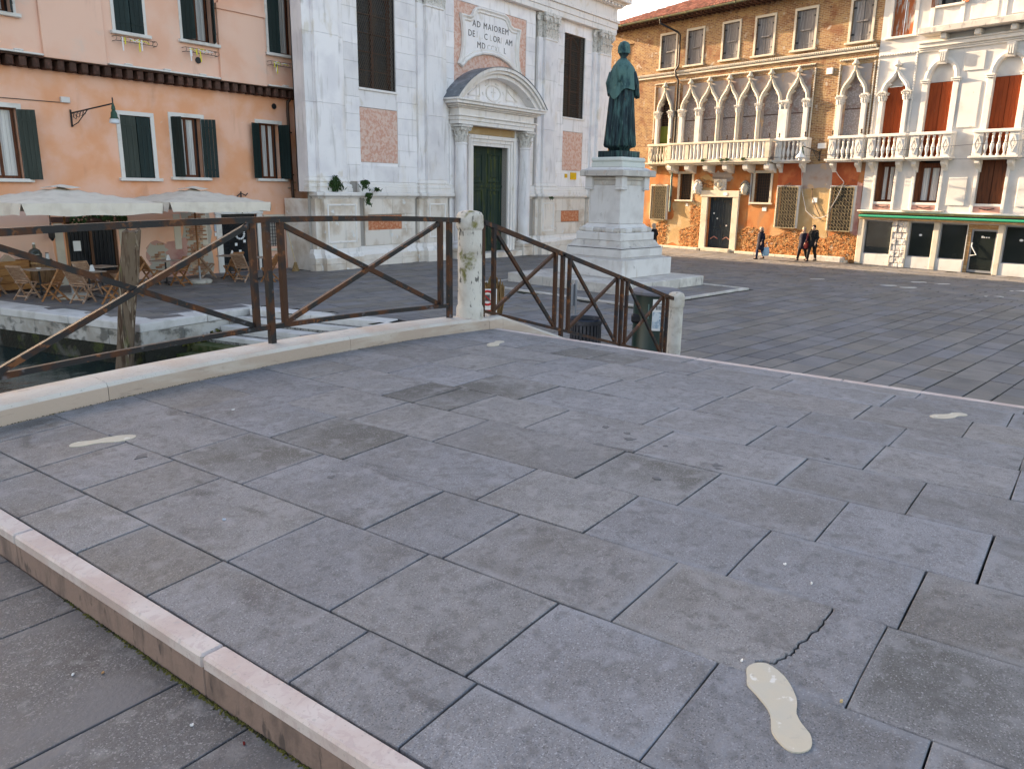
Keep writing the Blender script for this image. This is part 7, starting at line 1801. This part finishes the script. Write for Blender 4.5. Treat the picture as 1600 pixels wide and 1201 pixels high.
for q_ in ((3.37, 4.15, 5.87, 7.66), (3.37, 4.15, 8.15, 8.88), (3.42, 4.16, 2.64, 3.82), (6.15, 6.95, 2.64, 3.82), (6.1, 6.95, 5.87, 7.66), (6.1, 6.95, 8.15, 8.88)):
    MB().cbox(q_[0], q_[1], -.045, .02, q_[2], q_[3], c=.008).build('raised_panel', 'white_plaster', white)
for z0, z1, pr in ((9.08, 9.16, .08), (9.162, 9.24, .13), (9.242, 9.40, .22), (9.402, 9.47, .28)): MB().cbox(1.4, W1 + .1, -pr, .02, z0, z1, c=.012).build('cornice', 'white_stone', white)
MB().cbox(1.55, W1 + .1, -.72, .02, 9.72, 9.98, c=.02).build('terrace_slab', 'pedestal_weathered', white)
for k in range(6): MB().cbox(2.4 + k * 1.35, 2.62 + k * 1.35, -.5, .02, 9.476, 9.715, c=.03).build('bracket', 'white_stone', white)
for q_ in ((3.3, 4.35, 10.15, 10.75), (4.9, 5.9, 10.15, 10.75), (6.3, 7.3, 10.15, 10.75)): MB().cbox(q_[0], q_[1], -.04, .02, q_[2], q_[3], c=.008).build('raised_panel', 'white_plaster', white)
for x in (1.75, 2.98, 4.6, 6.05): MB().cbox(x - .09, x + .09, -.06, .02, 9.985, 12.9, c=.01).build('pilaster_strip', 'white_stone', white)
win_frame(white, 0.0, .97, 9.9, 11.6, 0, .16, 'white_stone', .1); shutter(white, 'shutter_rust_worn', .01, .48, 9.91, 11.6, .12, 0, 'l', boards=4); shutter(white, 'shutter_rust_worn', .49, .96, 9.91, 11.6, .12, R(-4), 'r', boards=4)
MB().cbox(1.85, 3.05, -.12, .05, 10.8, 10.896, c=.012).build('sill', 'white_stone', white); casement(white, 1.97, 2.93, 10.9, 12.3, .2, False, 'dark_metal')
shutter(white, 'shutter_rust_worn', 1.95 - .28, 1.95, 10.85, 12.2, -.04, R(15), 'r'); shutter(white, 'shutter_rust_worn', 2.95, 3.23, 10.85, 12.2, -.04, R(-15), 'l')
for u0, u1 in ((-.27, 1.43), (1.70, 3.40), (4.32, 6.02), (7.1, 8.8)): balcony(white, u0, u1, .4)
for i, (a, b, c, d_) in enumerate(LW):
    fr = MB()
    for x in (a - .12, b): fr.cbox(x, x + .12, -.06, .05, c - .35, d_ - .1, c=.01)
    fr.build('jamb', 'white_stone', white)
    MB().cbox(a - .02, b + .02, -.03, .1, c - .11, c - .003, c=.01).build('sill', 'white_stone', white); B(white, 'sill_panel', 'stucco_patch', (a, b, -.012, .02, c - .36, c - .115)); B(white, 'window_back', 'dark_metal', (a, b, .4, .42, c, d_))
    cx = (a + b) / 2
    for k in (-1, 1): MB().tube([(cx - .3 * k, -.03, c - .18), (cx + .05 * k, -.05, c - .25), (cx + .3 * k, -.03, c - .2)], .014, 4).build('iron_holder', 'dark_metal', white)
    if i == 2: 
        for k in range(2): shutter(white, 'frame_wood', a + .01 + k * (b - a) / 2, a - .01 + (k + 1) * (b - a) / 2, c, d_, .14, 0, 'l', boards=3, rails=False)
    else:
        casement(white, a + .16, b - .08, c, d_ - .25, .2, True, 'frame_wood', .075); shutter(white, 'frame_wood', a, a + .36, c, d_ - .05, .02, R(60), 'l', boards=2, rails=False); shutter(white, 'frame_wood', b - .3, b, c, d_ - .05, .04, R(-70), 'r', boards=2, rails=False)
        B(white, 'window_head', 'frame_wood', (a + .1, b - .02, .2, .28, d_ - .25, d_ - .12))
MB().cbox(-.5, W1, -.2, .02, 2.27, 2.345, c=.015).build('shop_ledge', 'white_stone', white); MB().cbox(-.45, W1, -.12, .02, 2.18, 2.265, c=.012).build('shop_ledge', 'fascia_wood', white)
MB().cbox(1.6, 3.4, -.28, -.0, 2.35, 2.40, c=.01).build('ledge_slab', 'pedestal_weathered', white)
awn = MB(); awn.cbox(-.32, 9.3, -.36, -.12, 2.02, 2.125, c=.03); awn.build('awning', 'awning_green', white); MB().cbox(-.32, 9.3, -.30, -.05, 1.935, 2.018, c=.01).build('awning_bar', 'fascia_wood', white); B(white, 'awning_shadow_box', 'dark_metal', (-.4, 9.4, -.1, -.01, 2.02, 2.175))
for a, b, pit in ((-.42, -.125, 1), (1.215, 1.975, 2), (3.065, 3.325, 1), (5.685, 5.915, 1), (7.305, 7.595, 1)):
    if pit == 1: MB().cbox(a, b, -.06, .1, -.3, 1.93, c=.02).build('shop_pillar', 'cream_stone', white)
    else:
        q = random.Random(21)
        for k in range(8):
            for j in range(3): MB().cbox(a + .04 + j * .23, a + .265 + j * .23, -.05 - q.uniform(0, .05), .05, -.3 + k * .278, -.03 + k * .278, c=.03).build('rough_block', 'pitted_stone', white)
        for x in (a, b - .07): MB().cbox(x, x + .07, -.08, .1, -.3, 1.93, c=.01).build('shop_pillar', 'cream_stone', white)
for i, (a, b, c, d_) in enumerate(SH):
    if i == 3: continue
    B(white, 'stall_riser', 'white_plaster', (a, b, -.03, .2, -.3, .32), c=.01); fr = MB()
    for q_ in ((a, a + .04, .32, 1.87), (b - .04, b, .32, 1.87), (a + .04, b - .04, .32, .36), (a + .04, b - .04, 1.82, 1.87)): fr.box(q_[0], q_[1], .1, .16, q_[2], q_[3])
    sw = fr.build('shop_window', 'grey_metal', white); B(sw, 'pane', 'shop_glass', (a + .04, b - .04, .125, .135, .36, 1.82))
    if i in (1, 4):
        f = MB(); f.lathe([(.06, 0), (.06, .006), (.001, .008)], n=14); o = f.build('sticker', 'paper_white', sw); o.location = ((a + b) / 2 - .05, .122, 1.3); o.rotation_euler = (R(90), 0, 0); o.scale = (1.2, .8, 1)
a, b = SH[3][:2]; fr = MB(); fr.box(a, a + .14, .02, .12, -.2, 1.87); fr.box(a + .14, b, .02, .12, 1.68, 1.87); dj = fr.build('shop_door_frame', 'fascia_wood', white)
fr = MB(); fr.box(a + .15, a + .22, .06, .11, -.15, 1.67); fr.box(b - .08, b - .01, .06, .11, -.15, 1.67); fr.box(a + .22, b - .08, .06, .11, -.15, -.05); fr.box(a + .22, b - .08, .06, .11, 1.6, 1.67); sd_ = fr.build('shop_door', 'grey_metal', dj); B(sd_, 'pane', 'shop_glass', (a + .22, b - .08, .08, .09, -.05, 1.6))
MB().tube([(a + .22, .02, .55), (a + .48, -.02, .6), (a + .24, .0, .95), (a + .24, .04, 1.1)], .022, 6).build('door_handle', 'paper_white', sd_)
f = MB()
for k, w_ in enumerate((.08, .05, .05, .05)): f.box(a + .55 + k * .09, a + .55 + k * .09 + w_, .07, .076, 1.32, 1.32 + w_)
f.build('door_sticker', 'paper_white', sd_)
recentre(brick, -9.0); recentre(white, 4.5)
wl = lambda u, y, z: tuple(Vector(PLOC) + Matrix.Rotation(PROT, 3, 'Z') @ Vector((u, y, z)))
bk = thing('bucket', 'pale blue bucket behind the shop window left of the shop door', 'bucket', wl(4.0, .28, .33)); MB().lathe([(.1, 0), (.14, .22), (.145, .25), (.13, .25), (.09, .02)], n=16).build('pail', 'bucket_plastic', bk, True); MB().tube([(-.14, 0, .24), (-.1, 0, .36), (.1, 0, .36), (.14, 0, .24)], .008, 5).build('handle', 'grey_metal', bk)
B(thing('shop_plinth', 'low white ledge inside the shop window under the bucket', 'ledge', wl(4.0, .28, 0), PROT), 'block', 'white_plaster', (-.5, .4, -.1, .5, -.14, .325))
wall_lamp('wall_lamp', 'green lamp on a bracket between two balconies of the brick palazzo', wl(-2.85, -.02, 5.0), PROT - R(8), 1.3, 0, LG)
hl = thing('hanging_lamp', 'white street lamp hung on a wire before the brick palazzo', 'lamp', wl(-2.9, -1.6, 4.72))
MB().lathe([(.015, .5), (.03, .42), (.05, .3), (.07, .22), (.2, .06), (.24, .0), (.2, -.02)], n=18).build('shade', 'paper_white', hl, True); MB().lathe([(.09, -.02), (.1, -.1), (.05, -.16), (.005, -.17)], n=14).build('bulb_glass', 'lamp_glass', hl, True)
wr_ = thing('overhead_wire', 'thin wire strung across the front of both palazzi', 'wire', wl(-4, -1.6, 5.2), PROT)
for s0, s1 in (((-6.5, 1.2, -.45), (13, 1.1, .2)), ((-2.5, 1.0, -.3), (13.5, 1.2, -.6))):
    p, q_ = Vector(s0), Vector(s1); MB().tube([p.lerp(q_, t / 10) - Vector((0, 0, .18 * math.sin(PI * t / 10))) + Vector((0, -.3 * math.sin(PI * t / 10), 0)) for t in range(11)], .011, 4).build('wire_strand', 'black_iron', wr_)
MB().tube([(1.1, 0, .02), (1.1, .3, .02), (1.12, 1.3, -.05)], .009, 4).build('wire_strand', 'black_iron', wr_)

# ---------------------------------------------------------------- people on the square
def person(label, loc, rz, height, coat, trousers, hem=.55, stride=.2, head='hood', hood_m=None, arm_out=0.0, shoe='shoe_black'):
    t = thing('person', label, 'person', loc, rz); t.scale = (height / 1.75,) * 3
    J = {'pel': ((0, 0, .96), .14), 'sp': ((0, 0, 1.15), .125), 'ch': ((0, .0, 1.34), .14), 'nk': ((0, .0, 1.5), .055), 'hb': ((0, .02, 1.57), .075)}
    E_ = [('pel', 'sp'), ('sp', 'ch'), ('ch', 'nk'), ('nk', 'hb')]
    pos = {}
    for s, sg in (('l', -1), ('r', 1)):
        st_ = stride * sg
        pos['hip' + s] = ((sg * .09, 0, .92), .095); pos['kn' + s] = ((sg * .095, st_ * .5 + .03, .50), .06); pos['an' + s] = ((sg * .1, st_ - .02, .09 + (.06 if st_ < 0 else 0)), .042); pos['to' + s] = ((sg * .11, st_ + .12, .04), .035)
        pos['sh' + s] = ((sg * .17, 0, 1.42), .062); pos['el' + s] = ((sg * (.23 + arm_out), -.03 - st_ * .3, 1.16), .045); pos['wr' + s] = ((sg * (.2 + arm_out), .08 - st_ * .5, .95), .03)
        E_ += [('pel', 'hip' + s), ('hip' + s, 'kn' + s), ('kn' + s, 'an' + s), ('an' + s, 'to' + s), ('ch', 'sh' + s), ('sh' + s, 'el' + s), ('el' + s, 'wr' + s)]
    J.update(pos); names = list(J)
    me = bpy.data.meshes.new('body'); me.from_pydata([J[n][0] for n in names], [(names.index(a), names.index(b)) for a, b in E_], [])
    tmp = bpy.data.objects.new('tmp_body', me); col.objects.link(tmp)
    tmp.modifiers.new('skin', 'SKIN'); sv = me.skin_vertices[0].data
    for i, n in enumerate(names): sv[i].radius = (J[n][1],) * 2
    sv[0].use_root = True
    sm = tmp.modifiers.new('sub', 'SUBSURF'); sm.levels = 1; sm.render_levels = 1
    bpy.context.view_layer.update()
    m2 = bpy.data.meshes.new_from_object(tmp.evaluated_get(bpy.context.evaluated_depsgraph_get()))
    bpy.data.objects.remove(tmp); bpy.data.meshes.remove(me)
    mb = MB(); mb.V = [tuple(v.co) for v in m2.vertices]; mb.F = [tuple(p.vertices) for p in m2.polygons]; mb.tone = [.5] * len(mb.F); bpy.data.meshes.remove(m2)
    # head with nose, ears, hands with fingers
    mb.loft([[(rx * math.cos(2 * PI * k / 16), .025 + ry * math.sin(2 * PI * k / 16), z) for k in range(16)] for z, rx, ry in ((1.53, .03, .04), (1.555, .055, .075), (1.60, .07, .092), (1.66, .078, .1), (1.71, .072, .092), (1.745, .045, .055), (1.755, .005, .005))])
    mb.loft([[(-.014, .115, 1.615), (.014, .115, 1.615), (0, .145, 1.62)], [(-.006, .115, 1.66), (.006, .115, 1.66), (0, .124, 1.66)]])
    for s, sg in (('l', -1), ('r', 1)):
        w_ = Vector(J['wr' + s][0]); mb.tube([w_, w_ + Vector((0, .02, -.05)), w_ + Vector((-sg * .01, .035, -.09))], [.026, .036, .03], 8)
        for k in range(4):
            b = w_ + Vector((-sg * .01, .005 + .018 * k, -.085)); mb.tube([b, b + Vector((-sg * .004, .004, -.035 - .004 * (1.5 - abs(k - 1.5)))), b + Vector((-sg * .018, .006, -.062 - .008 * (1.5 - abs(k - 1.5))))], [.0095, .009, .006], 6)
        mb.tube([w_ + Vector((0, .035, -.03)), w_ + Vector((-sg * .01, .065, -.055)), w_ + Vector((-sg * .02, .07, -.085))], [.012, .01, .007], 6)
        mb.lathe([(.008, 1.6), (.018, 1.63), (.008, 1.66)], sg * .078, .02, 6)
    mb.build('body', 'skin', t, 'all')
    NK = 26
    def rg(z, rx, ry, cy=0, f=.02): return [(rx * (1 + f * math.sin(7 * a)) * math.cos(a), cy + ry * (1 + f * math.sin(9 * a + 1)) * math.sin(a), z) for a in [2 * PI * k / NK for k in range(NK)]]
    c_ = MB(); c_.loft([rg(hem, .245, .2, 0, .06), rg(hem + .02, .25, .205, 0, .06), rg(.85, .225, .175, 0, .04), rg(1.02, .20, .15), rg(1.2, .205, .155), rg(1.34, .22, .16), rg(1.43, .19, .13), rg(1.49, .11, .095), rg(1.53, .085, .085)])
    for s, sg in (('l', -1), ('r', 1)): c_.tube([Vector(J['sh' + s][0]) + Vector((-sg * .04, 0, .0)), Vector(J['el' + s][0]), Vector(J['wr' + s][0]) + Vector((0, 0, .02))], [.085, .068, .05], 12)
    c_.build('coat', coat, t, 'all')
    tr = MB()
    for s, sg in (('l', -1), ('r', 1)): tr.tube([Vector(J['hip' + s][0]) + Vector((0, 0, .02)), Vector(J['kn' + s][0]), Vector(J['an' + s][0]) + Vector((0, 0, .02))], [.115, .08, .062], 12)
    tr.build('trousers', trousers, t, 'all')
    for s, sg in (('l', -1), ('r', 1)):
        sh_ = MB(); p = Vector(J['an' + s][0]); bz = .0 if stride * sg > 0 else .03
        sh_.loft([[(p.x + dx * .048, p.y + y, bz + z) for dx, z in ((-1, 0), (1, 0), (1, h * .7), (.5, h), (-.5, h), (-1, h * .7))] for y, h in ((-.07, .06), (-.05, .12), (.03, .12), (.10, .07), (.18, .05), (.2, .03))]); sh_.build('shoe', shoe, t, True)
    h_ = MB()
    if head == 'hood':
        h_.loft([[((rx) * math.cos(a), cy + ry * math.sin(a), z) for a in [PI * .92 + PI * 1.16 * k / 17 for k in range(18)]] for z, rx, ry, cy in ((1.46, .13, .12, 0), (1.54, .125, .13, .01), (1.62, .12, .135, .02), (1.70, .11, .125, .02), (1.76, .07, .09, .02), (1.785, .01, .02, .02))], cap=False, closed=False)
        o = h_.build('hood', hood_m or coat, t, 'all')
        f = MB(); f.tube([(.125 * math.cos(a), .01 + .135 * math.sin(a) * .3 - .0, 1.62 + .15 * math.sin(a)) for a in [-.4 + (PI + .8) * k / 12 for k in range(13)]], .03, 7); f.build('hood_trim', 'cloth_beige', o, 'all')
    else:
        h_.loft([[((rx) * math.cos(a), cy + ry * math.sin(a), z) for a in [PI * .95 + PI * 1.1 * k / 17 for k in range(18)]] for z, rx, ry, cy in ((1.56, .075, .09, .015), (1.62, .083, .105, .02), (1.70, .084, .104, .022), (1.75, .06, .075, .022), (1.77, .01, .015, .022))], cap=False, closed=False)
        h_.build('hair', 'hair_dark', t, 'all')
        if head == 'cap':
            f = MB(); f.lathe([(.09, 1.66), (.095, 1.69), (.085, 1.75), (.05, 1.785), (.005, 1.79)], 0, .022, 16); f.build('cap', hood_m or 'cloth_black', t, 'all')
    f = MB(); f.tube([(.1 * math.cos(a), .1 * math.sin(a) + .01, 1.49 + .02 * math.sin(3 * a)) for a in [2 * PI * k / 14 for k in range(15)]], .032, 8); f.build('scarf', hood_m or coat, t, 'all')
    return t
yaw_f = PROT   # along the front of the palazzo, +x of it points right
pw = person('person in a long dark navy coat with a fur trimmed hood carrying a pale bag', (38.75, 13.85, -.17), R(70), 1.55, 'cloth_navy', 'cloth_jeans', .52, .16, 'hood')
bag = thing('carrier_bag', 'pale blue carrier bag held by the person in the long navy coat', 'bag', (38.86, 13.58, -.17 + .18), R(70)); mb = MB(); mb.loft([[(-.05, -.16, 0), (.05, -.16, 0), (.05, .16, 0), (-.05, .16, 0)], [(-.06, -.18, .2), (.06, -.18, .2), (.06, .18, .2), (-.06, .18, .2)], [(-.02, -.17, .42), (.02, -.17, .42), (.02, .17, .42), (-.02, .17, .42)]]); mb.build('bag', 'bag_blue', bag); MB().tube([(0, -.08, .42), (0, -.04, .68), (0, .04, .68), (0, .08, .42)], .008, 5).build('handle', 'bag_blue', bag)
person('person in a dark jacket and pale scarf walking on the left of a close pair', (39.55, 12.02, -.17), R(80), 1.6, 'cloth_navy', 'cloth_black', .62, .3, 'cap', 'cloth_beige', .02)
p2 = person('tall person in black with a rucksack walking on the right of a close pair', (39.5, 11.55, -.17), R(85), 1.72, 'cloth_black', 'cloth_black', .72, .26, 'cap', 'cloth_black', .03)
ruck = thing('rucksack', 'black rucksack on the back of the tall person in black', 'rucksack', (39.5, 11.55, -.17), R(85)); mb = MB(); mb.loft([[(.17 * sx_ * s_, y, z) for sx_, y in ((-1, -.14), (1, -.14), (.85, -.3), (-.85, -.3))] for z, s_ in ((1.0, .8), (1.05, 1), (1.35, 1), (1.5, .7))]); mb.build('pack', 'cloth_black', ruck, True)
for sg in (-1, 1): MB().tube([(sg * .12, -.13, 1.46), (sg * .13, .0, 1.53), (sg * .13, .15, 1.42), (sg * .14, .16, 1.2), (sg * .15, -.1, 1.05)], .018, 5).build('strap', 'cloth_black', ruck)
tote = thing('shoulder_bag', 'dark red bag hanging between the two walking people', 'bag', (39.35, 11.78, -.17 + .62), R(80)); mb = MB(); mb.loft([[(-.06, -.14, 0), (.06, -.14, 0), (.06, .14, 0), (-.06, .14, 0)], [(-.07, -.15, .15), (.07, -.15, .15), (.07, .15, .15), (-.07, .15, .15)], [(-.03, -.12, .28), (.03, -.12, .28), (.03, .12, .28), (-.03, .12, .28)]]); mb.build('bag', 'cloth_red', tote); MB().tube([(0, -.1, .28), (0, -.03, .75), (0, .03, .75), (0, .1, .28)], .01, 5).build('strap', 'cloth_red', tote)
person('person in a black coat with a grey brown hood partly behind the pedestal', (37.35, 19.05, -.15), R(-20), 1.56, 'cloth_black', 'cloth_black', .6, .12, 'hood', 'cloth_beige')

PAL = 1.07
for o in [ob for ob in col.objects if ob.parent is None and ob.get('category') and (ob.name.split('.')[0] in ('brick_palazzo', 'white_palazzo', 'bucket', 'shop_plinth', 'hanging_lamp', 'overhead_wire', 'person', 'carrier_bag', 'rucksack', 'shoulder_bag') or ob.name == 'wall_lamp.001')]:
    o.location = Vector((0, 0, 3)) + (Vector(o.location) - Vector((0, 0, 3))) * PAL; o.scale = Vector(o.scale) * PAL
# ---------------------------------------------------------------- bin, green container, sweeper's things behind the stair railing
bn = thing('litter_bin', 'slatted dark grey litter bin with a blue liner behind the stair railing', 'bin', (12.0, 7.38, 0))
for k in range(26):
    a = 2 * PI * k / 26; mb = MB(); mb.m = Matrix.Rotation(a, 4, 'Z'); mb.box(.265, .285, -.022, .022, .08, .68); mb.build('slat', 'bin_grey', bn)
MB().lathe([(.25, .06), (.25, .70)], n=24, cap=False).build('drum', 'dark_metal', bn, True); MB().lathe([(.295, .66), (.305, .70), (.305, .75), (.27, .755), (.262, .70)], n=28, cap=False).build('rim', 'bin_grey', bn, True); MB().lathe([(.26, .66), (.275, .765), (.30, .772), (.31, .74)], n=28, cap=False).build('liner', 'bin_liner', bn, True); MB().lathe([(.27, 0), (.28, .06), (.02, .065)], n=24).build('foot', 'bin_grey', bn, True)
sg_ = thing('sign_post', 'plain grey back of a square sign on a thin post by the litter bin', 'sign', (12.25, 7.78, 0), R(20)); MB().lathe([(.026, 0), (.026, 1.4)], n=10).build('post', 'grey_metal', sg_, True); MB().cbox(-.22, .22, .03, .05, .92, 1.33, c=.006).build('plate', 'grey_metal', sg_)
ks = thing('green_container', 'tall dark green round container with a grey lid and a poster behind the railing', 'container', (12.3, 6.15, 0), R(-62))
MB().lathe([(.40, 0), (.40, .04), (.385, .06), (.385, 1.28)], n=36).build('body', 'kiosk_green', ks, True); MB().lathe([(.41, 1.282), (.43, 1.30), (.43, 1.34), (.39, 1.37), (.2, 1.39), (.005, 1.395)], n=36).build('lid', 'cap_grey', ks, True)
def curved(parent, name, m, a0, a1, z0, z1, r_=.389):
    mb = MB(); n = 10
    for i in range(n):
        p, q_ = a0 + (a1 - a0) * i / n, a0 + (a1 - a0) * (i + 1) / n
        mb.quad((r_ * math.cos(p), r_ * math.sin(p), z0), (r_ * math.cos(q_), r_ * math.sin(q_), z0), (r_ * math.cos(q_), r_ * math.sin(q_), z1), (r_ * math.cos(p), r_ * math.sin(p), z1))
    return mb.build(name, m, parent, True)
A_ = R(-92)
curved(ks, 'poster', 'paper_white', A_ - .12, A_ + .62, .70, 1.24); curved(ks, 'poster_picture', 'paper_blue', A_ - .10, A_ + .60, .74, 1.02, .3915)
tx = curved(ks, 'poster_heading', 'letter_dark', A_ + .02, A_ + .5, 1.15, 1.165, .3915)
for k in range(8): curved(ks, 'poster_heading', 'letter_dark', A_ + .03 + k * .06, A_ + .065 + k * .06, 1.06, 1.13, .3915)
curved(ks, 'sticker', 'awning_green', A_ + .25, A_ + .55, .28, .42); curved(ks, 'sticker', 'paper_white', A_ + .32, A_ + .45, .31, .39, .3915); curved(ks, 'scribble', 'pipe_green', A_ - .32, A_ - .27, .9, 1.15)
MB().cbox(-.1, .1, -.1, .1, .8, .95, c=.03).build('latch', 'dark_metal', ks, loc=(.36 * math.cos(R(-150)), .36 * math.sin(R(-150)), 0))
tw = thing('twig_broom', 'brown twig broom standing bristles up behind the round landing post', 'broom', (8.0, 6.35, 0)); mb = MB(); MB().tube([(0, 0, 0), (0, 0, 1.25)], .016, 6).build('handle', 'straw', tw); q = random.Random(3)
for k in range(120):
    a, r_ = q.uniform(0, 2 * PI), q.random() ** .5; mb.tube([(.05 * r_ * math.cos(a), .05 * r_ * math.sin(a), 1.12), (.13 * r_ * math.cos(a), .13 * r_ * math.sin(a), 1.55), (.12 * r_ * math.cos(a) + q.uniform(-.03, .03), .12 * r_ * math.sin(a), 1.75 + q.uniform(.0, .22) * (1.2 - r_))], .007, 4)
mb.build('twigs', 'broom_twigs', tw)
ws = thing('warning_sign', 'small white and red prohibition sign beside the round landing post', 'sign', (7.55, 6.1, 0), R(-42)); MB().lathe([(.015, 0), (.015, 1.5)], n=8).build('post', 'grey_metal', ws); MB().cbox(-.12, .12, -.03, -.018, 1.42, 1.80, c=.004).build('plate', 'paper_white', ws)
mb = MB(); mb.tube([(.085 * math.cos(2 * PI * k / 18), -.034, 1.69 + .085 * math.sin(2 * PI * k / 18)) for k in range(19)], .014, 6); mb.bar((-.06, -.034, 1.75), (.06, -.034, 1.63), .022, .01); mb.build('red_ring', 'sign_red', ws); B(ws, 'red_text_band', 'sign_red', (-.1, .1, -.034, -.03, 1.46, 1.54)); B(ws, 'black_symbol', 'letter_dark', (-.03, .03, -.033, -.03, 1.65, 1.73))

# ---------------------------------------------------------------- small litter on the stones
q = random.Random(14)
def scrap(label, x, y, z, m, w_, l_, cat='litter', rz=0):
    w_ *= .6; l_ *= .6; t = MB(); n = 7; pts = [(w_ * (1 + q.uniform(-.3, .3)) * math.cos(2 * PI * k / n), l_ * (1 + q.uniform(-.3, .3)) * math.sin(2 * PI * k / n)) for k in range(n)]
    t.add([(a, b, .002 + q.uniform(0, .006)) for a, b in pts] + [(a * .95, b * .95, 0) for a, b in pts], [tuple(range(n)), tuple(range(2 * n - 1, n - 1, -1))] + [(i, (i + 1) % n, n + (i + 1) % n, n + i) for i in range(n)])
    o = t.build('scrap' if cat == 'litter' else 'dry_leaf', m, None, loc=(x, y, z), rz=rz); tag(o, label, cat); return o
scrap('white paper scrap on the lower tread near the bottom of the picture', 1.09, 2.06, 1.352, 'paper_white', .011, .007)
scrap('pale scrap on the lower tread below the second edge joint', .98, 2.62, 1.352, 'paper_white', .012, .006, rz=.6)
scrap('brown leaf on the lower tread beside the riser', 1.05, 2.55, 1.352, 'fascia_wood', .010, .007, 'leaf', .3)
scrap('red brown leaf on the lower tread nearest the viewer', 1.14, 1.86, 1.352, 'cloth_red', .013, .006, 'leaf', 1.0)
def lpt(x, y): return lz(x) + .001
scrap('white scrap on the slabs just right of the second cross joint', 2.83, 4.43, lpt(2.83, 0), 'paper_white', .02, .012)
scrap('pale violet scrap on a large slab in the left half', 1.83, 3.0, lpt(1.83, 0), 'sign_bluegrey', .014, .01)
scrap('round white spot of gum on the slab above the crack', 2.93, .83, lpt(2.93, 0), 'paper_white', .012, .012)
scrap('small white scrap right of the gum spot above the crack', 2.84, .70, lpt(2.84, 0), 'paper_white', .010, .006, rz=.4)
scrap('yellow leaf scrap right of the nearest footprint', 2.2, .42, lpt(2.2, 0), 'straw', .011, .007, 'leaf')
scrap('crumpled white scrap just left of the nearest footprint', 2.215, .73, lpt(2.2, 0), 'paper_white', .008, .008)
# dark blotches trodden into the far slabs belong to the bridge
for x, y, r_ in ((4.05, 2.32, .035), (4.02, 2.15, .03), (3.93, 2.08, .05), (3.72, 2.17, .04), (3.95, 1.86, .02), (3.83, 1.5, .04), (3.78, 1.47, .025), (3.45, 1.66, .03), (4.33, 1.06, .025), (2.45, 3.0, .03), (2.02, 4.08, .05)):
    r_ *= .75; n = 15; mb = MB(); pts = [(x + r_ * q.uniform(.35, 1.25) * math.cos(2 * PI * k / n), y + r_ * q.uniform(.35, 1.25) * math.sin(2 * PI * k / n)) for k in range(n)]
    mb.add([(a + bo.x, b + bo.y, lz(a) + .0035) for a, b in pts] + [(a + bo.x, b + bo.y, lz(a) - .01) for a, b in pts], [tuple(range(n))] + [(i, (i + 1) % n, n + (i + 1) % n, n + i) for i in range(n)]); mb.build('dark_blotch', 'blotch', bridge)

# ---------------------------------------------------------------- unseen house added up the canal to keep the low sun off the bridge
def plain_house(label, loc, rz, w_, dp, h, m, cols, rows):
    t = thing('sun_block_house', label, 'house', loc, rz)
    holes = []
    for i in range(cols):
        for j in range(rows):
            cx = -w_ / 2 + w_ * (i + .5) / cols; z = 1.2 + j * 3.6
            if z + 1.9 < h - .5: holes.append((cx - .5, cx + .5, z, z + 1.8))
    mb = MB(); wall(mb, -w_ / 2, w_ / 2, -1.5, h, 0, holes, .25); mb.box(-w_ / 2, w_ / 2, .4, dp, -1.5, h); mb.build('wall', m, t)
    for q_ in holes:
        f = MB(); f.box(q_[0], q_[1], .2, .24, q_[2], q_[3]); wo = f.build('window', 'window_glass', t)
        win_frame(t, *q_, 0, .12, 'white_stone', .1)
        for sg, hg in ((0, 'l'), (1, 'r')): shutter(t, 'shutter_green', q_[0] - .5 if not sg else q_[1] + .02, q_[0] - .02 if not sg else q_[1] + .5, q_[2], q_[3], -.03, 0, hg, boards=3, rails=False)
    mb = MB(); mb.prism([(-.5, h), (dp + .5, h), (dp / 2, h + 2.2)], 'x', -w_ / 2 - .3, w_ / 2 + .3); mb.build('roof', 'roof_tile', t)
plain_house('unseen tall pink house added up the canal to shade the bridge', (-2.0, 42.0, 0), 0, 30, 10, 15.5, 'stucco_pink', 7, 4)
